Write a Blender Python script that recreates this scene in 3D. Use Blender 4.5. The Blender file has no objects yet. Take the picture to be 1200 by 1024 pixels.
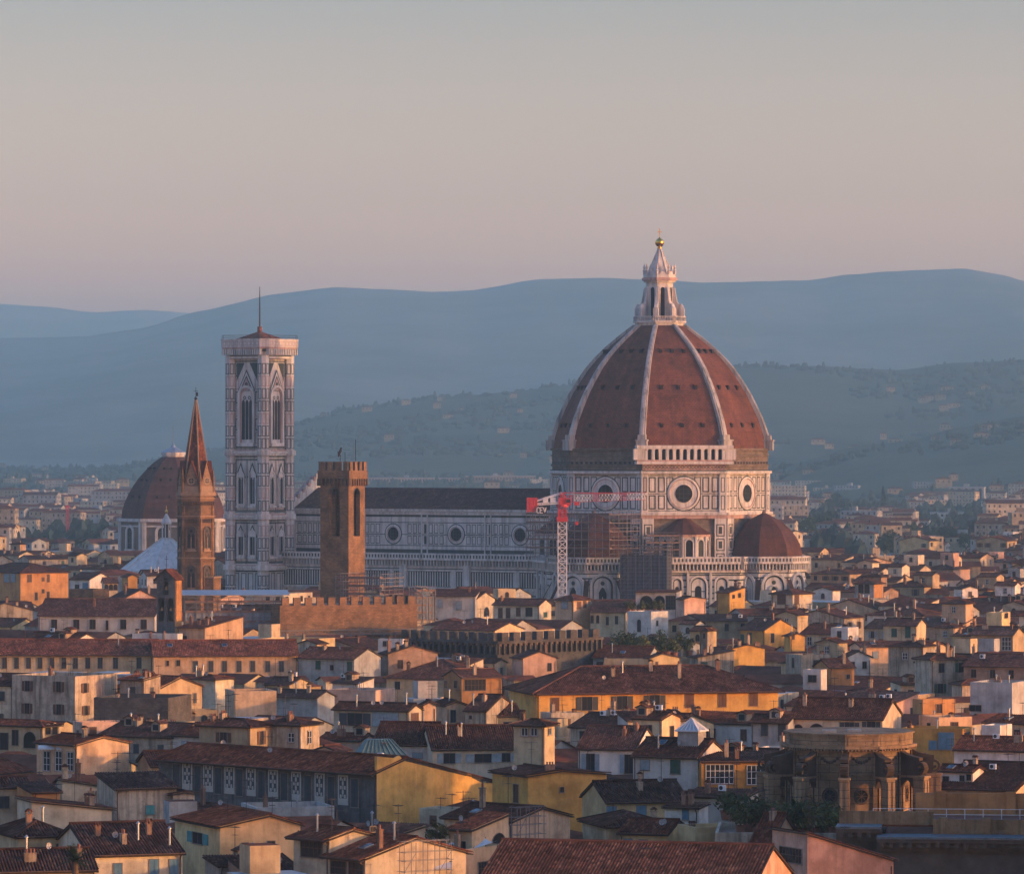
import bpy, bmesh, math, random
from mathutils import Vector, Matrix, noise as mnoise
R = math.radians
random.seed(11)
SC = bpy.context.scene
COL = SC.collection

# ------------------------------------------------------------------ camera
F = 5625.0          # focal length in photo pixels (photo is 1200 wide)
HY = 532.0          # row of the horizon
CZ = 54.0           # eye height above the streets
cam = bpy.data.cameras.new('camera')
camo = bpy.data.objects.new('camera', cam)
COL.objects.link(camo)
camo.location = (0, 0, CZ)
camo.rotation_euler = (R(90), 0, 0)
cam.sensor_width = 36.0
cam.lens = 36.0 * F / 1200.0
cam.shift_y = 20.0 / 1200.0
cam.clip_start = 1.0
cam.clip_end = 90000.0
SC.camera = camo

# ------------------------------------------------------------------ light
SUN_AZ = 73.0       # degrees to the right of "straight behind the camera"
SUN_EL = 5.5
sv = Vector((math.sin(R(SUN_AZ)) * math.cos(R(SUN_EL)), -math.cos(R(SUN_AZ)) * math.cos(R(SUN_EL)), math.sin(R(SUN_EL))))
SKY_LOW, SKY_MID, SKY_TOP, SKY_ZEN = (2.75, 1.16, 0.69), (1.09, 0.60, 0.49), (0.495, 0.342, 0.325), (0.47, 0.57, 0.80)
world = bpy.data.worlds.new("World")
SC.world = world
world.use_nodes = True
wt = world.node_tree
wt.nodes.clear()
wo = wt.nodes.new('ShaderNodeOutputWorld')
bg = wt.nodes.new('ShaderNodeBackground')
sky = wt.nodes.new('ShaderNodeTexSky')
sky.sky_type = 'NISHITA'
sky.sun_disc = False
sky.sun_elevation = R(SUN_EL)
sky.sun_rotation = math.atan2(sv.x, sv.y)
sky.altitude = 50
sky.air_density = 1.0
sky.dust_density = 1.5
sky.ozone_density = 2.0
# morning sky away from the sun: grey-blue overhead, a rosy band above the hills
wtc = wt.nodes.new('ShaderNodeTexCoord')
wsep = wt.nodes.new('ShaderNodeSeparateXYZ')
wt.links.new(wtc.outputs['Generated'], wsep.inputs[0])
wr = wt.nodes.new('ShaderNodeValToRGB')
for k, (p_, c_) in enumerate([(0.0, SKY_LOW), (0.055, SKY_MID), (0.10, SKY_TOP), (0.5, SKY_ZEN)]):
    e_ = wr.color_ramp.elements[k] if k < 2 else wr.color_ramp.elements.new(p_)
    e_.position = p_
    e_.color = (*c_, 1)
wt.links.new(wsep.outputs['Z'], wr.inputs[0])
wm = wt.nodes.new('ShaderNodeMix')
wm.data_type = 'RGBA'
wm.blend_type = 'MULTIPLY'
wm.inputs[0].default_value = 1.0
wt.links.new(sky.outputs[0], wm.inputs[6])
wt.links.new(wr.outputs[0], wm.inputs[7])
wt.links.new(wm.outputs[2], bg.inputs[0])
bg.inputs[1].default_value = 0.15
wt.links.new(bg.outputs[0], wo.inputs[0])
sun = bpy.data.lights.new('sun', 'SUN')
sun.energy = 1.05
sun.angle = R(0.6)
sun.color = (1.0, 0.50, 0.19)
suno = bpy.data.objects.new('sun', sun)
COL.objects.link(suno)
suno.location = sv * 300 + Vector((0, 900, 0))
suno.rotation_euler = sv.to_track_quat('Z', 'Y').to_euler()
SC.view_settings.view_transform = 'Standard'
SC.view_settings.look = 'None'
SC.view_settings.gamma = 1.0
SC.view_settings.use_curve_mapping = False
SC.view_settings.exposure = 2.35
SC.cycles.max_bounces = 7
SC.cycles.diffuse_bounces = 3
SC.cycles.glossy_bounces = 2
SC.cycles.transparent_max_bounces = 12
SC.cycles.volume_bounces = 4
# ------------------------------------------------------------------ helpers
def px(x, y, Y):
    return Vector(((x - 600.0) * Y / F, Y, CZ - (y - HY) * Y / F))

def tag(o, label=None, cat=None, group=None, kind=None):
    if label: o['label'] = label
    if cat: o['category'] = cat
    if group: o['group'] = group
    if kind: o['kind'] = kind
    return o

def empty(name, loc, rz=0.0):
    o = bpy.data.objects.new(name, None)
    o.empty_display_size = 0.5
    o.location = loc
    o.rotation_euler = (0, 0, rz)
    COL.objects.link(o)
    return o

class MB:
    """collects faces, then links them as one mesh object"""
    def __init__(s):
        s.v, s.f, s.m, s.uv = [], [], [], []
    def face(s, pts, mi=0, uv=None):
        i = len(s.v)
        s.v.extend([tuple(p) for p in pts])
        s.f.append(tuple(range(i, i + len(pts))))
        s.m.append(mi)
        s.uv.append(uv if uv else [(0.0, 0.0)] * len(pts))
    def box(s, x0, y0, z0, x1, y1, z1, mi=0, bottom=True):
        a = [(x0, y0), (x1, y0), (x1, y1), (x0, y1)]
        s.prism(a, z0, z1, mi, bottom)
    def prism(s, a, z0, z1, mi=0, bottom=True, top=True):
        """a: ccw outline"""
        n = len(a)
        u = 0.0
        for i in range(n):
            p, q = a[i], a[(i + 1) % n]
            L = math.hypot(q[0] - p[0], q[1] - p[1])
            s.face([(p[0], p[1], z0), (q[0], q[1], z0), (q[0], q[1], z1), (p[0], p[1], z1)], mi,
                   [(u, z0), (u + L, z0), (u + L, z1), (u, z1)])
            u += L
        if top:
            s.face([(p[0], p[1], z1) for p in a], mi, [(p[0], p[1]) for p in a])
        if bottom:
            s.face([(p[0], p[1], z0) for p in reversed(a)], mi, [(p[0], p[1]) for p in reversed(a)])
    def frustum(s, a, b, z0, z1, mi=0, caps=True):
        n = len(a)
        u = 0.0
        for i in range(n):
            p, q, r, t = a[i], a[(i + 1) % n], b[(i + 1) % n], b[i]
            L = math.hypot(q[0] - p[0], q[1] - p[1])
            S = math.hypot(z1 - z0, math.hypot(p[0] - t[0], p[1] - t[1]))
            L2 = math.hypot(r[0] - t[0], r[1] - t[1])
            s.face([(p[0], p[1], z0), (q[0], q[1], z0), (r[0], r[1], z1), (t[0], t[1], z1)], mi,
                   [(u, 0), (u + L, 0), (u + L / 2 + L2 / 2, S), (u + L / 2 - L2 / 2, S)])
            u += L
        if caps:
            s.face([(p[0], p[1], z1) for p in b], mi)
            s.face([(p[0], p[1], z0) for p in reversed(a)], mi)
    def poly(s, pts, thick, mi=0):
        """extrude planar polygon pts (ccw seen from outside) inwards by thick"""
        P = [Vector(p) for p in pts]
        n = Vector((0, 0, 0))
        for i in range(len(P)):
            n += P[i].cross(P[(i + 1) % len(P)])
        n.normalize()
        Q = [p - n * thick for p in P]
        e = (P[1] - P[0]).normalized()
        e2 = n.cross(e)
        uvf = lambda p: ((p - P[0]).dot(e), (p - P[0]).dot(e2))
        s.face(P, mi, [uvf(p) for p in P])
        s.face(list(reversed(Q)), mi, [uvf(p) for p in reversed(Q)])
        for i in range(len(P)):
            j = (i + 1) % len(P)
            s.face([P[i], Q[i], Q[j], P[j]], mi)
    def bar(s, a, b, w, h=None, mi=0):
        """square bar from a to b"""
        a, b = Vector(a), Vector(b)
        h = h or w
        d = (b - a)
        if d.length < 1e-6: return
        d.normalize()
        up = Vector((0, 0, 1)) if abs(d.z) < 0.95 else Vector((1, 0, 0))
        r = d.cross(up).normalized() * (w / 2)
        t = r.cross(d).normalized() * (h / 2)
        A = [a - r - t, a + r - t, a + r + t, a - r + t]
        B = [p + (b - a) for p in A]
        for i in range(4):
            j = (i + 1) % 4
            s.face([A[i], A[j], B[j], B[i]], mi)
        s.face(list(reversed(A)), mi)
        s.face(B, mi)
    def tube(s, pts, rad, n=6, mi=0):
        pts = [Vector(p) for p in pts]
        rings = []
        for i, p in enumerate(pts):
            d = (pts[min(i + 1, len(pts) - 1)] - pts[max(i - 1, 0)]).normalized()
            up = Vector((0, 0, 1)) if abs(d.z) < 0.9 else Vector((1, 0, 0))
            r = d.cross(up).normalized()
            t = r.cross(d)
            rr = rad[i] if isinstance(rad, (list, tuple)) else rad
            rings.append([p + (r * math.cos(k * 2 * math.pi / n) + t * math.sin(k * 2 * math.pi / n)) * rr for k in range(n)])
        for a, b in zip(rings, rings[1:]):
            for k in range(n):
                j = (k + 1) % n
                s.face([a[k], a[j], b[j], b[k]], mi)
        s.face(list(reversed(rings[0])), mi)
        s.face(rings[-1], mi)
    def lathe(s, prof, n=16, c=(0, 0), mi=0, ph=0.0, a0=0.0, a1=None):
        """prof: (r, z) upwards"""
        full = a1 is None
        a1 = 2 * math.pi if full else a1
        dz = 0.0
        for (r0, z0), (r1, z1) in zip(prof, prof[1:]):
            sl = math.hypot(r1 - r0, z1 - z0)
            for k in range(n):
                t0 = ph + a0 + (a1 - a0) * k / n
                t1 = ph + a0 + (a1 - a0) * (k + 1) / n
                q = lambda r, t, z: (c[0] + r * math.cos(t), c[1] + r * math.sin(t), z)
                rm = max(r0, r1)
                s.face([q(r0, t0, z0), q(r0, t1, z0), q(r1, t1, z1), q(r1, t0, z1)], mi,
                       [(t0 * rm, dz), (t1 * rm, dz), (t1 * rm, dz + sl), (t0 * rm, dz + sl)])
            dz += sl
    def append(s, other, M):
        i = len(s.v)
        s.v.extend([tuple(M @ Vector(p)) for p in other.v])
        s.f.extend([tuple(k + i for k in f) for f in other.f])
        s.m.extend(other.m)
        s.uv.extend(other.uv)
    def mesh(s, name, mats, smooth=False):
        me = bpy.data.meshes.new(name)
        me.from_pydata(s.v, [], s.f)
        if not isinstance(mats, (list, tuple)): mats = [mats]
        for m in mats: me.materials.append(m)
        me.polygons.foreach_set('material_index', s.m)
        ul = me.uv_layers.new(name='UVMap')
        flat = []
        for u in s.uv:
            for a in u: flat.extend(a)
        ul.data.foreach_set('uv', flat)
        if smooth:
            bm = bmesh.new(); bm.from_mesh(me)
            bmesh.ops.remove_doubles(bm, verts=bm.verts, dist=1e-4)
            for f in bm.faces: f.smooth = True
            bm.to_mesh(me); bm.free()
        me.update()
        return me
    def build(s, name, mats, parent=None, smooth=False, loc=None, rot=None):
        o = bpy.data.objects.new(name, s.mesh(name, mats, smooth))
        COL.objects.link(o)
        if parent: o.parent = parent
        if loc is not None: o.location = loc
        if rot is not None: o.rotation_euler = rot
        return o

def inst(name, me, parent=None, loc=(0, 0, 0), rot=(0, 0, 0), scale=None):
    o = bpy.data.objects.new(name, me)
    o.location = loc
    o.rotation_euler = rot
    if scale: o.scale = scale
    if parent: o.parent = parent
    COL.objects.link(o)
    return o

def ngon(r, n, ph=0.0, c=(0, 0)):
    return [(c[0] + r * math.cos(ph + 2 * math.pi * k / n), c[1] + r * math.sin(ph + 2 * math.pi * k / n)) for k in range(n)]

# ------------------------------------------------------------------ materials
def newmat(name, rough=0.9, spec=0.2):
    m = bpy.data.materials.new(name)
    m.use_nodes = True
    b = m.node_tree.nodes['Principled BSDF']
    b.inputs['Roughness'].default_value = rough
    b.inputs['Specular IOR Level'].default_value = spec
    return m, m.node_tree, b

def N(t, kind, **kw):
    n = t.nodes.new('ShaderNode' + kind)
    for k, v in kw.items():
        if k.startswith('i_'):
            key = k[2:].replace('_', ' ')
            n.inputs[key].default_value = v
        else:
            setattr(n, k, v)
    return n

def ramp(t, fac, stops, interp='LINEAR'):
    r = t.nodes.new('ShaderNodeValToRGB')
    e = r.color_ramp.elements
    r.color_ramp.interpolation = interp
    while len(e) < len(stops): e.new(0.5)
    for k, (p, c) in enumerate(stops):
        e[k].position = p
        e[k].color = (c[0], c[1], c[2], 1) if not isinstance(c, (int, float)) else (c, c, c, 1)
    t.links.new(fac, r.inputs[0])
    return r

def mix(t, fac, a, b, mode='MIX'):
    n = t.nodes.new('ShaderNodeMix')
    n.data_type = 'RGBA'
    n.blend_type = mode
    for s, v in ((0, fac), (6, a), (7, b)):
        if hasattr(v, 'links') or hasattr(v, 'is_linked'):
            t.links.new(v, n.inputs[s])
        elif isinstance(v, (int, float)):
            n.inputs[s].default_value = v
        else:
            n.inputs[s].default_value = (v[0], v[1], v[2], 1)
    return n.outputs[2]

def bump(t, b, h, strength=0.3, dist=0.05):
    n = N(t, 'Bump')
    n.inputs['Strength'].default_value = strength
    n.inputs['Distance'].default_value = dist
    t.links.new(h, n.inputs['Height'])
    t.links.new(n.outputs[0], b.inputs['Normal'])

def stucco(name, c, stain=0.5, scale=0.35):
    """painted plaster: patchy fading, rain streaks below eaves and sills, a bit of house-to-house variation"""
    m, t, b = newmat(name, 0.92, 0.15)
    tc = N(t, 'TexCoord')
    oi = N(t, 'ObjectInfo')
    mp = N(t, 'Mapping')
    t.links.new(tc.outputs['Object'], mp.inputs[0])
    add = N(t, 'VectorMath', operation='SCALE')
    t.links.new(oi.outputs['Location'], add.inputs[0]); add.inputs['Scale'].default_value = 0.37
    t.links.new(add.outputs[0], mp.inputs['Location'])
    n1 = N(t, 'TexNoise', i_Scale=scale, i_Detail=6.0, i_Roughness=0.65)
    t.links.new(mp.outputs[0], n1.inputs['Vector'])
    ms = N(t, 'Mapping'); ms.inputs['Scale'].default_value = (1.6, 1.6, 0.12)
    t.links.new(mp.outputs[0], ms.inputs[0])
    n2 = N(t, 'TexNoise', i_Scale=1.0, i_Detail=4.0, i_Roughness=0.6)
    t.links.new(ms.outputs[0], n2.inputs['Vector'])
    n3 = N(t, 'TexNoise', i_Scale=3.0, i_Detail=5.0, i_Roughness=0.7)
    t.links.new(mp.outputs[0], n3.inputs['Vector'])
    c2 = tuple(x * k for x, k in zip(c, (0.66, 0.63, 0.62)))
    r1 = ramp(t, n1.outputs['Fac'], [(0.36, c2), (0.56, c), (0.75, tuple(min(1, x * 1.12) for x in c))])
    r2 = ramp(t, n2.outputs['Fac'], [(0.34, 1 - 0.55 * stain), (0.55, 1.0)])
    o1 = mix(t, 1.0, r1.outputs[0], r2.outputs[0], 'MULTIPLY')
    r3 = ramp(t, n3.outputs['Fac'], [(0.28, 1 - 0.5 * stain), (0.45, 1.0)])
    o2 = mix(t, 1.0, o1, r3.outputs[0], 'MULTIPLY')
    n4 = N(t, 'TexNoise', i_Scale=0.8, i_Detail=8.0, i_Roughness=0.72)
    ms4 = N(t, 'Mapping'); ms4.inputs['Location'].default_value = (7.3, 2.1, 5.5); t.links.new(mp.outputs[0], ms4.inputs[0])
    t.links.new(ms4.outputs[0], n4.inputs['Vector'])
    r4 = ramp(t, n4.outputs['Fac'], [(0.565, 0.0), (0.63, 0.55 * min(1, stain * 1.6))])
    o2 = mix(t, r4.outputs[0], o2, (0.27, 0.21, 0.155))
    hs = N(t, 'HueSaturation')
    mr = N(t, 'MapRange'); mr.inputs['To Min'].default_value = 0.78; mr.inputs['To Max'].default_value = 1.15
    t.links.new(oi.outputs['Random'], mr.inputs['Value'])
    t.links.new(mr.outputs[0], hs.inputs['Value'])
    t.links.new(o2, hs.inputs['Color'])
    t.links.new(hs.outputs[0], b.inputs['Base Color'])
    bump(t, b, n3.outputs['Fac'], 0.35, 0.04)
    return m

def tiles(name, cols, bumpy=0.9, tw=0.30, th=0.50):
    """curved clay roof tiles from the roof's uv (metres along the eave, metres up the slope)"""
    m, t, b = newmat(name, 0.95, 0.05)
    uv = N(t, 'UVMap'); uv.uv_map = 'UVMap'
    oi = N(t, 'ObjectInfo')
    sep = N(t, 'SeparateXYZ'); t.links.new(uv.outputs[0], sep.inputs[0])
    def math_(op, a, bv):
        n = N(t, 'Math', operation=op)
        for i, q in enumerate((a, bv)):
            if q is None: continue
            if isinstance(q, (int, float)): n.inputs[i].default_value = q
            else: t.links.new(q, n.inputs[i])
        return n.outputs[0]
    us = math_('DIVIDE', sep.outputs[0], tw)
    vs = math_('DIVIDE', sep.outputs[1], th)
    cmb = N(t, 'CombineXYZ')
    t.links.new(math_('FLOOR', us, None), cmb.inputs[0])
    t.links.new(math_('FLOOR', vs, None), cmb.inputs[1])
    t.links.new(oi.outputs['Random'], cmb.inputs[2])
    wn = N(t, 'TexWhiteNoise', noise_dimensions='3D'); t.links.new(cmb.outputs[0], wn.inputs['Vector'])
    r = ramp(t, wn.outputs['Value'], [(i / (len(cols) - 1), c) for i, c in enumerate(cols)])
    tc = N(t, 'TexCoord')
    n1 = N(t, 'TexNoise', i_Scale=0.45, i_Detail=6.0, i_Roughness=0.65); t.links.new(tc.outputs['Object'], n1.inputs['Vector'])
    n2 = N(t, 'TexNoise', i_Scale=2.2, i_Detail=5.0, i_Roughness=0.7); t.links.new(tc.outputs['Object'], n2.inputs['Vector'])
    k1 = ramp(t, n1.outputs['Fac'], [(0.32, 0.45), (0.62, 1.3)])
    o1 = mix(t, 1.0, r.outputs[0], k1.outputs[0], 'MULTIPLY')
    k2 = ramp(t, n2.outputs['Fac'], [(0.58, 0.0), (0.72, 0.55)])
    o2 = mix(t, k2.outputs[0], o1, (0.085, 0.07, 0.05))
    hs = N(t, 'HueSaturation')
    mr = N(t, 'MapRange'); mr.inputs['To Min'].default_value = 0.7; mr.inputs['To Max'].default_value = 1.2
    t.links.new(oi.outputs['Random'], mr.inputs['Value']); t.links.new(mr.outputs[0], hs.inputs['Value'])
    t.links.new(o2, hs.inputs['Color'])
    t.links.new(hs.outputs[0], b.inputs['Base Color'])
    fu = math_('FRACT', us, None)
    wave = math_('SINE', math_('MULTIPLY', fu, math.pi), None)
    fv = math_('FRACT', vs, None)
    h = math_('ADD', math_('MULTIPLY', wave, 1.0), math_('MULTIPLY', fv, -0.35))
    h2 = math_('ADD', h, math_('MULTIPLY', wn.outputs['Value'], 0.25))
    bump(t, b, h2, bumpy, 0.08)
    return m

def stone(name, c, c2, bw=0.9, bh=0.4, mortar=(0.12, 0.10, 0.085)):
    m, t, b = newmat(name, 0.95, 0.1)
    uv = N(t, 'UVMap'); uv.uv_map = 'UVMap'
    br = N(t, 'TexBrick', i_Scale=1.0)
    br.inputs['Brick Width'].default_value = bw
    br.inputs['Row Height'].default_value = bh
    br.inputs['Mortar Size'].default_value = 0.03
    br.inputs['Bias'].default_value = 0.0
    br.inputs['Color1'].default_value = (*c, 1)
    br.inputs['Color2'].default_value = (*c2, 1)
    br.inputs['Mortar'].default_value = (*mortar, 1)
    t.links.new(uv.outputs[0], br.inputs['Vector'])
    tc = N(t, 'TexCoord')
    n1 = N(t, 'TexNoise', i_Scale=0.35, i_Detail=7.0, i_Roughness=0.7); t.links.new(tc.outputs['Object'], n1.inputs['Vector'])
    k = ramp(t, n1.outputs['Fac'], [(0.33, 0.5), (0.62, 1.15)])
    o = mix(t, 1.0, br.outputs['Color'], k.outputs[0], 'MULTIPLY')
    t.links.new(o, b.inputs['Base Color'])
    bump(t, b, br.outputs['Fac'], -0.4, 0.05)
    return m

def plain(name, c, rough=0.7, metal=0.0, var=0.25, scale=1.5, spec=0.3):
    m, t, b = newmat(name, rough, spec)
    b.inputs['Metallic'].default_value = metal
    tc = N(t, 'TexCoord')
    n = N(t, 'TexNoise', i_Scale=scale, i_Detail=5.0, i_Roughness=0.65)
    t.links.new(tc.outputs['Object'], n.inputs['Vector'])
    r = ramp(t, n.outputs['Fac'], [(0.3, tuple(x * (1 - var) for x in c)), (0.7, tuple(min(1, x * (1 + var)) for x in c))])
    t.links.new(r.outputs[0], b.inputs['Base Color'])
    return m
# ------------------------------------------------------------------ ground, hills, air
def land_mat(name, cols, scale, detail=8.0):
    m, t, b = newmat(name, 1.0, 0.0)
    tc = N(t, 'TexCoord')
    n = N(t, 'TexNoise', i_Scale=scale, i_Detail=detail, i_Roughness=0.7)
    t.links.new(tc.outputs['Object'], n.inputs['Vector'])
    r = ramp(t, n.outputs['Fac'], [(0.3 + 0.4 * i / (len(cols) - 1), c) for i, c in enumerate(cols)])
    t.links.new(r.outputs[0], b.inputs['Base Color'])
    return m

def lerp_prof(prof, x):
    if x <= prof[0][0]: return prof[0][1]
    for (a, ya), (b, yb) in zip(prof, prof[1:]):
        if x <= b:
            t = (x - a) / (b - a)
            t = t * t * (3 - 2 * t) * 0.5 + t * 0.5
            return ya + (yb - ya) * t
    return prof[-1][1]

def ridge(name, prof, Yc, front, back, nx, ny, mat, x0=-260, x1=1460, amp=0.10, fs=900.0, seed=0.0):
    """a real range of hills: crest heights measured off the photo at distance Yc, falling to the plain before and behind"""
    m = bpy.data.meshes.new(name)
    vs, fs_ = [], []
    for j in range(ny + 1):
        t = j / ny
        Y = Yc - front + (front + back) * t
        for i in range(nx + 1):
            p = x0 + (x1 - x0) * i / nx
            X = (p - 600) * Yc / F
            hc = CZ - (lerp_prof(prof, p) - HY) * Yc / F
            d = (Y - Yc) / (front if Y < Yc else back)
            s = max(0.0, 1 - abs(d))
            s = s ** 0.85 if Y < Yc else s
            h = hc * (s * s * (3 - 2 * s) * 0.45 + s * 0.55)
            v = Vector((X / fs, Y / fs, seed))
            sp = mnoise.fractal(v, 1.0, 2.1, 6) * 0.7 + mnoise.ridged_multi_fractal(v * 0.7, 1.0, 2.0, 5, 1.0, 2.0) * 0.25 - 0.25
            k = min(1.0, s * 3) * (1.0 if Y < Yc - front * 0.04 else 0.08)
            h = h + hc * amp * sp * k
            vs.append((X, Y, max(-5.0, h - 3)))
    for j in range(ny):
        for i in range(nx):
            a = j * (nx + 1) + i
            fs_.append((a, a + 1, a + nx + 2, a + nx + 1))
    m.from_pydata(vs, [], fs_)
    m.materials.append(mat)
    for pl in m.polygons: pl.use_smooth = True
    o = bpy.data.objects.new(name, m)
    COL.objects.link(o)
    o['kind'] = 'structure'
    return o

M_GROUND = land_mat('street ground', [(0.03, 0.028, 0.027), (0.055, 0.05, 0.045), (0.04, 0.04, 0.034)], 0.01)
M_HILL1 = land_mat('near hill woods and fields', [(0.045, 0.060, 0.048), (0.075, 0.088, 0.06), (0.11, 0.115, 0.075), (0.055, 0.068, 0.052)], 0.004, 12)
M_HILL2 = land_mat('haze paled mountain scrub', [(0.08, 0.10, 0.085), (0.12, 0.13, 0.10), (0.22, 0.21, 0.18), (0.10, 0.115, 0.095)], 0.0016, 12)  # scrub tones lightened to stand in for denser haze
g = MB()
g.face([(-29000, -300, 0), (29000, -300, 0), (29000, 23500, 0), (-29000, 23500, 0)])
tag(g.build('ground', M_GROUND), kind='structure')
PROF1 = [(-300, 548), (150, 546), (250, 528), (345, 494), (420, 476), (520, 463), (600, 457), (700, 445), (800, 432), (880, 431), (960, 434), (1040, 438), (1110, 428), (1200, 424), (1460, 432)]
PROF2 = [(-300, 408), (0, 403), (110, 400), (170, 390), (240, 371), (330, 350), (400, 342), (480, 345), (560, 345), (640, 335), (700, 332), (770, 333), (850, 337), (940, 340), (990, 333), (1050, 328), (1120, 324), (1160, 328), (1200, 337), (1460, 352)]
PROF3 = [(-300, 352), (0, 355), (50, 358), (110, 365), (170, 362), (240, 367), (330, 372), (600, 380), (1460, 380)]
PROF0 = [(-300, 560), (880, 560), (930, 541), (1000, 520), (1060, 514), (1120, 498), (1200, 484), (1460, 470)]
H0 = ridge('wooded_hill', PROF0, 5600, 1300, 900, 420, 60, M_HILL1, amp=0.10, fs=420, seed=9.1)
H1 = ridge('low_hill', PROF1, 7600, 2300, 1500, 520, 110, M_HILL1, amp=0.10, fs=700, seed=3.3)
H2 = ridge('mountain_ridge', PROF2, 12500, 4200, 3000, 520, 130, M_HILL2, amp=0.12, fs=1500, seed=7.7)
H3 = ridge('far_mountain', PROF3, 19000, 3500, 3500, 300, 60, M_HILL2, amp=0.06, fs=2500, seed=1.9)

def haze():
    m = bpy.data.materials.new('haze air')
    m.use_nodes = True
    t = m.node_tree
    t.nodes.clear()
    o = t.nodes.new('ShaderNodeOutputMaterial')
    v = t.nodes.new('ShaderNodeVolumePrincipled')
    v.inputs['Color'].default_value = (0.75, 0.98, 1.0, 1)
    v.inputs['Density'].default_value = 1.12e-4
    v.inputs['Anisotropy'].default_value = 0.78
    t.links.new(v.outputs[0], o.inputs['Volume'])
    b = MB()
    b.box(-29500, -350, -6, 29500, 24000, 760)
    h = b.build('haze', m)
    tag(h, kind='stuff')
haze()
# ------------------------------------------------------------------ palette
WALL = {}
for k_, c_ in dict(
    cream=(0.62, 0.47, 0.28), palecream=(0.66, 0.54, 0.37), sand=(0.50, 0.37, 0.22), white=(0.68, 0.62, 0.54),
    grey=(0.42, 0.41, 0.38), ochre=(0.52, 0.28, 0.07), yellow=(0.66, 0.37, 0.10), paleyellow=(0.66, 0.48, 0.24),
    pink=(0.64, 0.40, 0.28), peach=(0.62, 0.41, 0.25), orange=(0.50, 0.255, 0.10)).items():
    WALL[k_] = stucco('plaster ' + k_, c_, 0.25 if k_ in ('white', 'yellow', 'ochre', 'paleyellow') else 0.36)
WALL['weathered'] = stucco('weathered plaster', (0.50, 0.41, 0.30), 1.0, 0.5)
WALL['darkstucco'] = stucco('dark plaster', (0.16, 0.15, 0.14), 0.8, 0.5)  # dark grey plaster with heavy random staining
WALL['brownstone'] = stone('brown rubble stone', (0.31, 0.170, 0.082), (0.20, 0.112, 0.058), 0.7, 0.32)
WALL['brick'] = stone('pink old brick', (0.42, 0.25, 0.17), (0.33, 0.19, 0.13), 0.5, 0.16, (0.3, 0.24, 0.18))
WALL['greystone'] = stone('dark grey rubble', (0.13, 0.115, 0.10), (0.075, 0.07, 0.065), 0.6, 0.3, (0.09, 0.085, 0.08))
COLWORD = dict(cream='cream', palecream='pale cream', sand='sand coloured', white='white', grey='grey', ochre='ochre', yellow='yellow',
               paleyellow='pale yellow', pink='pink', peach='peach', orange='orange', weathered='stained cream', darkstucco='dark grey',
               brownstone='brown stone', brick='old brick', greystone='dark stone')
T_RED = tiles('red clay tiles', [(.062,.023,.014),(.125,.042,.024),(.195,.066,.036),(.08,.03,.02),(.27,.115,.065)])
T_BROWN = tiles('brown clay tiles', [(.048,.023,.016),(.09,.038,.026),(.135,.056,.036),(.062,.03,.022),(.20,.10,.065)])
T_DARK = tiles('dark weathered tiles', [(.042,.023,.018),(.075,.037,.028),(.105,.05,.037),(.052,.03,.025),(.155,.09,.065)])
ROOFM = dict(red=T_RED, brown=T_BROWN, dark=T_DARK)
M_EAVE = plain('dark eave timber', (0.06, 0.04, 0.03), 0.9)
M_FLATROOF = plain('terrace paving', (0.22, 0.14, 0.10), 0.9, 0, 0.35, 0.8)
M_GLASS = plain('dark window glass', (0.018, 0.024, 0.032), 0.18, 0, 0.4, 0.5, 0.28)
M_DARK = plain('dark interior', (0.014, 0.012, 0.012), 0.9)
M_TRIM = plain('pale stone trim', (0.42, 0.38, 0.32), 0.85, 0, 0.2)
M_SILL = plain('window stone', (0.24, 0.19, 0.15), 0.85, 0, 0.3)
M_FRAMEW = plain('white window paint', (0.62, 0.62, 0.60), 0.5, 0, 0.1)
M_FRAMEB = plain('brown window wood', (0.10, 0.055, 0.035), 0.7)
SHUT = dict(B=plain('blue shutter paint', (0.10, 0.20, 0.27), 0.65), G=plain('green shutter paint', (0.03, 0.085, 0.06), 0.65),
            b=plain('brown shutter paint', (0.11, 0.055, 0.035), 0.7), D=plain('dark grey shutter paint', (0.05, 0.055, 0.06), 0.7),
            W=plain('grey blue shutter paint', (0.25, 0.31, 0.34), 0.65), T=plain('teal shutter paint', (0.05, 0.22, 0.22), 0.65))
M_ZINC = plain('zinc sheet', (0.30, 0.33, 0.35), 0.45, 0.6)
M_WHITEMETAL = plain('white enamel', (0.66, 0.67, 0.67), 0.45)
M_IRON = plain('dark iron', (0.04, 0.04, 0.045), 0.6, 0.5)
M_TERRA = plain('terracotta', (0.22, 0.10, 0.065), 0.85)

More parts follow.
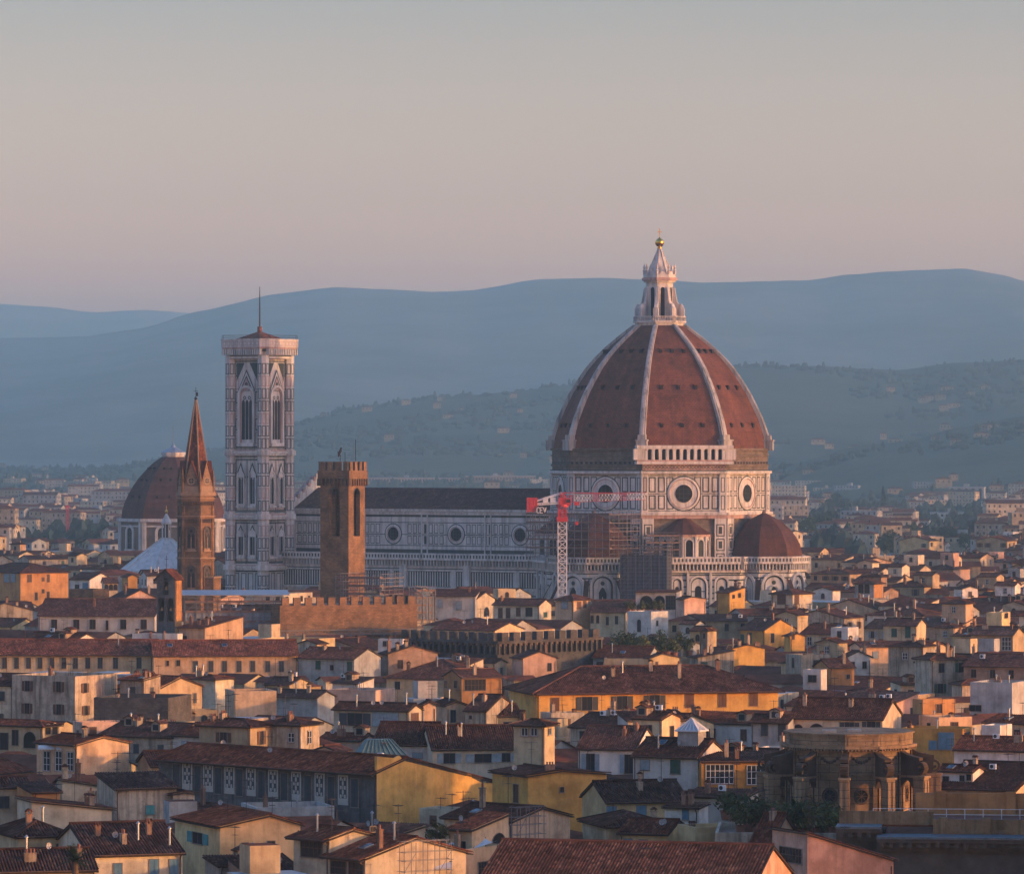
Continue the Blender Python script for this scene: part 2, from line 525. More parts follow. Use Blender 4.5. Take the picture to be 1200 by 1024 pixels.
# ------------------------------------------------------------------ windows (shared meshes)
_wc = {}
def _panel(w, h, kind):
    """returns list of (name, mesh, loc, child_of_window?)"""
    key = (round(w, 1), round(h, 1), kind)
    if key in _wc: return _wc[key]
    w, h = max(0.3, key[0]), max(0.3, key[1])
    out = []
    base = kind[0]
    fr = MB()
    arch = base in 'aA'
    def outline(ww, hh, x0=0.0, z0=0.0):
        if not arch: return [(x0 - ww / 2, z0), (x0 + ww / 2, z0), (x0 + ww / 2, z0 + hh), (x0 - ww / 2, z0 + hh)]
        r = ww / 2
        return [(x0 - r, z0), (x0 + r, z0)] + [(x0 + r * math.cos(a), z0 + hh - r + r * math.sin(a)) for a in [math.pi * k / 10 for k in range(11)]]
    def slab(mb, ol, y0, y1, mi=0):
        n = len(ol)
        mb.face([(p[0], y1, p[1]) for p in ol], mi)
        for i in range(n):
            p, q = ol[i], ol[(i + 1) % n]
            mb.face([(p[0], y0, p[1]), (q[0], y0, q[1]), (q[0], y1, q[1]), (p[0], y1, p[1])], mi)
    t = 0.06
    if base == 'w':       # pale decorated panel between windows
        slab(fr, outline(w, h), 0.0, -0.06)
        slab(fr, outline(w * .74, h * .72, 0, h * .22), -0.06, -0.065, 1)
        for q in range(5):
            zz = h * (.29 + .145 * q)
            for sx in (-1, 0, 1):
                if (q + sx) % 2: fr.box(sx * w * .2 - w * .09, -0.085, zz - w * .12, sx * w * .2 + w * .09, -0.066, zz + w * .12)
        slab(fr, outline(w * .08, h * .6, 0, h * .28), -0.06, -0.08, 0)
        out.append(('window', fr, [M_TRIM, SHUT['D']], None))
    else:
        # surround as a ring so that the pane is really set back
        o1, o2 = outline(w + 2 * t, h + t), outline(w, h)
        n = len(o1)
        for i in range(n):
            j = (i + 1) % n
            a, b, c, d = o1[i], o1[j], o2[j], o2[i]
            fr.face([(a[0], -0.09, a[1]), (b[0], -0.09, b[1]), (c[0], -0.09, c[1]), (d[0], -0.09, d[1])])
            fr.face([(d[0], -0.09, d[1]), (c[0], -0.09, c[1]), (c[0], 0, c[1]), (d[0], 0, d[1])])
            fr.face([(a[0], 0, a[1]), (b[0], 0, b[1]), (b[0], -0.09, b[1]), (a[0], -0.09, a[1])])
        fr.box(-w / 2 - 0.12, -0.16, -0.08, w / 2 + 0.12, 0.0, -0.012)
        out.append(('window', fr, [M_SILL], None))
        pn = MB()
        if base in 'gq':
            slab(pn, outline(w, h), 0.0, -0.012)
            fm = M_FRAMEW if base == 'g' else M_FRAMEB
            nb = max(2, int(round(w / 0.6)))
            for i in range(nb + 1):
                x = -w / 2 + w * i / nb
                x = min(max(x, -w / 2 + 0.035), w / 2 - 0.035)
                pn.box(x - 0.035, -0.05, 0.0, x + 0.035, -0.014, h, 1)
            nr = max(1, int(round(h / 0.75)))
            for i in range(nr + 1):
                z = min(max(h * i / nr, 0.03), h - 0.03)
                pn.box(-w / 2 + 0.002, -0.046, z - 0.03, w / 2 - 0.002, -0.016, z + 0.03, 1)
            out.append(('pane', pn, [M_GLASS, fm], 1))
        elif base in 'oaAs':
            slab(pn, outline(w, h), 0.0, -0.012)
            if base != 'A':
                pn.box(-0.03, -0.04, 0.02, 0.03, -0.014, h - (w / 2 if arch else 0.02), 1)
            out.append(('pane', pn, [M_GLASS if base != 'A' else M_DARK, M_FRAMEB], 1))
        if base in 'sc':
            sm = SHUT[kind[1]]
            def leaf(x0, x1):
                sh = MB()
                sh.box(x0, -0.075, 0.02, x1, -0.02, h - 0.01)
                nl = max(3, int(h / 0.16))
                for i in range(nl):
                    z = 0.08 + (h - 0.16) * i / nl
                    sh.box(x0 + 0.06, -0.095, z, x1 - 0.06, -0.077, z + (h - 0.16) / nl * 0.55)
                return sh
            if base == 'c':
                out.append(('shutter', leaf(-w / 2, -0.01), [sm], 1))
                out.append(('shutter', leaf(0.01, w / 2), [sm], 1))
            else:
                for s_ in (-1, 1):
                    lf = leaf(s_ * (w / 2 + t + w * 0.26) - w * 0.25, s_ * (w / 2 + t + w * 0.26) + w * 0.25)
                    out.append(('shutter', lf, [sm], 1))
    res = [(nm, mb.mesh(nm, mats), ch) for nm, mb, mats, ch in out]
    # one-mesh version for far houses
    allm, mats = MB(), []
    for nm, mb, ms, ch in out:
        off = len(mats); mats += ms
        i = len(allm.v)
        allm.v += [tuple(p) for p in mb.v]; allm.f += [tuple(k + i for k in f) for f in mb.f]
        allm.m += [k + off for k in mb.m]; allm.uv += mb.uv
    _wc[key] = (res, allm.mesh('window', mats))
    return _wc[key]

def window(parent, loc, rz, w, h, kind, near=True, name='window'):
    res, one = _panel(w, h, kind)
    if not near:
        return inst(name, one, parent, loc, (0, 0, rz))
    o = inst(name, res[0][1], parent, loc, (0, 0, rz))
    for nm, me, ch in res[1:]:
        inst(nm, me, o)
    return o

# ------------------------------------------------------------------ roofs
def roof_patch(mb, e0, e1, r1, r0, corr, mi=0, thick=0.16):
    e0, e1, r1, r0 = map(Vector, (e0, e1, r1, r0))
    U = (e1 - e0); L = U.length; U.normalize()
    nrm = U.cross((r0 + r1) / 2 - (e0 + e1) / 2).normalized()
    V = nrm.cross(U)
    a, b = (r0 - e0).dot(U), (r1 - e0).dot(U)
    H = max((r0 - e0).dot(V), (r1 - e0).dot(V))
    off = nrm * 0.03
    u0, v0 = random.random() * 50 // 0.30 * 0.30, 0.0
    pts = [e0, e1] + ([r1, r0] if (r1 - r0).length > 0.02 else [r1])
    if corr:
        low = [p - nrm * 0.17 for p in pts]
        mb.poly(low, thick * .7, 1)
        sg = random.uniform(.02, .09); sd = random.uniform(0, 50)
        step = 0.30 / 4
        n = max(4, int(L / step))
        prev = None
        for i in range(n + 1):
            u = L * i / n
            vm = H
            if a > 0.01 and u < a: vm = H * u / a
            if b < L - 0.01 and u > b: vm = H * (L - u) / (L - b)
            if a < -0.01 or b > L + 0.01: vm = H
            hgt = abs(math.sin(math.pi * (u + u0) / 0.30)) * 0.12 - 0.06 - sg * math.sin(math.pi * u / L) + .035 * mnoise.noise(Vector((u * .55, sd, 0)))
            p = e0 + U * u + nrm * hgt
            q = p + V * vm
            if prev:
                mb.face([prev[0], p, q, prev[1]], mi, [(prev[2] + u0, 0), (u + u0, 0), (u + u0, vm), (prev[2] + u0, prev[3])])
            prev = (p, q, u, vm)
    else:
        mb.poly([p - nrm * 0.012 for p in pts], thick, 1)
        uvf = lambda p: ((p - e0).dot(U) + u0, (p - e0).dot(V))
        mb.face(pts, mi, [uvf(p) for p in pts])

def cap(mb, a, b):
    a, b = Vector(a), Vector(b)
    if (b - a).length < 0.1: return
    n = max(1, int((b - a).length / 0.42))
    i0 = len(mb.f)
    mb.tube([a, b], 0.14, 6, 0)
    for k in range(i0, len(mb.f)):
        nv = len(mb.f[k])
        mb.uv[k] = [(k * 1.7, k * 0.9)] * nv

def make_roof(parent, kind, w, d, ze, pitch, mat, corr=False, o=0.55, rf=0.5, bd=0.0):
    """returns (roof object, height function, peak z). Front is y=0, back y=d. Walls run w x d."""
    mb = MB()
    oe = o
    if kind == 'x':
        yr = d * rf
        zr = ze + min(yr, d - yr) * pitch * 1.0
        zr = ze + yr * pitch
        zk = ze - bd
        k2 = (zr - zk) / (d - yr)
        f = lambda x, y: (ze + y * pitch) if y < yr else zk + (d - y) * k2
        g0 = 0.25
        roof_patch(mb, (-g0, -oe, ze - oe * pitch), (w + g0, -oe, ze - oe * pitch), (w + g0, yr, zr), (-g0, yr, zr), corr)
        roof_patch(mb, (w + g0, d + oe, zk - oe * k2), (-g0, d + oe, zk - oe * k2), (-g0, yr, zr), (w + g0, yr, zr), corr)
        cap(mb, (-g0, yr, zr + 0.04), (w + g0, yr, zr + 0.04))
        pk = zr
    elif kind == 'y':
        xr = w * rf
        zr = ze + xr * pitch if rf <= 0.5 else ze + (w - xr) * pitch
        kl, kr = (zr - ze) / xr, (zr - ze) / (w - xr)
        f = lambda x, y: ze + (x * kl if x < xr else (w - x) * kr)
        g0 = 0.3
        roof_patch(mb, (-oe, d + g0, ze - oe * kl), (-oe, -g0, ze - oe * kl), (xr, -g0, zr), (xr, d + g0, zr), corr)
        roof_patch(mb, (w + oe, -g0, ze - oe * kr), (w + oe, d + g0, ze - oe * kr), (xr, d + g0, zr), (xr, -g0, zr), corr)
        cap(mb, (xr, -g0, zr + 0.04), (xr, d + g0, zr + 0.04))
        pk = zr
    elif kind == 'h':
        W, D = w + 2 * oe, d + 2 * oe
        z0 = ze - oe * pitch
        r = min(W, D) / 2
        zr = z0 + r * pitch
        c = [(-oe, -oe, z0), (w + oe, -oe, z0), (w + oe, d + oe, z0), (-oe, d + oe, z0)]
        if W >= D: p, q = (-oe + r, d / 2, zr), (w + oe - r, d / 2, zr)
        else: p, q = (w / 2, -oe + r, zr), (w / 2, d + oe - r, zr)
        if W >= D:
            roof_patch(mb, c[0], c[1], q, p, corr); roof_patch(mb, c[1], c[2], q, q, corr)
            roof_patch(mb, c[2], c[3], p, q, corr); roof_patch(mb, c[3], c[0], p, p, corr)
            for a_, b_ in ((c[0], p), (c[3], p), (c[1], q), (c[2], q), (p, q)): cap(mb, a_, b_)
        else:
            roof_patch(mb, c[0], c[1], p, p, corr); roof_patch(mb, c[1], c[2], q, p, corr)
            roof_patch(mb, c[2], c[3], q, q, corr); roof_patch(mb, c[3], c[0], p, q, corr)
            for a_, b_ in ((c[0], p), (c[1], p), (c[2], q), (c[3], q), (p, q)): cap(mb, a_, b_)
        f = lambda x, y: z0 + max(0.0, min(x + oe, w + oe - x, y + oe, d + oe - y)) * pitch
        pk = zr
    elif kind in 'srl':
        g0 = 0.25
        if kind == 's':
            f = lambda x, y: ze + y * pitch
            roof_patch(mb, (-g0, -oe, f(0, -oe)), (w + g0, -oe, f(0, -oe)), (w + g0, d + g0, f(0, d + g0)), (-g0, d + g0, f(0, d + g0)), corr)
            pk = f(0, d)
        elif kind == 'r':
            f = lambda x, y: ze + x * pitch
            roof_patch(mb, (-oe, d + g0, f(-oe, 0)), (-oe, -g0, f(-oe, 0)), (w + g0, -g0, f(w + g0, 0)), (w + g0, d + g0, f(w + g0, 0)), corr)
            pk = f(w, 0)
        else:
            f = lambda x, y: ze + (w - x) * pitch
            roof_patch(mb, (w + oe, -g0, f(w + oe, 0)), (w + oe, d + g0, f(w + oe, 0)), (-g0, d + g0, f(-g0, 0)), (-g0, -g0, f(-g0, 0)), corr)
            pk = f(0, 0)
    else:   # flat terrace behind a low parapet
        f = lambda x, y: ze - 0.75
        mb.box(0.02, 0.02, ze - 1.2, w - 0.02, d - 0.02, ze - 0.8, 0)
        pk = ze
        r = mb.build('roof_terrace', [M_FLATROOF], parent)
        return r, f, pk
    r = mb.build('roof', [mat, M_EAVE], parent)
    return r, f, pk

def make_walls(parent, kind, w, d, ze, pitch, mat, rf=0.5, name='wall', bd=0.0):
    mb = MB()
    e = 0.10
    zt = ze - e
    def wallface(pts):
        P = [Vector(p) for p in pts]
        ux = (P[1] - P[0]).normalized()
        mb.face(P, 0, [((p - P[0]).dot(ux), p.z) for p in P])
    if kind == 'x':
        yr = d * rf; zr = ze + yr * pitch - e
        F_ = [(0, 0, 0), (w, 0, 0), (w, 0, zt), (0, 0, zt)]
        Rr = [(w, 0, 0), (w, d, 0), (w, d, zt - bd), (w, yr, zr), (w, 0, zt)]
        Bk = [(w, d, 0), (0, d, 0), (0, d, zt - bd), (w, d, zt - bd)]
        Lf = [(0, d, 0), (0, 0, 0), (0, 0, zt), (0, yr, zr), (0, d, zt - bd)]
    elif kind == 'y':
        xr = w * rf
        zr = (ze + xr * pitch if rf <= 0.5 else ze + (w - xr) * pitch) - e
        F_ = [(0, 0, 0), (w, 0, 0), (w, 0, zt), (xr, 0, zr), (0, 0, zt)]
        Rr = [(w, 0, 0), (w, d, 0), (w, d, zt), (w, 0, zt)]
        Bk = [(w, d, 0), (0, d, 0), (0, d, zt), (xr, d, zr), (w, d, zt)]
        Lf = [(0, d, 0), (0, 0, 0), (0, 0, zt), (0, d, zt)]
    else:
        za = zb = zc = zd = zt
        if kind == 's': zc = zd = zt + d * pitch
        if kind == 'r': zb = zc = zt + w * pitch
        if kind == 'l': za = zd = zt + w * pitch
        F_ = [(0, 0, 0), (w, 0, 0), (w, 0, zb), (0, 0, za)]
        Rr = [(w, 0, 0), (w, d, 0), (w, d, zc), (w, 0, zb)]
        Bk = [(w, d, 0), (0, d, 0), (0, d, zd), (w, d, zc)]
        Lf = [(0, d, 0), (0, 0, 0), (0, 0, za), (0, d, zd)]
        if kind == 'f':
            t = 0.3   # parapet top and inner side
            i = [(t, t), (w - t, t), (w - t, d - t), (t, d - t)]
            oo = [(0, 0), (w, 0), (w, d), (0, d)]
            for k in range(4):
                j = (k + 1) % 4
                mb.face([(*oo[k], zt), (*oo[j], zt), (*i[j], zt), (*i[k], zt)])
                mb.face([(*i[k], zt), (*i[j], zt), (*i[j], zt - 0.9), (*i[k], zt - 0.9)])
    for q in (F_, Rr, Bk, Lf): wallface(q)
    return mb.build(name, mat, parent)

# ------------------------------------------------------------------ roof furniture (shared meshes)
def _chim(kind):
    mb = MB()
    if kind == 0:      # plastered stack with a little tiled hat on four stubs
        mb.box(-0.35, -0.3, -0.9, 0.35, 0.3, 1.0, 0)
        mb.box(-0.43, -0.38, 1.0, 0.43, 0.38, 1.1, 0)
        for x in (-0.3, 0.3):
            for y in (-0.25, 0.25): mb.box(x - 0.06, y - 0.06, 1.1, x + 0.06, y + 0.06, 1.35, 0)
        mb.frustum([(-0.48, -0.42), (0.48, -0.42), (0.48, 0.42), (-0.48, 0.42)], [(-0.05, -0.4), (0.05, -0.4), (0.05, 0.4), (-0.05, 0.4)], 1.352, 1.68, 1)
    elif kind == 1:    # long low stack with clay pots
        mb.box(-0.7, -0.28, -0.9, 0.7, 0.28, 0.8, 0)
        mb.box(-0.76, -0.34, 0.8, 0.76, 0.34, 0.9, 0)
        for x in (-0.42, 0.02, 0.44): mb.lathe([(0.13, 0.9), (0.11, 1.25), (0.15, 1.27), (0.15, 1.34), (0.0, 1.36)], 8, (x, 0), 1)
    elif kind == 2:    # slim flue pipe with cowl
        mb.lathe([(0.11, -0.6), (0.11, 1.5), (0.2, 1.52), (0.2, 1.6), (0.02, 1.8)], 8, (0, 0), 2)
    elif kind == 3:    # tall plain stack
        mb.box(-0.3, -0.3, -0.9, 0.3, 0.3, 1.9, 0)
        mb.box(-0.38, -0.38, 1.9, 0.38, 0.38, 2.02, 0)
        mb.lathe([(0.16, 2.02), (0.14, 2.4), (0.2, 2.42), (0.0, 2.5)], 8, (0, 0), 1)
    return mb
M_CHIM = [stucco('chimney plaster', (0.44, 0.34, 0.24), 0.9, 1.0), stucco('brick chimney', (0.27, 0.16, 0.11), 0.9, 1.0)]
CHIM = {(k, c): _chim(k).mesh('chimney', [M_CHIM[c], T_BROWN if k == 0 else M_TERRA, M_ZINC]) for k in range(4) for c in range(2)}
def _ant(v):
    mb = MB()
    h = (2.4, 3.4, 1.9)[v]
    mb.bar((0, 0, -0.6), (0, 0, h), 0.05)
    mb.bar((-0.7, 0.2, h - 0.15), (0.7, -0.2, h - 0.15), 0.035)
    for i in range(6):
        x = -0.6 + 1.2 * i / 5
        l = 0.3 + 0.05 * i
        mb.bar((x - l * 0.25, -x * 0.28 - l, h - 0.15), (x + l * 0.25, -x * 0.28 + l, h - 0.15), 0.025)
    if v:
        mb.bar((-0.35, 0, h - 0.9), (0.35, 0, h - 0.9), 0.03)
        for i in range(4): mb.bar((-0.3 + 0.2 * i, -0.3, h - 0.9), (-0.3 + 0.2 * i, 0.3, h - 0.9), 0.025)
    return mb.mesh('antenna', M_IRON)
ANT = [_ant(v) for v in range(3)]
def _dish():
    mb = MB()
    n, rings = 14, [(0.0, 0.0), (0.2, -0.02), (0.36, -0.07), (0.45, -0.12)]
    for (r0, y0), (r1, y1) in zip(rings, rings[1:]):
        for k in range(n):
            a, b = 2 * math.pi * k / n, 2 * math.pi * (k + 1) / n
            q = lambda r, t, y: (r * math.cos(t), y, r * math.sin(t) + 0.7)
            mb.face([q(r0, a, y0), q(r0, b, y0), q(r1, b, y1), q(r1, a, y1)], 0)
            mb.face([q(r1, a, y1 + 0.03), q(r1, b, y1 + 0.03), q(r0, b, y0 + 0.03), q(r0, a, y0 + 0.03)], 0)
    mb.bar((0, 0.08, -0.5), (0, 0.08, 0.75), 0.05, None, 1)
    mb.bar((0, -0.05, 0.3), (0, -0.42, 0.62), 0.03, None, 1)
    mb.box(-0.05, -0.48, 0.58, 0.05, -0.38, 0.68, 1)
    return mb.mesh('satellite_dish', [plain('dish paint', (0.36, 0.35, 0.34), 0.6), M_IRON])
DISH = _dish()
def _ac():
    mb = MB()
    mb.box(-0.42, -0.16, 0.05, 0.42, 0.16, 0.7, 0)
    mb.lathe([(0.0, 0), (0.24, 0)], 12, (0, 0), 1)
    mb.v[-48:] = [(p[0] - 0.1, -0.17, p[1] + 0.38) for p in mb.v[-48:]]
    for x in (-0.3, 0.3): mb.box(x - 0.04, -0.14, -0.3, x + 0.04, 0.14, 0.048, 1)
    return mb.mesh('air_conditioner', [M_WHITEMETAL, M_IRON])
ACU = _ac()
def _sky():
    mb = MB()
    mb.box(-0.45, -0.6, 0.0, 0.45, 0.6, 0.12, 0)
    mb.box(-0.38, -0.53, 0.122, 0.38, 0.53, 0.14, 1)
    return mb.mesh('skylight', [M_ZINC, M_GLASS])
SKYL = _sky()
def _dormer():
    mb = MB()
    mb.box(-0.75, -0.1, -0.6, 0.75, 1.6, 1.1, 0)
    mb.box(-0.45, -0.14, 0.1, 0.45, -0.102, 0.9, 1)
    mb.poly([(-0.95, -0.35, 1.02), (0.0, -0.35, 1.45), (0.0, 1.7, 1.45), (-0.95, 1.7, 1.02)], 0.1, 2)
    mb.poly([(0.0, -0.35, 1.45), (0.95, -0.35, 1.02), (0.95, 1.7, 1.02), (0.0, 1.7, 1.45)], 0.1, 2)
    mb.face([(-0.75, -0.1, 1.1), (0.75, -0.1, 1.1), (0, -0.1, 1.4)], 0)
    return mb.mesh('dormer', [M_CHIM[0], M_GLASS, T_BROWN])
DORM = _dormer()

def furnish(roof, f, w, d, items, rnd):
    for kind, fx, fy in items:
        x, y = fx * w, fy * d
        z = f(x, y)
        if kind == 'c':
            inst('chimney', CHIM[(rnd.choice([0, 0, 1, 3]), rnd.randint(0, 1))], roof, (x, y, z), (0, 0, rnd.choice([0, math.pi / 2])), (.8, .8, rnd.uniform(0.65, 1.05)))
        elif kind == 'p': inst('flue_pipe', CHIM[(2, 0)], roof, (x, y, z))
        elif kind == 'a': inst('antenna', ANT[rnd.randint(0, 2)], roof, (x, y, z), (0, 0, rnd.uniform(0, 3)))
        elif kind == 'd': inst('satellite_dish', DISH, roof, (x, y, z), (0, 0, rnd.uniform(-0.6, 0.8)), (.7, .7, .7))
        elif kind == 'k': inst('skylight', SKYL, roof, (x, y, z + 0.02), (math.atan((f(x, y + 0.3) - f(x, y - 0.3)) / 0.6), 0, 0))
        elif kind == 'm': inst('dormer', DORM, roof, (x, y, z))
        elif kind == 'u': inst('air_conditioner', ACU, roof, (x, y, z + 0.3))

def pipes(root, kind, w, d, z, ph, o, pitch, Y, rnd):
    """gutter along the front eave and a rain pipe down the wall"""
    if Y > 1150: return
    if kind in 'xhs':
        mb = MB()
        zg = z - o * pitch - .06
        mb.bar((-.2, -o - .05, zg), (w + .2, -o - .05, zg), .12, .1)
        mb.build('gutter', M_PIPE, root)
    mb = MB()
    x = rnd.choice([.25, w - .25, w - .25])
    zt = z - .25 if kind in 'xhs' else z - .3
    if kind in 'xhs': mb.bar((x, -o, z - o * pitch - .1), (x, -.07, zt - .5), .09)
    mb.bar((x, -.07, zt - .45), (x, -.07, 1.0), .09)
    mb.build('rain_pipe', M_PIPE, root)
M_PIPE = plain('brown gutter metal', (0.10, 0.065, 0.05), 0.6, .3)

# ------------------------------------------------------------------ a whole house
HOUSES = []   # (root, footprint centre, radius, px bbox, info)
RN = random.Random(5)
def solve_corner(xL, xC, xR, Y, phi, w=None, d=None):
    c, s = math.cos(phi), math.sin(phi)
    uL, uC, uR = (xL - 600) / F, (xC - 600) / F, (xR - 600) / F
    Cx = uC * Y
    if phi <= 0:
        if w is None: w = (Cx - uL * Y) / (c - uL * s)
        if d is None: d = (uR * Y - Cx) / (-s - uR * c) if phi < -0.01 else 8.0
        ox, oy = Cx - w * c, Y - w * s
    else:
        if w is None: w = (uR * Y - Cx) / (c - uR * s)
        if d is None: d = (Cx - uL * Y) / (s + uL * c)
        ox, oy = Cx, Y
    return ox, oy, w, d

def H(label, xL, xC, xR, ye, phi, roof, wall, z=17.0, tile='brown', pitch=0.33, win=(), items=(), w=None, d=None, o=0.5,
      rf=0.5, name='house', cat='house', Y=None, group=None, bd=0.0):
    """house from the photo: xL, xC, xR the columns of its left, near and right upright edges, ye the row of the eave at the near edge,
    z the eave's height above the street; phi how far the front is turned to the right (degrees)"""
    Y = Y or F * (CZ - z) / (ye - HY)
    ph = R(phi)
    ox, oy, w, d = solve_corner(xL, xC, xR, Y, ph, w, d)
    d = max(d, 1.0)
    if roof != 'f': z = z + o * pitch * 0.9
    root = empty(name, (ox, oy, 0), ph)
    tag(root, label, cat, group)
    near = Y < 900
    wobj = make_walls(root, roof, w, d, z, pitch, WALL[wall], rf, 'wall', bd)
    r, f, pk = make_roof(root, roof, w, d, z, pitch, ROOFM.get(tile, T_BROWN), Y < 720, o, rf, bd)
    if roof != 'f': pipes(root, roof, w, d, z, ph, o, pitch, Y, RN)
    if Y < 1000: items = list(items) + [(RN.choice('aaaccdp'), RN.uniform(.1, .9), RN.uniform(.12, .45)) for _ in range(RN.randint(1, 3) if roof != 'f' else RN.randint(0, 2))]
    c, s = math.cos(ph), math.sin(ph)
    # corner nearest the camera and face frames
    Cx, Cy = (ox + w * c, oy + w * s) if ph <= 0 else (ox, oy)
    for it in win:
        face = it[0]
        if face in 'FS' and not isinstance(it[1], str):
            _, x0, y0, x1, y1, kind = it
            if face == 'F': dx, dy = (c, s)
            else: dx, dy = (-s, c)
            def tt(xp):
                u = (xp - 600) / F
                return (u * Cy - Cx) / (dx - u * dy)
            t0, t1 = tt(x0), tt(x1)
            tm = (t0 + t1) / 2
            Ym = Cy + tm * dy
            zb, zt = CZ - (y1 - HY) * Ym / F, CZ - (y0 - HY) * Ym / F
            ww, hh = abs(t1 - t0), zt - zb
            if face == 'F':
                xl = (w + tm) if ph <= 0 else tm
                window(root, (xl, 0, zb), 0, ww, hh, kind, near)
            elif ph <= 0: window(root, (w, tm, zb), math.pi / 2, ww, hh, kind, near)
            else: window(root, (0, tm, zb), -math.pi / 2, ww, hh, kind, near)
        else:   # ('F','grid',n,kind,w,h,drop[,rows])
            n, kind, ww, hh, drop = it[2:7]
            rows = it[7] if len(it) > 7 else 1
            L = w if face == 'F' else d
            for rr in range(rows):
                for i in range(n):
                    q = L * (i + 0.5) / n
                    zb = z - drop - hh - rr * (hh + 1.6)
                    if zb < 1: continue
                    if face == 'F': window(root, (q, 0, zb), 0, ww, hh, kind, near)
                    elif ph <= 0: window(root, (w, q, zb), math.pi / 2, ww, hh, kind, near)
                    else: window(root, (0, q, zb), -math.pi / 2, ww, hh, kind, near)
    furnish(r, f, w, d, items, RN)
    cx, cy = ox + (w * c - d * s) / 2, oy + (w * s + d * c) / 2
    HOUSES.append(dict(root=root, c=(cx, cy), w=w, d=d, phi=ph, o=(ox, oy), z=z, pk=pk, Y=cy, label=label, wall=wall, roof=roof, gen=False))
    root['_'] = 0
    del root['_']
    return root, w, d, f, r
# ------------------------------------------------------------------ cathedral
def marble(name, c, var=0.18, dirt=0.48):
    m, t, b = newmat(name, 0.75, 0.25)
    tc = N(t, 'TexCoord')
    n = N(t, 'TexNoise', i_Scale=0.25, i_Detail=8.0, i_Roughness=0.7); t.links.new(tc.outputs['Object'], n.inputs['Vector'])
    ms = N(t, 'Mapping'); ms.inputs['Scale'].default_value = (0.9, 0.9, 0.07); t.links.new(tc.outputs['Object'], ms.inputs[0])
    n2 = N(t, 'TexNoise', i_Scale=1.0, i_Detail=5.0, i_Roughness=0.65); t.links.new(ms.outputs[0], n2.inputs['Vector'])
    r = ramp(t, n.outputs['Fac'], [(0.3, tuple(x * (1 - var) for x in c)), (0.7, tuple(min(1, x * (1 + var)) for x in c))])
    r2 = ramp(t, n2.outputs['Fac'], [(0.33, 1 - dirt), (0.55, 1.0)])
    t.links.new(mix(t, 1.0, r.outputs[0], r2.outputs[0], 'MULTIPLY'), b.inputs['Base Color'])
    return m
M_WHITE = marble('white marble', (0.57, 0.54, 0.495))
M_GREEN = marble('green serpentine', (0.045, 0.06, 0.055), 0.3)
M_PINKM = marble('pink marble', (0.43, 0.29, 0.25))
M_ROUGH = stone('unfaced stone', (0.21, 0.17, 0.13), (0.15, 0.12, 0.095), 1.6, 0.7, (0.09, 0.075, 0.06))
M_GOLD = plain('gilded copper', (0.75, 0.42, 0.08), 0.3, 1.0, 0.15)
M_RIB = marble('rib marble', (0.41, 0.385, 0.35), 0.25, 0.6)
def dometile(name, c1, c2, c3):
    m, t, b = newmat(name, 0.85, 0.2)
    uv = N(t, 'UVMap'); uv.uv_map = 'UVMap'
    br = N(t, 'TexBrick', i_Scale=1.0)
    br.inputs['Brick Width'].default_value = 0.9
    br.inputs['Row Height'].default_value = 0.55
    br.inputs['Mortar Size'].default_value = 0.05
    br.inputs['Color1'].default_value = (*c1, 1); br.inputs['Color2'].default_value = (*c2, 1); br.inputs['Mortar'].default_value = (*c3, 1)
    t.links.new(uv.outputs[0], br.inputs['Vector'])
    tc = N(t, 'TexCoord')
    n = N(t, 'TexNoise', i_Scale=0.22, i_Detail=9.0, i_Roughness=0.75); t.links.new(tc.outputs['Object'], n.inputs['Vector'])
    k = ramp(t, n.outputs['Fac'], [(0.34, 0.5), (0.5, 0.95), (0.68, 1.3)])
    ms = N(t, 'Mapping'); ms.inputs['Scale'].default_value = (0.5, 0.03, 1); t.links.new(uv.outputs[0], ms.inputs[0])
    n2 = N(t, 'TexNoise', i_Scale=1.0, i_Detail=5.0, i_Roughness=0.7); t.links.new(ms.outputs[0], n2.inputs['Vector'])
    k2 = ramp(t, n2.outputs['Fac'], [(0.34, 0.62), (0.55, 1.0)])
    o = mix(t, 1.0, br.outputs['Color'], k.outputs[0], 'MULTIPLY')
    t.links.new(mix(t, 1.0, o, k2.outputs[0], 'MULTIPLY'), b.inputs['Base Color'])
    bump(t, b, br.outputs['Fac'], -0.5, 0.06)
    return m
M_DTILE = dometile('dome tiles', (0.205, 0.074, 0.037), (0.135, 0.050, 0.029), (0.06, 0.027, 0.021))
M_DTILE2 = dometile('weathered dome tiles', (0.13, 0.052, 0.034), (0.088, 0.037, 0.027), (0.055, 0.028, 0.024))

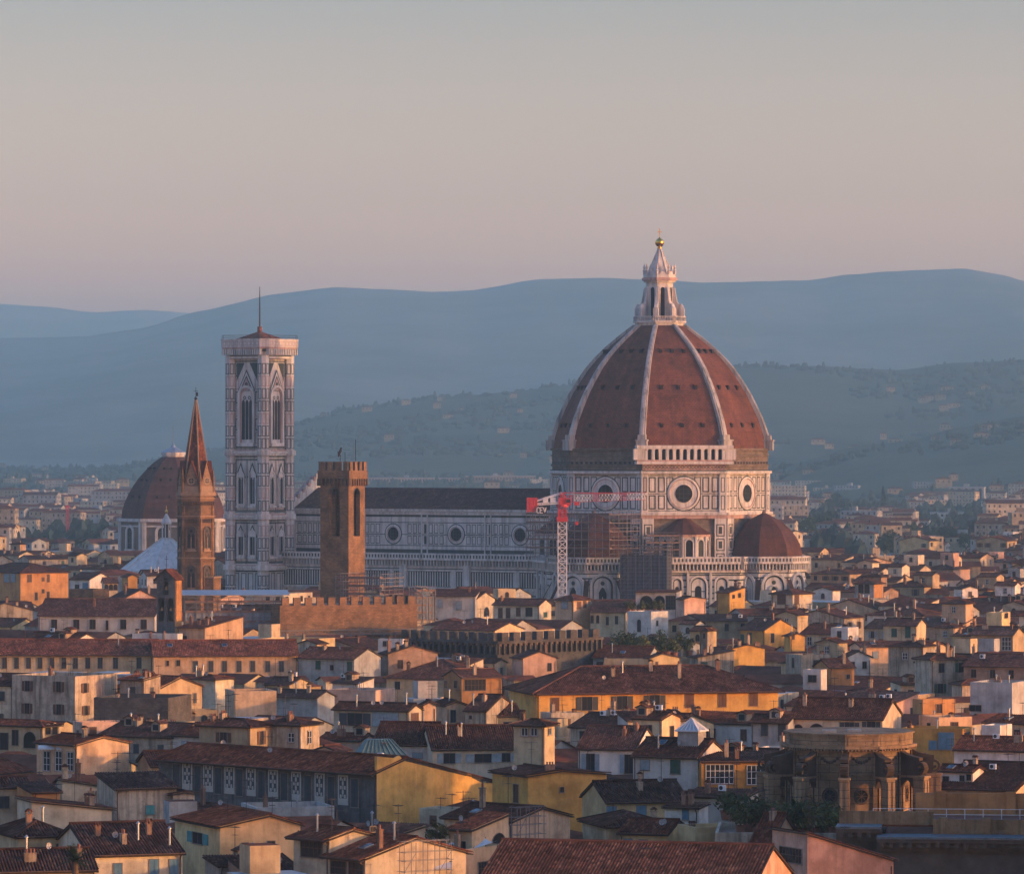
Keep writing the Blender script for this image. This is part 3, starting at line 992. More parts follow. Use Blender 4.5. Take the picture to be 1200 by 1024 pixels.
class Face:
    """flat facade: u along, z up, o outwards"""
    def __init__(s, org, ang, mb):
        s.o = Vector((org[0], org[1], 0)); s.n = Vector((math.cos(ang), math.sin(ang), 0)); s.t = Vector((-math.sin(ang), math.cos(ang), 0)); s.mb = mb
    def p(s, u, z, o=0.0):
        return s.o + s.t * u + s.n * o + Vector((0, 0, z))
    def rect(s, u0, z0, u1, z1, o, mi):
        s.mb.face([s.p(u0, z0, o), s.p(u1, z0, o), s.p(u1, z1, o), s.p(u0, z1, o)], mi, [(u0, z0), (u1, z0), (u1, z1), (u0, z1)])
    def slab(s, u0, z0, u1, z1, o0, o1, mi):
        A = [s.p(u0, z0, o0), s.p(u1, z0, o0), s.p(u1, z1, o0), s.p(u0, z1, o0)]
        B = [s.p(u0, z0, o1), s.p(u1, z0, o1), s.p(u1, z1, o1), s.p(u0, z1, o1)]
        uv = [(u0, z0), (u1, z0), (u1, z1), (u0, z1)]
        s.mb.face(B, mi, uv)
        for i in range(4):
            j = (i + 1) % 4
            s.mb.face([A[i], A[j], B[j], B[i]], mi)
    def frame(s, u0, z0, u1, z1, w, o, mi):
        s.rect(u0, z0, u1, z0 + w, o, mi); s.rect(u0, z1 - w, u1, z1, o, mi)
        s.rect(u0, z0 + w, u0 + w, z1 - w, o, mi); s.rect(u1 - w, z0 + w, u1, z1 - w, o, mi)
    def disc(s, u, z, r0, r1, o0, o1, mi, n=28, a0=0, a1=2 * math.pi):
        for k in range(n):
            a, b = a0 + (a1 - a0) * k / n, a0 + (a1 - a0) * (k + 1) / n
            q = lambda r, t, o: s.p(u + r * math.cos(t), z + r * math.sin(t), o)
            if r0 < 1e-6: s.mb.face([q(0, a, o0), q(r1, a, o1), q(r1, b, o1)], mi)
            else: s.mb.face([q(r0, a, o0), q(r1, a, o1), q(r1, b, o1), q(r0, b, o0)], mi)
    def arch(s, u, z0, w, h, o, mi, n=10, pointed=False):
        """filled arch-topped panel, width w, total height h"""
        r = w / 2
        pts = [(u - r, z0), (u + r, z0)]
        zs = z0 + h - (r if not pointed else r * 1.5)
        for k in range(n + 1):
            a = math.pi * k / n
            x, y = r * math.cos(a), math.sin(a)
            pts.append((u + x, zs + y * r if not pointed else zs + r * 1.5 * (1 - abs(math.cos(a)) ** 1.6)))
        s.mb.face([s.p(a, b, o) for a, b in pts], mi)
    def archring(s, u, z0, w, h, t, o0, o1, mi, n=12):
        r = w / 2
        zs = z0 + h - r
        s.slab(u - r - t, z0, u - r, zs, o0, o1, mi); s.slab(u + r, z0, u + r + t, zs, o0, o1, mi)
        for k in range(n):
            a, b = math.pi * k / n, math.pi * (k + 1) / n
            q = lambda rr, tt, o: s.p(u + rr * math.cos(tt), zs + rr * math.sin(tt), o)
            s.mb.face([q(r, a, o1), q(r + t, a, o1), q(r + t, b, o1), q(r, b, o1)], mi)
            s.mb.face([q(r + t, a, o0), q(r + t, b, o0), q(r + t, b, o1), q(r + t, a, o1)], mi)
            s.mb.face([q(r, a, o1), q(r, b, o1), q(r, b, o0), q(r, a, o0)], mi)

M_GLASS2 = plain('dark church glass', (0.012, 0.014, 0.018), 0.5, 0, 0.4, 0.5, 0.1)
CM = [M_WHITE, M_GREEN, M_PINKM, M_ROUGH, M_GLASS2]
CPHI = R(-33.3)
cath = empty('cathedral', (41.5, 1350, 0), CPHI)
tag(cath, 'huge marble cathedral with a ribbed red tile dome and white lantern', 'cathedral')
RD = 31.3
A8 = [math.pi / 8 + k * math.pi / 4 for k in range(8)]
C8 = math.cos(math.pi / 8)
S8 = math.sin(math.pi / 8)
def oct_(r, c=(0, 0)): return [(c[0] + r * math.cos(a), c[1] + r * math.sin(a)) for a in A8]
def is_front(k):   # faces whose normal looks towards the camera side
    a = k * math.pi / 4 + CPHI
    return math.sin(a) < 0.35

def balustrade(fc, L0, L1, zt, step=1.05):
    """pierced parapet over a row of little corbel arches, as on all the cathedral's lower walls"""
    fc.slab(L0, zt - 1.7, L1, zt, -0.4, 1.3, 0)
    fc.slab(L0, zt - 1.95, L1, zt - 1.72, -0.4, 1.5, 0)
    n = max(2, int((L1 - L0) / step))
    for i in range(n):
        u = L0 + (L1 - L0) * (i + 0.5) / n
        fc.rect(u - 0.27, zt - 1.35, u + 0.27, zt - 0.45, 1.306, 1)
        fc.slab(u - 0.16, zt - 3.6, u + 0.16, zt - 1.96, 0.0, 1.2, 0)
        fc.arch(u + step / 2, zt - 3.4, 0.62, 1.3, 0.02, 1, 6)
    fc.slab(L0, zt - 4.3, L1, zt - 3.7, -0.2, 0.35, 0)
    fc.rect(L0, zt - 4.62, L1, zt - 4.34, 0.03, 1)

def stripes(fc, L0, L1, z0, z1, dz=1.55, o=0.03):
    z = z0
    k = 0
    while z < z1 - 0.4:
        fc.rect(L0, z, L1, z + (0.5 if k % 2 else 0.28), o, 1)
        if k % 3 == 1: fc.rect(L0, z + 0.62, L1, z + 0.9, o, 2)
        z += dz * (0.75 if k % 2 else 1.0); k += 1

# --- octagonal drum
mb = MB()
mb.prism(oct_(RD - 0.6), 36.0, 55.5, 3)
for k in range(8):
    a = k * math.pi / 4
    ap = (RD - 0.5) * C8
    fc = Face((ap * math.cos(a), ap * math.sin(a)), a, mb)
    h = (RD - 0.5) * S8
    fc.slab(-h, 37.9, h, 48.6, -1, 0.0, 0)
    if is_front(k):
        fc.slab(-h - 0.4, 36.2, h + 0.4, 37.2, -1, 0.9, 2)
        fc.slab(-h - 0.5, 37.2, h + 0.5, 37.9, -1, 1.3, 0)
        fc.slab(-h - 0.4, 48.6, h + 0.4, 49.3, -1, 1.0, 0)
        fc.slab(-h - 0.1, 49.3, h + 0.1, 49.6, -1, 0.5, 1)
        for z in (38.3, 43.0, 48.0): fc.rect(-h, z, h, z + 0.2, 0.03, 1)
        # panels either side of the round window, two rows
        cols = [-11.3, -8.7, 8.7, 11.3]
        for zc0, zc1 in ((38.8, 42.7), (43.5, 47.7)):
            for u in (-8.9, -6.3, 6.3, 8.9):
                fc.frame(u - 0.98, zc0, u + 0.98, zc1, 0.34, 0.035, 1)
            for u in (-3.9, 3.9):
                if zc0 < 40: fc.frame(u - 1.0, zc0, u + 1.0, zc0 + 1.8 if False else zc1, 0.28, 0.035, 1)
                else: fc.frame(u - 1.0, zc0, u + 1.0, zc1, 0.28, 0.035, 1)
        # corner pilasters
        for sg in (-1, 1):
            fc.slab(sg * h - (1.7 if sg > 0 else 0.2), 37.9, sg * h + (0.2 if sg > 0 else 1.7), 49.6, -0.3, 0.45, 0)
            uc = sg * (h - 0.75)
            for z0_, z1_ in ((38.6, 42.6), (43.5, 47.6)):
                fc.frame(uc - 0.55, z0_, uc + 0.55, z1_, 0.22, 0.46, 1)
        if k != 7:
            # unfaced zone under the tiles, rough ledges and a row of putlog holes
            fc.slab(-h, 50.6, h, 51.1, -0.5, 0.3, 3); fc.slab(-h, 53.4, h, 53.7, -0.5, 0.35, 3)
            for i in range(15):
                u = -h + 2 * h * (i + 0.5) / 15
                fc.rect(u - 0.4, 51.25, u + 0.4, 51.85, 0.02, 4)
            fc.slab(-h - 0.2, 55.0, h + 0.2, 55.6, -0.6, 0.7, 3)
        else:
            fc.slab(-h, 49.6, h, 51.2, -0.8, 0.7, 2)
            for i in range(24):
                u = -h + 2 * h * (i + 0.5) / 24
                fc.disc(u, 50.4, 0.3, 0.5, 0.71, 0.71, 1, 8)
    else:
        fc.slab(-h, 48.6, h, 49.3, -1, 0.8, 0)
drum = mb.build('drum', CM, cath)
# the one finished stretch of gallery
mb = MB()
a = 7 * math.pi / 4
ap = (RD - 0.5) * C8
fc = Face((ap * math.cos(a), ap * math.sin(a)), a, mb)
h = RD * S8 + 1.0
fc.slab(-h - 0.7, 51.2, h + 0.7, 51.9, -1, 2.0, 0)
fc.slab(-h - 0.6, 51.9, h + 0.6, 52.4, -0.5, 1.7, 2)
fc.slab(-h, 52.4, h, 55.4, 0.5, 0.55, 4)
fc.slab(-h - 0.7, 55.4, h + 0.7, 56.4, -0.6, 2.0, 0)
n = 13
for i in range(n + 1):
    u = -h + 2 * h * i / n
    wv = 1.5 if i in (0, n) else 0.42
    fc.slab(u - wv, 52.4, u + wv, 55.4, 0.55, 1.75, 0)
for i in range(n):
    u = -h + 2 * h * (i + 0.5) / n
    r = h / n - 0.42
    zs = 55.4 - r
    for kk in range(8):   # spandrels over the little arches
        b0, b1 = math.pi * kk / 8, math.pi * (kk + 1) / 8
        fc.mb.face([fc.p(u + r * math.cos(b0), zs + r * math.sin(b0), 1.7), fc.p(u + r * math.cos(b0), 55.4, 1.7), fc.p(u + r * math.cos(b1), 55.4, 1.7), fc.p(u + r * math.cos(b1), zs + r * math.sin(b1), 1.7)], 0)
mb.build('gallery', CM, cath)
# round windows of the drum
def oculus(ro, ri, deep, parent, ang, dist, z, name='round_window'):
    m2 = MB()
    f2 = Face((0, 0), 0.0, m2)
    f2.disc(0, 0, ro, ro + 0.3, 0.12, 0.06, 1, 40)
    f2.disc(0, 0, ro - 0.55, ro, 0.35, 0.12, 0, 40)
    f2.disc(0, 0, ro - 0.8, ro - 0.55, 0.12, 0.35, 2, 40)
    f2.disc(0, 0, (ro + ri) / 2, ro - 0.8, 0.09, 0.12, 0, 40)
    f2.disc(0, 0, ri + 0.25, (ro + ri) / 2, 0.06, 0.09, 0, 40)
    f2.disc(0, 0, ri, ri + 0.25, 0.20, 0.06, 0, 40)
    f2.disc(0, 0, 0, ri, 0.05, 0.05, 4, 40)
    for q in (-ri / 2, 0, ri / 2):
        hh = math.sqrt(ri * ri - q * q)
        f2.slab(q - 0.08, -hh, q + 0.08, hh, 0.05, 0.12, 1)
        f2.slab(-hh, q - 0.08, hh, q + 0.08, 0.05, 0.11, 1)
    me = m2.mesh(name, CM)
    return me
OC = oculus(4.6, 2.45, 0, None, 0, 0, 0)
for k in range(8):
    if not is_front(k): continue
    a = k * math.pi / 4
    inst('round_window', OC, drum, (ap * math.cos(a), ap * math.sin(a), 43.1), (0, 0, a))

# --- dome
DP = [(55.5, 30.6), (58, 30.25), (60.5, 29.55), (63.5, 28.5), (67, 26.9), (70.8, 25.0), (74.5, 22.7), (78, 20.3), (81, 17.7), (84, 14.6), (86.5, 11.6), (88.6, 8.9), (90.3, 6.6)]
mb = MB()
dz = 0.0
for (z0, r0), (z1, r1) in zip(DP, DP[1:]):
    sl = math.hypot(z1 - z0, r1 - r0)
    for k in range(8):
        a, b = A8[k], A8[(k + 1) % 8]
        h0, h1 = r0 * S8, r1 * S8
        mb.face([(r0 * math.cos(a), r0 * math.sin(a), z0), (r0 * math.cos(b), r0 * math.sin(b), z0), (r1 * math.cos(b), r1 * math.sin(b), z1), (r1 * math.cos(a), r1 * math.sin(a), z1)], 0,
                [(k * 60 - h0, dz), (k * 60 + h0, dz), (k * 60 + h1, dz + sl), (k * 60 - h1, dz + sl)])
    dz += sl
def dr(z):
    for (z0, r0), (z1, r1) in zip(DP, DP[1:]):
        if z <= z1: return r0 + (r1 - r0) * (z - z0) / (z1 - z0), math.atan2(r1 - r0, z1 - z0)
    return DP[-1][1], 0
for k in range(8):
    a = k * math.pi / 4
    for z in (61.5, 72.0, 82.2):
        r, sl = dr(z)
        for u in (-0.5, 0, 0.5):
            fc = Face((r * C8 * math.cos(a), r * C8 * math.sin(a)), a, mb)
            uu = u * r * S8 * 1.05
            fc.slab(uu - 0.42, z - 0.1, uu + 0.42, z + 0.95, -1.0, 0.28, 1)
            fc.slab(uu - 0.55, z + 0.95, uu + 0.55, z + 1.15, -1.0, 0.42, 0)
dome = mb.build('dome', [M_DTILE, M_DARK], cath)
mb = MB()
for i in range(len(DP) - 1):
    (z0, r0), (z1, r1) = DP[i], DP[i + 1]
    w0, w1 = 0.92 - 0.3 * i / 12, 0.92 - 0.3 * (i + 1) / 12
    A = [(r0 - 0.5, -w0, z0), (r0 - 0.5, w0, z0), (r0 + 0.75, w0, z0), (r0 + 0.75, -w0, z0)]
    B = [(r1 - 0.5, -w1, z1), (r1 - 0.5, w1, z1), (r1 + 0.75, w1, z1), (r1 + 0.75, -w1, z1)]
    for p, q in ((1, 2), (2, 3), (3, 0)):
        mb.face([A[p], A[q], B[q], B[p]][::-1] if False else [A[q], A[p], B[p], B[q]], 0)
    A = [(r0 + 0.75, -0.45, z0), (r0 + 0.75, 0.45, z0), (r0 + 1.0, 0.4, z0), (r0 + 1.0, -0.4, z0)]
    B = [(r1 + 0.75, -0.4, z1), (r1 + 0.75, 0.4, z1), (r1 + 1.0, 0.35, z1), (r1 + 1.0, -0.35, z1)]
    for p, q in ((1, 2), (2, 3), (3, 0)): mb.face([A[q], A[p], B[p], B[q]], 0)
mb.box(29.6, -1.5, 55.0, 32.2, 1.5, 57.6, 0)
mb.box(29.4, -1.7, 57.6, 32.4, 1.7, 58.0, 0)
mb.box(29.8, -1.1, 58.0, 31.6, 1.1, 59.3, 0)
RIB = mb.mesh('rib', M_RIB)
for k in range(8): inst('rib', RIB, dome, (0, 0, 0), (0, 0, A8[k]))

# --- lantern
mb = MB()
mb.prism(oct_(7.0), 89.6, 90.8, 0); mb.prism(oct_(7.6), 90.8, 91.3, 0)
for k in range(8):
    a = k * math.pi / 4
    fc = Face((7.4 * C8 * math.cos(a), 7.4 * C8 * math.sin(a)), a, mb)
    for i in range(9):
        u = -2.8 + 5.6 * i / 8
        fc.slab(u - 0.07, 91.3, u + 0.07, 92.4, -0.1, 0.05, 0)
    fc.slab(-2.9, 92.4, 2.9, 92.6, -0.12, 0.1, 0)
mb.prism(oct_(3.9), 91.3, 102.2, 0)
mb.prism(oct_(4.5), 102.2, 102.7, 0); mb.prism(oct_(5.0), 102.7, 103.5, 2); mb.prism(oct_(4.6), 103.5, 104.4, 0)
for k in range(8):
    a = k * math.pi / 4
    fc = Face((3.9 * C8 * math.cos(a), 3.9 * C8 * math.sin(a)), a, mb)
    fc.arch(0, 92.2, 1.25, 8.6, 0.03, 4, 8)
    fc.archring(0, 92.2, 1.25, 8.6, 0.2, 0.0, 0.15, 0, 8)
    c_, s_ = math.cos(A8[k]), math.sin(A8[k])
    mb.lathe([(0.42, 104.4), (0.42, 105.3), (0.6, 105.4), (0.3, 105.9), (0.42, 106.4), (0.02, 107.6)], 6, (4.35 * c_, 4.35 * s_), 0)
    fc.disc(0, 104.4, 0, 0.9, 0.35, 0.35, 0, 8, 0, math.pi)
lan = mb.build('lantern', CM, cath)
mb = MB()      # scrolled buttress
prof = [(3.6, 91.3), (6.6, 91.3), (6.6, 94.6), (6.9, 95.0), (6.3, 96.2), (5.5, 96.0), (5.0, 97.0), (4.7, 98.6), (4.4, 100.6), (3.6, 101.0)]
mb.face([(r, -0.45, z) for r, z in prof]); mb.face([(r, 0.45, z) for r, z in reversed(prof)])
for i in range(len(prof)):
    (r0, z0), (r1, z1) = prof[i], prof[(i + 1) % len(prof)]
    mb.face([(r0, -0.45, z0), (r0, 0.45, z0), (r1, 0.45, z1), (r1, -0.45, z1)])
mb.box(5.6, -0.7, 91.3, 7.0, 0.7, 94.9)
BUT = mb.mesh('buttress', [M_WHITE])
for k in range(8): inst('buttress', BUT, lan, (0, 0, 0), (0, 0, A8[k]))
mb = MB()
mb.frustum(oct_(3.5), oct_(0.42), 104.4, 111.7, 0)
for k in range(8):
    c_, s_ = math.cos(A8[k]), math.sin(A8[k])
    mb.bar((3.55 * c_, 3.55 * s_, 104.4), (0.45 * c_, 0.45 * s_, 111.7), 0.25, None, 0)
mb.build('spire_cone', CM, lan)
mb = MB()
mb.lathe([(0.45, 111.6), (0.7, 111.9), (0.4, 112.2)] + [(1.25 * math.sin(t), 113.4 - 1.25 * math.cos(t)) for t in [0.3 + (math.pi - 0.6) * i / 12 for i in range(13)]] + [(0.2, 114.8), (0.0, 115.0)], 20)
mb.build('gilded_ball', M_GOLD, lan, True)
mb = MB()
mb.bar((0, 0, 114.6), (0, 0, 117.4), 0.16); mb.bar((-0.62 * math.cos(-CPHI), -0.62 * math.sin(-CPHI), 116.4), (0.62 * math.cos(-CPHI), 0.62 * math.sin(-CPHI), 116.4), 0.16)
mb.build('cross', M_GOLD, lan)

# --- crossing walls below the drum and lower ring
mb = MB()
mb.prism(oct_(RD - 0.4), 20, 36.4, 3)
for k in range(8):
    if not is_front(k): continue
    a = k * math.pi / 4
    fc = Face(((RD - .4) * C8 * math.cos(a), (RD - .4) * C8 * math.sin(a)), a, mb)
    hh = (RD - .4) * S8
    for sg in (-1, 1):
        fc.slab(sg * (hh - 1.6) - 1.6, 20, sg * (hh - 1.6) + 1.6, 36.3, -0.2, 0.8, 0)
        for z in (25, 29, 33):
            fc.frame(sg * (hh - 1.6) - 1.2, z - 1.7, sg * (hh - 1.6) + 1.2, z + 1.7, 0.3, 0.83, 1)
            fc.rect(sg * (hh - 1.6) - 0.5, z - 1.0, sg * (hh - 1.6) + 0.5, z + 1.0, 0.84, 1)
    fc.slab(-hh + 3.4, 31.2, hh - 3.4, 31.7, 0, 0.5, 3)
    for u in (-6, 6): fc.arch(u, 26, 1.6, 4.5, 0.03, 4)
mb.build('crossing_wall', CM, cath)
RL = 37.5
mb = MB()
mb.prism(oct_(RL), 0, 25.0, 0)
for k in (5, 6, 7, 0):
    a = k * math.pi / 4
    fc = Face((RL * C8 * math.cos(a), RL * C8 * math.sin(a)), a, mb)
    hh = RL * S8
    if k == 5: hh2 = (-hh, hh)
    balustrade(fc, -hh, hh, 25.8)
    stripes(fc, -hh, hh, 2, 13.5)
    for u, w, h_ in ((-9.6, 4.6, 6.6), (-3.4, 2.4, 6.3), (2.6, 4.4, 6.6), (9.2, 3.2, 6.5)):
        fc.archring(u, 13.6, w, h_, 0.5, 0, 0.5, 0)
        fc.arch(u, 13.6, w, h_, 0.03, 1)
        fc.arch(u, 13.8, w - 0.7, h_ - 0.6, 0.05, 0)
        fc.arch(u, 13.8, w * 0.42, h_ * 0.62, 0.07, 4)
        fc.rect(u - w / 2, 16.2, u + w / 2, 16.5, 0.06, 1)
    for z in (14.2, 15.6, 17.4, 19.2, 20.6): fc.rect(-hh, z, hh, z + .42, .022, 1)
    for u in (-6.4, -0.4, 6.0): fc.slab(u - 0.35, 0, u + 0.35, 21.4, 0, 0.7, 0)
mb.build('chapel_wall', CM, cath)

# --- the three big apses and four small round chapels against the octagon
def apse(ang, D, name, tilem):
    cx, cy = D * math.cos(ang), D * math.sin(ang)
    m2 = MB()
    ra = 11.4
    ph = ang + math.pi / 8
    ol = [(cx + ra * math.cos(ph + k * math.pi / 4), cy + ra * math.sin(ph + k * math.pi / 4)) for k in range(8)]
    m2.prism(ol, 0, 25.2, 0)
    for k in (-2, -1, 0, 1, 2):
        aa = ang + k * math.pi / 4
        fc = Face((cx + ra * C8 * math.cos(aa), cy + ra * C8 * math.sin(aa)), aa, m2)
        hh = ra * S8
        balustrade(fc, -hh - 0.5, hh + 0.5, 25.8, 0.95)
        stripes(fc, -hh, hh, 1.5, 13.2)
        for z in (13.6, 15.0, 16.6, 18.2, 19.8): fc.rect(-hh, z, hh, z + .42, .022, 1)
        fc.archring(0, 13.5, 5.8, 7.2, 0.75, 0, 0.6, 0)
        fc.arch(0, 13.5, 5.8, 7.2, 0.035, 1)
        fc.arch(0, 13.7, 4.9, 6.5, 0.05, 0)
        fc.archring(0, 8.0, 2.2, 9.6, 0.45, 0, 0.45, 0)
        fc.arch(0, 8.0, 2.2, 9.6, 0.07, 4, 10, True)
        fc.slab(-0.1, 8.0, 0.1, 15, 0.07, 0.2, 0)
        fc.disc(0, 18.7, 0, 0.6, 0.1, 0.1, 1, 12)
        for sg in (-1, 1): fc.frame(sg * 3.4 - 0.5, 9, sg * 3.4 + 0.5, 13, 0.2, 0.05, 1)
        # sloping buttress spurs with tiled backs at the corners
        b_ = aa + math.pi / 8
        if k < 2:
            pr = [(ra - 0.3, 0), (ra + 7, 0), (ra + 7, 6.5), (ra - 0.3, 19.5)]
            dx, dy = math.cos(b_), math.sin(b_)
            nx, ny = -dy * 0.55, dx * 0.55
            P = lambda r, z, s: (cx + r * dx + nx * s, cy + r * dy + ny * s, z)
            m2.face([P(r, z, 1) for r, z in pr], 0); m2.face([P(r, z, -1) for r, z in reversed(pr)], 0)
            m2.face([P(ra + 7, 0, -1), P(ra + 7, 0, 1), P(ra + 7, 6.5, 1), P(ra + 7, 6.5, -1)], 0)
            m2.face([P(ra + 7.2, 6.5, -1.3), P(ra + 7.2, 6.5, 1.3), P(ra - 0.3, 19.9, 1.3), P(ra - 0.3, 19.9, -1.3)], 5)
    w = m2.build(name, CM + [M_DTILE2], cath)
    m3 = MB()
    pf = [(25.0, 10.7), (27, 10.55), (29, 10.0), (31, 9.0), (33, 7.5), (34.8, 5.5), (36.3, 3.2), (37.4, 1.0), (37.8, 0.2)]
    d0 = 0
    for (z0, r0), (z1, r1) in zip(pf, pf[1:]):
        sl = math.hypot(z1 - z0, r1 - r0)
        for k in range(8):
            a0, a1 = ph + k * math.pi / 4, ph + (k + 1) * math.pi / 4
            h0, h1 = r0 * S8, r1 * S8
            m3.face([(cx + r0 * math.cos(a0), cy + r0 * math.sin(a0), z0), (cx + r0 * math.cos(a1), cy + r0 * math.sin(a1), z0), (cx + r1 * math.cos(a1), cy + r1 * math.sin(a1), z1), (cx + r1 * math.cos(a0), cy + r1 * math.sin(a0), z1)], 0,
                    [(k * 30 - h0, d0), (k * 30 + h0, d0), (k * 30 + h1, d0 + sl), (k * 30 - h1, d0 + sl)])
        d0 += sl
    m3.lathe([(0.7, 37.2), (0.5, 38.2), (0.0, 38.6)], 8, (cx, cy), 1)
    m3.build('half_dome', [tilem, M_ROUGH], w)
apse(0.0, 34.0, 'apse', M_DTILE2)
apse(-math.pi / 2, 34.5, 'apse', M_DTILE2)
def exedra(ang, D):
    cx, cy = D * math.cos(ang), D * math.sin(ang)
    m2 = MB()
    n = 12
    re = 7.0
    m2.prism(ngon(re, n, ang + math.pi / n, (cx, cy)), 24.5, 31.3, 0)
    m2.prism(ngon(re + 0.5, n, ang + math.pi / n, (cx, cy)), 31.3, 31.9, 2)
    for k in range(-3, 4):
        aa = ang + k * 2 * math.pi / n
        fc = Face((cx + re * math.cos(math.pi / n) * math.cos(aa), cy + re * math.cos(math.pi / n) * math.sin(aa)), aa, m2)
        fc.archring(0, 25.9, 2.0, 4.6, 0.35, 0, 0.35, 0, 8)
        fc.arch(0, 25.9, 2.0, 4.6, 0.03, 1 if k % 2 else 4, 8)
        for sg in (-1, 1): fc.slab(sg * 1.75 - 0.16, 25.0, sg * 1.75 + 0.16, 31.3, 0, 0.5, 0)
    w = m2.build('small_chapel', CM, cath)
    m3 = MB()
    m3.frustum(ngon(re + 0.7, 12, ang + math.pi / 12, (cx, cy)), ngon(0.3, 12, ang + math.pi / 12, (cx, cy)), 31.92, 37.2, 0)
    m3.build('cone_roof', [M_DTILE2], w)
exedra(-math.pi / 4, 28.0)
exedra(-3 * math.pi / 4, 28.5)

# --- nave and aisle
NL = 119.0
mb = MB()
mb.box(-NL + 1, -11, 0, -28, 11, 38.2, 0)
fc = Face((0, -11), -math.pi / 2, mb)      # u runs along +x here
fc.slab(-NL + 1, 36.6, -27, 37.3, 0, 0.5, 0); fc.slab(-NL + 1, 37.5, -27, 38.3, 0, 0.9, 0)
fc.rect(-NL + 1, 35.9, -27, 36.5, 0.03, 1)
for z in (27.6, 30.75, 34.2): fc.rect(-NL + 1, z, -27, z + 0.22, 0.03, 1)
fc.rect(-NL + 1, 25.0, -27, 26.6, 0.03, 1)
ocx = [-39.6, -61.5, -83.4, -105.3]
for i in range(60):
    u = -NL + 2.2 + i * 1.86
    if u > -29: break
    if min(abs(u - o_) for o_ in ocx) < 3.9: continue
    pil = min(abs(u - (o_ + 10.95)) for o_ in ocx) < 0.95
    for z0, z1 in ((28.1, 30.5), (31.2, 33.9)):
        if pil: fc.rect(u - 0.5, z0, u + 0.5, z1, 0.04, 1)
        else: fc.frame(u - 0.7, z0, u + 0.7, z1, 0.2, 0.04, 1)
for o_ in ocx:
    fc.slab(o_ + 9.8, 25, o_ + 10.1, 36.6, 0, 0.35, 0); fc.slab(o_ + 11.8, 25, o_ + 12.1, 36.6, 0, 0.35, 0)
nave = mb.build('nave_wall', CM, cath)
ON = oculus(2.75, 1.9, 0, None, 0, 0, 0)
for o_ in ocx: inst('round_window', ON, nave, (o_, -11, 31.0), (0, 0, -math.pi / 2))
mb = MB()
roof_patch(mb, (-NL + 1, -12, 38.35), (-26, -12, 38.35), (-26, 0, 44.2), (-NL + 1, 0, 44.2), False)
roof_patch(mb, (-26, 12, 38.35), (-NL + 1, 12, 38.35), (-NL + 1, 0, 44.2), (-26, 0, 44.2), False)
mb.build('nave_roof', [T_DARK, M_EAVE], cath)
mb = MB()
mb.box(-NL, -21.5, 0, -27, -11.02, 22.6, 0)
fc = Face((0, -21.5), -math.pi / 2, mb)
balustrade(fc, -NL, -26, 25.8)
fc.rect(-NL, 16.2, -26, 21.0, 0.03, 1)
fc.slab(-NL, 20.7, -26, 21.2, 0, 0.5, 0)
for i in range(110):
    u = -NL + 0.6 + i * 0.86
    if u > -26.5: break
    if i % 25 > 22: fc.slab(u - 0.4, 16.0, u + 0.4, 20.8, 0, 0.4, 0)
    else: fc.slab(u - 0.17, 16.4, u + 0.17, 20.5, 0, 0.12, 0)
fc.slab(-NL, 15.4, -26, 16.0, 0, 0.45, 0)
stripes(fc, -NL, -26, 1.0, 15.0, 1.6)
for u in (-50.5, -72.4, -94.3): fc.slab(u - 1.1, 0, u + 1.1, 22.5, 0, 0.9, 0)
for o_ in ocx:
    fc.archring(o_, 5, 2.6, 8.5, 0.6, 0, 0.4, 0); fc.arch(o_, 5, 2.6, 8.5, 0.05, 4, 10, True)
mb.build('aisle_wall', CM, cath)
mb = MB()
roof_patch(mb, (-NL, -20.8, 23.0), (-27, -20.8, 23.0), (-27, -11.05, 25.0), (-NL, -11.05, 25.0), False)
mb.build('aisle_roof', [M_ZINC, M_EAVE], cath)
mb = MB()     # west front seen from behind, its stepped gable standing above the roof
ol = [(-14, 0), (14, 0), (14, 40), (12, 40), (0, 47.6), (-12, 40), (-14, 40)]
mb.face([(-NL - 1.5, u, z) for u, z in reversed(ol)], 0); mb.face([(-NL + 1.0, u, z) for u, z in ol], 0)
for i in range(len(ol)):
    (u0, z0), (u1, z1) = ol[i], ol[(i + 1) % len(ol)]
    mb.face([(-NL - 1.5, u0, z0), (-NL - 1.5, u1, z1), (-NL + 1, u1, z1), (-NL + 1, u0, z0)][::-1], 2 if i in (3, 4) else 0)
for i in range(9):
    t = (i + 0.5) / 9
    for s_ in (-1, 1): mb.box(-NL + 0.6, s_ * 12 * t - 0.5, 47.4 - 7.6 * t, -NL + 1.25, s_ * 12 * t + 0.5, 48.6 - 7.6 * t, 2 if i % 2 else 0)
mb.build('west_front', CM, cath)
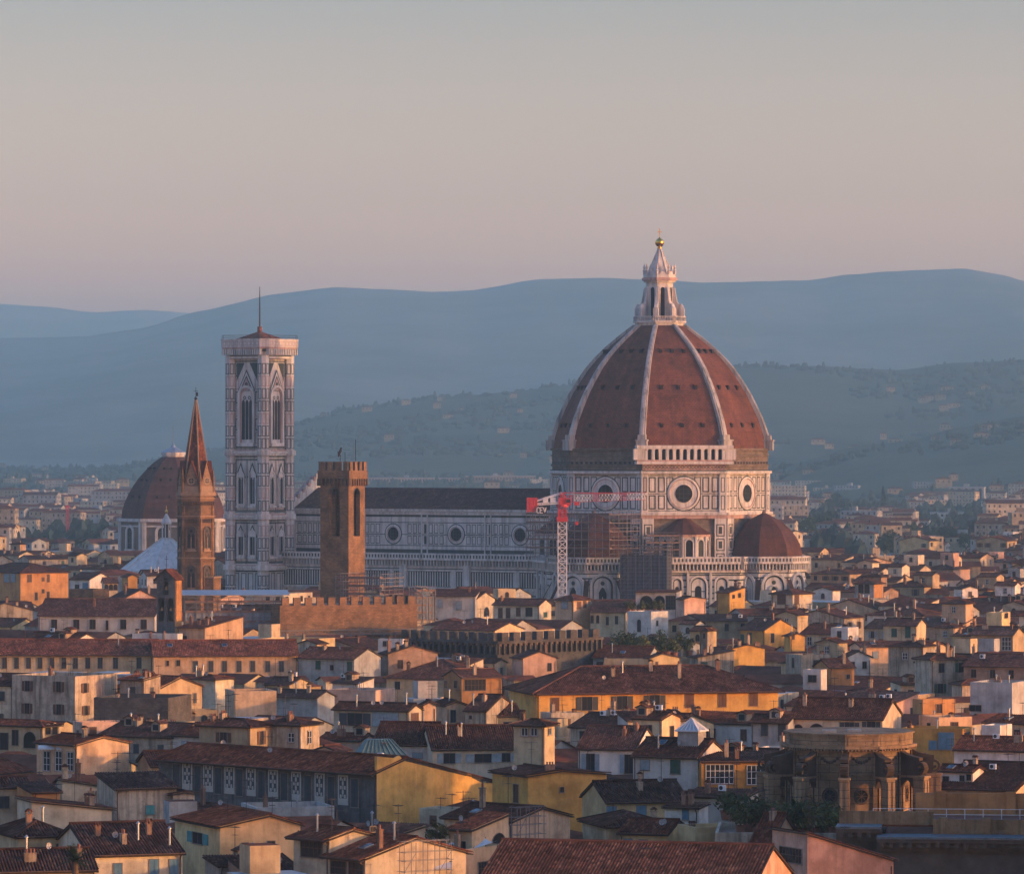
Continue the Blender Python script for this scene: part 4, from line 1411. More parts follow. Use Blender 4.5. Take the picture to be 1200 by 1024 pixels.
# ------------------------------------------------------------------ marble bell tower
def bell_tower():
    Y = 1385.0
    ox, oy, w, d = solve_corner(263.5, 311, 345, Y, R(-35))
    w = d = 14.4
    c, s = math.cos(R(-35)), math.sin(R(-35))
    root = empty('bell_tower', (ox + (w * c - d * s) / 2, oy + (w * s + d * c) / 2, 0), R(-35))
    tag(root, 'tall square marble bell tower with flat corniced top and iron pole', 'bell tower')
    h = 5.9
    mb = MB()
    mb.box(-h, -h, 0, h, h, 82.5, 0)
    levels = [21.3, 36.0, 54.5]
    cr = 1.75
    def facework(fc):
        for z in levels:
            fc.slab(-h, z - 0.9, h, z - 0.3, 0, 0.9, 0); fc.slab(-h, z - 0.3, h, z + 0.3, 0, 1.2, 0); fc.slab(-h, z + 0.3, h, z + 0.7, 0, 0.8, 2)
            fc.rect(-h, z - 1.4, h, z - 1.1, 0.03, 1); fc.rect(-h, z + 1.0, h, z + 1.25, 0.03, 1)
        # two storeys of paired twin windows in a dark framed field
        for z0, z1 in ((22.6, 34.3), (37.4, 52.6)):
            hh = z1 - z0
            fc.frame(-4.3, z0, 4.3, z1, 0.4, 0.035, 1)
            fc.rect(-0.18, z0, 0.18, z1, 0.035, 1)
            for u in (-2.15, 2.15):
                fc.frame(u - 1.75, z0 + 0.6, u + 1.75, z1 - 0.5, 0.12, 0.04, 2)
                zt = z0 + hh * 0.68
                fc.mb.face([fc.p(u - 1.9, zt - 0.6, 0.3), fc.p(u + 1.9, zt - 0.6, 0.3), fc.p(u, zt + hh * 0.26, 0.3)], 1)
                fc.mb.face([fc.p(u - 1.45, zt - 0.5, 0.33), fc.p(u + 1.45, zt - 0.5, 0.33), fc.p(u, zt + hh * 0.2, 0.33)], 0)
                fc.archring(u, z0 + 1.8, 2.0, hh * 0.62, 0.4, 0, 0.5, 0)
                fc.arch(u, z0 + 1.8, 2.0, hh * 0.62, 0.05, 0)
                for q in (-0.52, 0.52): fc.arch(u + q, z0 + 2.2, 0.88, hh * 0.5, 0.07, 4, 8, True)
                fc.slab(u - 1.5, z0 + 1.1, u + 1.5, z0 + 1.7, 0, 0.7, 0)
            for u in (-5.2, 5.2): fc.frame(u - 0.5, z0, u + 0.5, z1, 0.2, 0.035, 2)
        # great three-light window under a steep gable
        fc.frame(-4.4, 55.9, 4.4, 81.0, 0.35, 0.035, 1)
        for u in (-3.6, 3.6):
            for z in range(6): fc.frame(u - 0.65, 57 + z * 3.9, u + 0.65, 60.4 + z * 3.9, 0.3, 0.04, 1 if z % 2 else 2)
        fc.mb.face([fc.p(-3.2, 72.3, 0.3), fc.p(3.2, 72.3, 0.3), fc.p(0, 78.6, 0.3)], 1)
        fc.mb.face([fc.p(-2.85, 72.5, 0.34), fc.p(2.85, 72.5, 0.34), fc.p(0, 77.8, 0.34)], 0)
        fc.mb.face([fc.p(-2.2, 72.75, 0.37), fc.p(2.2, 72.75, 0.37), fc.p(0, 76.8, 0.37)], 1)
        fc.mb.face([fc.p(-1.7, 72.95, 0.4), fc.p(1.7, 72.95, 0.4), fc.p(0, 76.1, 0.4)], 2)
        fc.disc(0, 74.2, 0, 0.55, 0.43, 0.43, 1, 12)
        for sg in (-1, 1): fc.mb.face([fc.p(sg * 3.8, 75, 0.04), fc.p(sg * 3.8, 80.4, 0.04), fc.p(sg * 0.9, 80.4, 0.04)][::sg], 1)
        fc.archring(0, 57.2, 4.7, 16.0, 0.7, 0, 0.7, 0)
        fc.archring(0, 57.2, 4.1, 15.6, 0.3, 0, 0.45, 2)
        fc.arch(0, 57.2, 4.1, 15.6, 0.05, 0)
        for q in (-1.32, 0, 1.32): fc.arch(q, 58.2, 1.14, 11.6, 0.08, 4, 8, True)
        for q in (-0.85, 0.85): fc.disc(q, 70.3, 0.25, 0.55, 0.09, 0.09, 1, 10)
        fc.slab(-2.9, 56.2, 2.9, 57.2, 0, 0.9, 0)
        # plinth panels
        for u in (-3.9, -1.3, 1.3, 3.9):
            for z0, z1 in ((12.5, 19.6), (3.0, 10.5)): fc.frame(u - 0.95, z0, u + 0.95, z1, 0.25, 0.04, 1)
        for z in (1.5, 11.2, 20.2): fc.rect(-h, z, h, z + 0.3, 0.03, 1)
        for z in (54.9, 81.4): fc.rect(-h, z, h, z + 0.4, 0.035, 2)
    for k in range(4):
        a = k * math.pi / 2
        facework(Face((h * math.cos(a), h * math.sin(a)), a, mb))
    w1 = mb.build('tower_wall', CM, root)
    mb = MB()
    mb.prism(ngon(cr, 8, math.pi / 8), 0, 82.5, 0)
    for k in range(8):
        a = k * math.pi / 4
        fc = Face((cr * C8 * math.cos(a), cr * C8 * math.sin(a)), a, mb)
        hh = cr * S8
        z = 1.5
        i = 0
        while z < 80:
            if min(abs(z + 1.6 - l) for l in levels) > 2.2:
                fc.frame(-hh + 0.08, z, hh - 0.08, z + 3.1, 0.24, 0.03, 2 if i % 3 == 2 else 1)
            z += 3.6; i += 1
        for l in levels: fc.slab(-hh - 0.25, l - 0.9, hh + 0.25, l + 0.6, 0, 0.55, 0)
    me = mb.mesh('corner_buttress', CM)
    for sx in (-1, 1):
        for sy in (-1, 1): inst('corner_buttress', me, root, (sx * h, sy * h, 0))
    # crowning cornice on brackets
    mb = MB()
    def sq(r, k=2.1): return [(r, -r + k), (r, r - k), (r - k, r), (-r + k, r), (-r, r - k), (-r, -r + k), (-r + k, -r), (r - k, -r)]
    mb.prism(sq(7.6), 81.6, 82.3, 0); mb.prism(sq(7.5), 82.3, 82.6, 1); mb.prism(sq(7.7), 82.6, 83.6, 0)
    mb.prism(sq(8.7), 84.4, 84.9, 2); mb.prism(sq(8.9), 84.9, 87.0, 0); mb.prism(sq(9.05), 87.0, 87.3, 0)
    mb.prism(sq(7.8), 83.6, 84.4, 1)
    for k in range(4):
        a = k * math.pi / 2
        fc = Face((7.7 * math.cos(a), 7.7 * math.sin(a)), a, mb)
        for i in range(17):
            u = -6.6 + 13.2 * i / 16
            fc.slab(u - 0.2, 82.7, u + 0.2, 84.4, 0, 1.0, 0)
        f2 = Face((8.9 * math.cos(a), 8.9 * math.sin(a)), a, mb)
        for i in range(9):
            u = -6.0 + 12 * i / 8
            f2.frame(u - 0.6, 85.3, u + 0.6, 86.6, 0.16, 0.03, 2)
    mb.build('cornice', CM, root)
    mb = MB()
    mb.frustum(sq(7.4, 1.7), sq(0.3, 0.1), 86.6, 89.6, 0)
    mb.prism(ngon(0.7, 8), 89.4, 91.0, 0)
    r = mb.build('roof', [T_RED], root)
    mb = MB()
    mb.tube([(0, 0, 90.8), (0, 0, 97), (0, 0, 102.6)], [0.24, 0.2, 0.08], 8)
    mb.build('pole', M_IRON, root)
    mb = MB()
    for k in range(4):
        a = k * math.pi / 2 + math.pi / 4
        x, y = 10.3 * math.cos(a), 10.3 * math.sin(a)
    for z in (87.8, 88.4):
        o = sq(8.7)
        for i in range(8): mb.bar((*o[i], z), (*o[(i + 1) % 8], z), 0.07)
    for p in sq(8.7): mb.bar((*p, 87.3), (*p, 88.4), 0.08)
    mb.build('railing', M_IRON, root)
bell_tower()

# ------------------------------------------------------------------ brown battlemented tower
def merlons(mb, L0, L1, fc, z0, z1, n, gap=0.45, t=0.6, mi=0):
    st = (L1 - L0) / n
    for i in range(n):
        fc.slab(L0 + st * i + st * gap / 2, z0, L0 + st * (i + 1) - st * gap / 2, z1, -t, 0.0, mi)
        fc.slab(L0 + st * i + st * gap / 2 - 0.06, z1, L0 + st * (i + 1) - st * gap / 2 + 0.06, z1 + 0.12, -t - 0.05, 0.06, mi)
def battle_tower():
    Y = 1050.0
    ph = R(-28)
    ox, oy, w, d = solve_corner(373.5, 410.5, 430, Y, ph)
    d = w = (w + d) / 2
    c, s = math.cos(ph), math.sin(ph)
    root = empty('battlemented_tower', (ox + (w * c - d * s) / 2, oy + (w * s + d * c) / 2, 0), ph)
    tag(root, 'square brown stone tower with battlements and tall arched openings', 'tower')
    h = w / 2 - 0.25
    mb = MB()
    ST = [WALL['brownstone'], M_DARK, M_TRIM]
    # walls with real openings: four piers and spandrels
    zo0, zo1 = 36.0, 46.5
    ow = 1.35
    for k in range(4):
        a = k * math.pi / 2
        fc = Face((h * math.cos(a), h * math.sin(a)), a, mb)
        fc.rect(-h, 0, h, zo0, 0, 0)
        fc.rect(-h, zo0, -ow, zo1, 0, 0); fc.rect(ow, zo0, h, zo1, 0, 0)
        fc.rect(-h, zo1, h, 48.2, 0, 0)
        r = ow; zs = zo1 - r
        for i in range(10):
            b0, b1 = math.pi * i / 10, math.pi * (i + 1) / 10
            q = lambda t: (r * math.cos(t), zs + r * math.sin(t))
            (x0, y0), (x1, y1) = q(b0), q(b1)
            mb.face([fc.p(x0, y0, 0), fc.p(x0, zo1, 0), fc.p(x1, zo1, 0), fc.p(x1, y1, 0)], 0, [(x0, y0), (x0, zo1), (x1, zo1), (x1, y1)])
            mb.face([fc.p(x0, y0, 0), fc.p(x1, y1, 0), fc.p(x1, y1, -1.0), fc.p(x0, y0, -1.0)], 0)
        for sg in (-1, 1):
            mb.face([fc.p(sg * r, zo0, 0), fc.p(sg * r, zs, 0), fc.p(sg * r, zs, -1.0), fc.p(sg * r, zo0, -1.0)][::sg], 0, [(0, zo0), (0, zs), (1, zs), (1, zo0)][::sg])
        mb.face([fc.p(-r, zo0, 0), fc.p(r, zo0, 0), fc.p(r, zo0, -1), fc.p(-r, zo0, -1)], 0)
        fc.archring(0, zo0, 2 * ow, zo1 - zo0, 0.3, 0, 0.06, 0)
        for i in range(9):
            rr = random.Random(i + k * 20)
            fc.rect(rr.uniform(-h + .4, h - .6), (zz := rr.uniform(8, 34)), 0, 0, 0, 0) if False else None
    mb.box(-h + 1, -h + 1, 0, h - 1, h - 1, zo0 - 0.05, 1)
    mb.box(-h + 0.01, -h + 0.01, 47.2, h - 0.01, h - 0.01, 48.0, 1)
    mb.build('tower_wall', ST, root)
    mb = MB()
    H2 = h + 0.45
    mb.prism([(-H2, -H2), (H2, -H2), (H2, H2), (-H2, H2)], 48.6, 50.4, 0)
    for k in range(4):
        a = k * math.pi / 2
        fc = Face((H2 * math.cos(a), H2 * math.sin(a)), a, mb)
        n = 8
        for i in range(n + 1):
            u = -H2 + 2 * H2 * i / n
            fc.slab(u - 0.16, 47.0, u + 0.16, 48.6, -0.5, 0.0, 0)
        for i in range(n):
            u = -H2 + 2 * H2 * (i + 0.5) / n
            fc.archring(u, 47.9, 2 * H2 / n - 0.34, 0.7, 0.05, -0.4, 0.0, 0, 6)
        merlons(mb, -H2, H2, fc, 50.4, 52.2, 4)
    mb.build('battlement', ST, root)
    mb = MB()
    mb.tube([(-0.6, 0, 50), (-0.6, 0, 53.6)], 0.07, 6)
    # heraldic animal weather vane
    mb.tube([(-1.05, 0, 53.4), (-0.9, 0, 54.1), (-0.65, 0, 54.6), (-0.45, 0, 55.1)], [0.16, 0.3, 0.3, 0.2], 7)
    mb.lathe([(0.02, 54.9), (0.26, 55.1), (0.22, 55.4), (0.02, 55.5)], 8, (-0.38, 0))
    mb.bar((-0.55, 0, 54.4), (-0.15, 0, 54.7), 0.12); mb.bar((-0.8, 0, 53.9), (-0.4, 0, 53.6), 0.13); mb.bar((-1.05, 0, 53.5), (-1.25, 0, 54.6), 0.08)
    mb.build('weather_vane', M_IRON, root)
    mb = MB()
    for x, y, z in ((1.2, -1, 54.4), (2.6, 1.2, 57.2)): mb.bar((x, y, 50), (x, y, z), 0.1)
    mb.build('lightning_rod', M_IRON, root)
battle_tower()

# ------------------------------------------------------------------ hexagonal tower with a spire
def spire_tower():
    Y = 1080.0
    m = Y / F
    cx = (229.5 - 600) * m
    root = empty('spire_bell_tower', (cx, Y, 0), R(-13))
    tag(root, 'slender brown hexagonal bell tower with pointed tile spire', 'bell tower')
    ST = [WALL['brownstone'], M_GLASS, plain('brown stone trim', (0.30, 0.20, 0.125), 0.9), T_RED]
    r = 4.15
    C6 = math.cos(math.pi / 6)
    hx = lambda q: ngon(q, 6, 0)
    mb = MB()
    mb.prism(hx(r), 0, 45.0, 0)
    for z in (21.5, 30.2, 39.6, 43.6): mb.prism(hx(r + 0.25), z, z + 0.35, 0); mb.prism(hx(r + 0.4), z + 0.35, z + 0.6, 2)
    mb.prism(hx(r + 0.55), 44.6, 45.4, 2)
    for k in range(6):
        a = math.pi / 6 + k * math.pi / 3
        fc = Face((r * C6 * math.cos(a), r * C6 * math.sin(a)), a, mb)
        hh = r / 2
        for i in range(7):
            u = -hh + 2 * hh * (i + 0.5) / 7
            for z in (42.5, 38.6): fc.archring(u, z, 0.36, 0.8, 0.07, 0, 0.22, 0, 5)
        for sg in (-1, 1): fc.slab(sg * (hh - 0.28) - 0.28, 0, sg * (hh - 0.28) + 0.28, 42.4, 0, 0.2, 0)
    t = mb.build('tower_wall', ST, root)
    mb = MB()
    fc = Face((0, 0), -math.pi / 2, mb)
    fc.archring(0, 0, 1.9, 5.3, 0.22, 0, 0.25, 0)
    fc.arch(0, 0, 1.9, 5.3, 0.03, 0)
    for q in (-0.47, 0.47): fc.arch(q, 0.1, 0.72, 3.7, 0.05, 1, 8, True)
    fc.slab(-0.09, 0, 0.09, 3, 0.03, 0.2, 2)
    fc.disc(0, 4.35, 0, 0.34, 0.05, 0.05, 1, 10)
    fc.slab(-1.2, -0.3, 1.2, 0, 0, 0.35, 2)
    fc.slab(-0.86, 0, 0.86, 0.5, 0.05, 0.12, 2)
    me = mb.mesh('twin_window', ST)
    for k in range(6):
        a = math.pi / 6 + k * math.pi / 3
        for z in (23.6, 32.4): inst('twin_window', me, t, (r * C6 * math.cos(a), r * C6 * math.sin(a), z), (0, 0, a + math.pi / 2))
    # ring of gables with roses round the foot of the spire
    mb = MB()
    mb.prism(hx(r - 0.3), 45.4, 47.2, 0)
    for k in range(6):
        a = math.pi / 6 + k * math.pi / 3
        fc = Face((r * C6 * math.cos(a), r * C6 * math.sin(a)), a, mb)
        mb.face([fc.p(-1.7, 45.4, 0.05), fc.p(1.7, 45.4, 0.05), fc.p(1.6, 47.4, 0.05), fc.p(0, 52.2, -0.1), fc.p(-1.6, 47.4, 0.05)], 0, [(0, 0), (3.4, 0), (3.3, 2), (1.7, 6.8), (0.1, 2)])
        mb.face([fc.p(1.75, 47.4, 0.1), fc.p(0, 52.5, 0.0), fc.p(0, 52.5, -2.4), fc.p(1.75, 47.4, -1.6)][::-1], 3)
        mb.face([fc.p(-1.75, 47.4, 0.1), fc.p(0, 52.5, 0.0), fc.p(0, 52.5, -2.4), fc.p(-1.75, 47.4, -1.6)], 3)
        fc.slab(-1.7, 45.4, 1.7, 46.8, 0.0, 0.12, 2)
        fc.disc(0, 48.0, 0.6, 0.95, 0.07, 0.12, 2, 14); fc.disc(0, 48.0, 0, 0.6, 0.06, 0.06, 1, 14)
        fc.slab(-0.07, 47.4, 0.07, 48.6, 0.06, 0.1, 2); fc.slab(-0.6, 47.93, 0.6, 48.07, 0.06, 0.1, 2)
        b = k * math.pi / 3
        x, y = (r - 0.1) * math.cos(b), (r - 0.1) * math.sin(b)
        mb.lathe([(0.38, 45.4), (0.38, 48.2), (0.5, 48.3), (0.36, 48.6), (0.02, 51.2)], 6, (x, y), 0)
    mb.build('gable_ring', ST, root)
    mb = MB()
    mb.frustum(hx(3.35), hx(0.14), 47.2, 66.2, 0)
    for k in range(6):
        b = k * math.pi / 3
        mb.bar((3.4 * math.cos(b), 3.4 * math.sin(b), 47.2), (0.16 * math.cos(b), 0.16 * math.sin(b), 66.2), 0.26, None, 1)
    mb.build('spire', [T_RED, ST[2]], root)
    mb = MB()
    mb.lathe([(0.05, 66), (0.42, 66.5), (0.05, 67.0)], 8)
    mb.bar((0, 0, 66.4), (0, 0, 69.0), 0.09); mb.bar((-0.5, 0, 68.2), (0.5, 0, 68.2), 0.09)
    mb.box(0.05, -0.05, 67.0, 0.5, 0.05, 67.9)
    mb.build('cross', M_IRON, root)
    # low square annex against the foot
    mb = MB()
    mb.box(0.8, -2.6, 0, 4.9, 3.2, 26.2, 0); mb.box(0.6, -2.8, 26.2, 5.1, 3.4, 26.5, 2)
    mb.build('annex', ST, root)
spire_tower()

# ------------------------------------------------------------------ distant red dome (left)
def chapel_dome():
    Y = 1700.0
    m = Y / F
    root = empty('domed_chapel', ((203 - 600) * m, Y, 0), R(-8))
    tag(root, 'domed church with plain red tile dome behind the spire tower', 'church')
    ST = [plain('umber plaster', (0.17, 0.13, 0.10), 0.95, 0, 0.3, 0.3), M_WHITE, M_GLASS]
    mb = MB()
    o8 = lambda q: ngon(q, 8, math.pi / 8)
    r = 19.4
    mb.prism(o8(r), 0, 30.2, 0)
    mb.prism(o8(r + 0.4), 28.4, 28.9, 1); mb.prism(o8(r + 0.9), 30.2, 31.3, 1)
    for k in range(8):
        a = k * math.pi / 4
        fc = Face((r * C8 * math.cos(a), r * C8 * math.sin(a)), a, mb)
        hh = r * S8
        for sg in (-1, 1): fc.slab(sg * (hh - 0.8) - 0.8, 12, sg * (hh - 0.8) + 0.8, 30.2, 0, 0.4, 1)
    wl = mb.build('wall', ST, root)
    mb = MB()
    fc = Face((0, 0), -math.pi / 2, mb)
    fc.archring(0, 0, 3.4, 7.6, 0.9, 0, 0.5, 1); fc.arch(0, 0, 3.4, 7.6, 0.05, 2); fc.slab(-3, -0.9, 3, 0, 0, 0.6, 1)
    fc.slab(-0.08, 0, 0.08, 7, 0.05, 0.15, 0)
    for z in (2, 4, 6): fc.slab(-1.7, z, 1.7, z + 0.12, 0.05, 0.13, 0)
    fc.mb.face([fc.p(-1.2, -2.6, 0.1), fc.p(0, -4.0, 0.1), fc.p(1.2, -2.6, 0.1), fc.p(0, -1.6, 0.1)], 1)
    me = mb.mesh('window', ST)
    for k in range(8):
        a = k * math.pi / 4
        inst('window', me, wl, (r * C8 * math.cos(a), r * C8 * math.sin(a), 20.6), (0, 0, a + math.pi / 2))
    pf = [(31.3, 18.6), (34, 18.3), (37, 17.4), (40, 16.0), (43, 14.2), (46, 12.0), (49, 9.2), (51, 7.0), (53, 4.2)]
    mb = MB()
    d0 = 0
    for (z0, r0), (z1, r1) in zip(pf, pf[1:]):
        sl = math.hypot(z1 - z0, r1 - r0)
        A, B = o8(r0), o8(r1)
        for k in range(8):
            j = (k + 1) % 8
            h0, h1 = r0 * S8, r1 * S8
            mb.face([(*A[k], z0), (*A[j], z0), (*B[j], z1), (*B[k], z1)], 0, [(k * 40 - h0, d0), (k * 40 + h0, d0), (k * 40 + h1, d0 + sl), (k * 40 - h1, d0 + sl)])
        d0 += sl
    rr = random.Random(3)
    for k in range(8):
        a = k * math.pi / 4
        for z, q in ((38.5, 16.9), (44.5, 13.2), (48.5, 9.6)):
            fc = Face((q * C8 * math.cos(a), q * C8 * math.sin(a)), a, mb)
            for u in (-0.35, 0.3): fc.slab(u * q * .4 - 0.4, z, u * q * .4 + 0.4, z + 0.8, -1, 0.2, 1)
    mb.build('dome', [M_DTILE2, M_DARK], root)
    mb = MB()
    mb.prism(o8(4.0), 52.4, 53.6, 0); mb.prism(o8(4.5), 53.6, 54.6, 0)
    mb.frustum(o8(4.5), o8(1.0), 54.602, 56.4, 1); mb.frustum(o8(1.0), o8(0.1), 56.4, 58.0, 1)
    mb.bar((0, 0, 57), (0, 0, 64), 0.14, None, 1)
    mb.build('lantern', [M_WHITE, M_ZINC], root)
chapel_dome()

# ------------------------------------------------------------------ white pyramid roof with lantern
def baptistery():
    Y = 1425.0
    m = Y / F
    root = empty('baptistery', ((195 - 600) * m, Y, 0), R(-33))
    tag(root, 'octagonal building with white marble pyramid roof and gold topped lantern', 'baptistery')
    o8 = lambda q: ngon(q, 8, math.pi / 8)
    mb = MB()
    mb.prism(o8(13.6), 0, 18.9, 0); mb.prism(o8(14.1), 18.9, 19.5, 0)
    for k in range(8):
        a = k * math.pi / 4
        fc = Face((13.6 * C8 * math.cos(a), 13.6 * C8 * math.sin(a)), a, mb)
        for u in (-3.4, 0, 3.4): fc.frame(u - 1.4, 12, u + 1.4, 18, 0.3, 0.04, 1)
    mb.build('wall', CM, root)
    mb = MB()
    mb.frustum(o8(14.2), o8(1.6), 19.5, 28.9, 0)
    A, B = o8(14.25), o8(1.65)
    for k in range(8): mb.bar((*A[k], 19.55), (*B[k], 28.95), 0.3, None, 0)
    mb.build('pyramid_roof', [marble('roof marble', (0.58, 0.56, 0.53), 0.1, 0.3)], root)
    mb = MB()
    mb.prism(o8(1.7), 28.4, 29.2, 0); mb.prism(o8(0.8), 29.2, 33.2, 1); mb.prism(o8(1.6), 33.2, 33.8, 0)
    for p in o8(1.3): mb.lathe([(0.16, 29.2), (0.14, 33.2)], 6, p, 0)
    mb.frustum(o8(1.6), o8(0.2), 33.8, 36.4, 0)
    mb.lathe([(0.25, 36.3), (0.5, 36.9), (0.2, 37.5), (0.1, 37.6), (0.1, 38.6), (0.0, 38.7)], 10, (0, 0), 2)
    mb.build('lantern', [M_WHITE, M_GLASS, M_GOLD], root)
baptistery()

# ------------------------------------------------------------------ small gabled belfry
def bell_gable():
    Y = 900.0
    ph = R(-24)
    ox, oy, w, d = solve_corner(183.5, 205, 213, Y, ph)
    root = empty('bell_gable', (ox, oy, 0), ph)
    tag(root, 'small grey belfry with a tiled gable and three arched openings', 'belfry')
    m = Y / F
    zt = CZ - (677 - HY) * m
    mb = MB()
    ST = [WALL['darkstucco'], WALL['orange'], M_DARK]  # second colour paints the right side sunlit orange
    zb = zt - 8.2
    zr = zt + 1.6
    F2 = Face((w / 2, 0), -math.pi / 2, mb)
    F2.rect(-w / 2, 0, w / 2, zb, 0, 0)
    mb.box(w - 0.02, 0, 0, w, d, zt, 1)
    mb.box(0, 0, 0, 0.02, d, zt, 0)
    mb.box(0.02, d - 0.02, 0, w - 0.02, d, zt, 0)
    mb.box(0.021, 0.6, 0, w - 0.021, d - 0.021, zb, 1)
    # pierced front: piers, lintel, gable
    cols = [(-w / 2, -w / 2 + 0.35), (-0.2, 0.2), (w / 2 - 0.35, w / 2)]
    for a, b in cols: F2.slab(a, zb, b, zb + 4.4, -0.6, 0, 0)
    F2.slab(-w / 2, zb + 4.4, w / 2, zb + 5.0, -0.6, 0, 0)
    F2.slab(-w / 2, zb + 5.0, -0.55, zt, -0.6, 0, 0); F2.slab(0.55, zb + 5.0, w / 2, zt, -0.6, 0, 0)
    mb.face([F2.p(-w / 2, zt, 0), F2.p(w / 2, zt, 0), F2.p(0, zr, 0)], 0)
    for u in (-w / 4 - 0.02, w / 4 + 0.02): F2.archring(u, zb, w / 2 - 0.6, 4.4, 0.12, -0.3, 0.06, 0, 8)
    F2.archring(0, zb + 5, 1.1, 2.6, 0.15, -0.3, 0.06, 0, 8)
    mb.build('belfry_wall', ST, root)
    mb = MB()
    for sx in (-1, 1):
        e = [(w / 2 + sx * (w / 2 + 0.5), -0.5, zt - 0.4), (w / 2 + sx * (w / 2 + 0.5), d + 0.4, zt - 0.4), (w / 2, d + 0.4, zr + 0.1), (w / 2, -0.5, zr + 0.1)]
        if sx > 0: roof_patch(mb, e[0], e[1], e[2], e[3], False)
        else: roof_patch(mb, e[1], e[0], e[3], e[2], False)
    mb.build('roof', [T_RED, M_EAVE], root)
    bell = MB()
    bell.lathe([(0.42, 0), (0.34, 0.2), (0.25, 0.6), (0.1, 0.75), (0.0, 0.8)], 10)
    me = bell.mesh('bell', plain('bronze', (0.30, 0.16, 0.07), 0.5, 0.8))
    for x, z in ((w / 4, zb + 2), (3 * w / 4, zb + 2), (w / 2, zb + 5.9)): inst('bell', me, root, (x, 0.35, z))
    mb = MB(); mb.bar((0, 0, 0), (0, 0, 2.6), 0.07); mb.bar((-0.4, 0, 1.9), (0.4, 0, 1.9), 0.07)
    mb.build('cross', M_IRON, root, False, (w / 2, 0.3, zr))
bell_gable()
# ------------------------------------------------------------------ tower crane
M_CRED = plain('crane red paint', (0.48, 0.04, 0.045), 0.55, 0, 0.2)
M_CWHITE = plain('crane white paint', (0.66, 0.65, 0.63), 0.5, 0, 0.15)
def lattice(mb, a, b, w, h, n, mis, tri=False, bar=0.16):
    """lattice boom from a to b; mis gives the colour of each bay"""
    a, b = Vector(a), Vector(b)
    d = (b - a).normalized()
    up = Vector((0, 0, 1)) if abs(d.z) < 0.9 else Vector((0, 1, 0))
    r = d.cross(up).normalized() * (w / 2)
    t = r.normalized().cross(d) * (h / 2)
    cor = [-r - t, r - t, r + t, -r + t] if not tri else [-r - t, r - t, t]
    k = len(cor)
    for i in range(n):
        p, q = a + (b - a) * (i / n), a + (b - a) * ((i + 1) / n)
        mi = mis[i % len(mis)]
        for j in range(k):
            mb.bar(p + cor[j], q + cor[j], bar, None, mi)
            mb.bar(p + cor[j], p + cor[(j + 1) % k], bar * 0.7, None, mi)
            if i % 2: mb.bar(p + cor[j], q + cor[(j + 1) % k], bar * 0.7, None, mi)
            else: mb.bar(q + cor[j], p + cor[(j + 1) % k], bar * 0.7, None, mi)
def glyph(ch):
    """stroke letters on a 0.62 x 1 cell"""
    return {'C': [((0.6, 0.85), (0.45, 1)), ((0.45, 1), (0.15, 1)), ((0.15, 1), (0, 0.8)), ((0, 0.8), (0, 0.2)), ((0, 0.2), (0.15, 0)), ((0.15, 0), (0.45, 0)), ((0.45, 0), (0.6, 0.15))],
            'E': [((0, 0), (0, 1)), ((0, 1), (0.6, 1)), ((0, 0.5), (0.5, 0.5)), ((0, 0), (0.6, 0))],
            'V': [((0, 1), (0.3, 0)), ((0.3, 0), (0.6, 1))]}[ch]
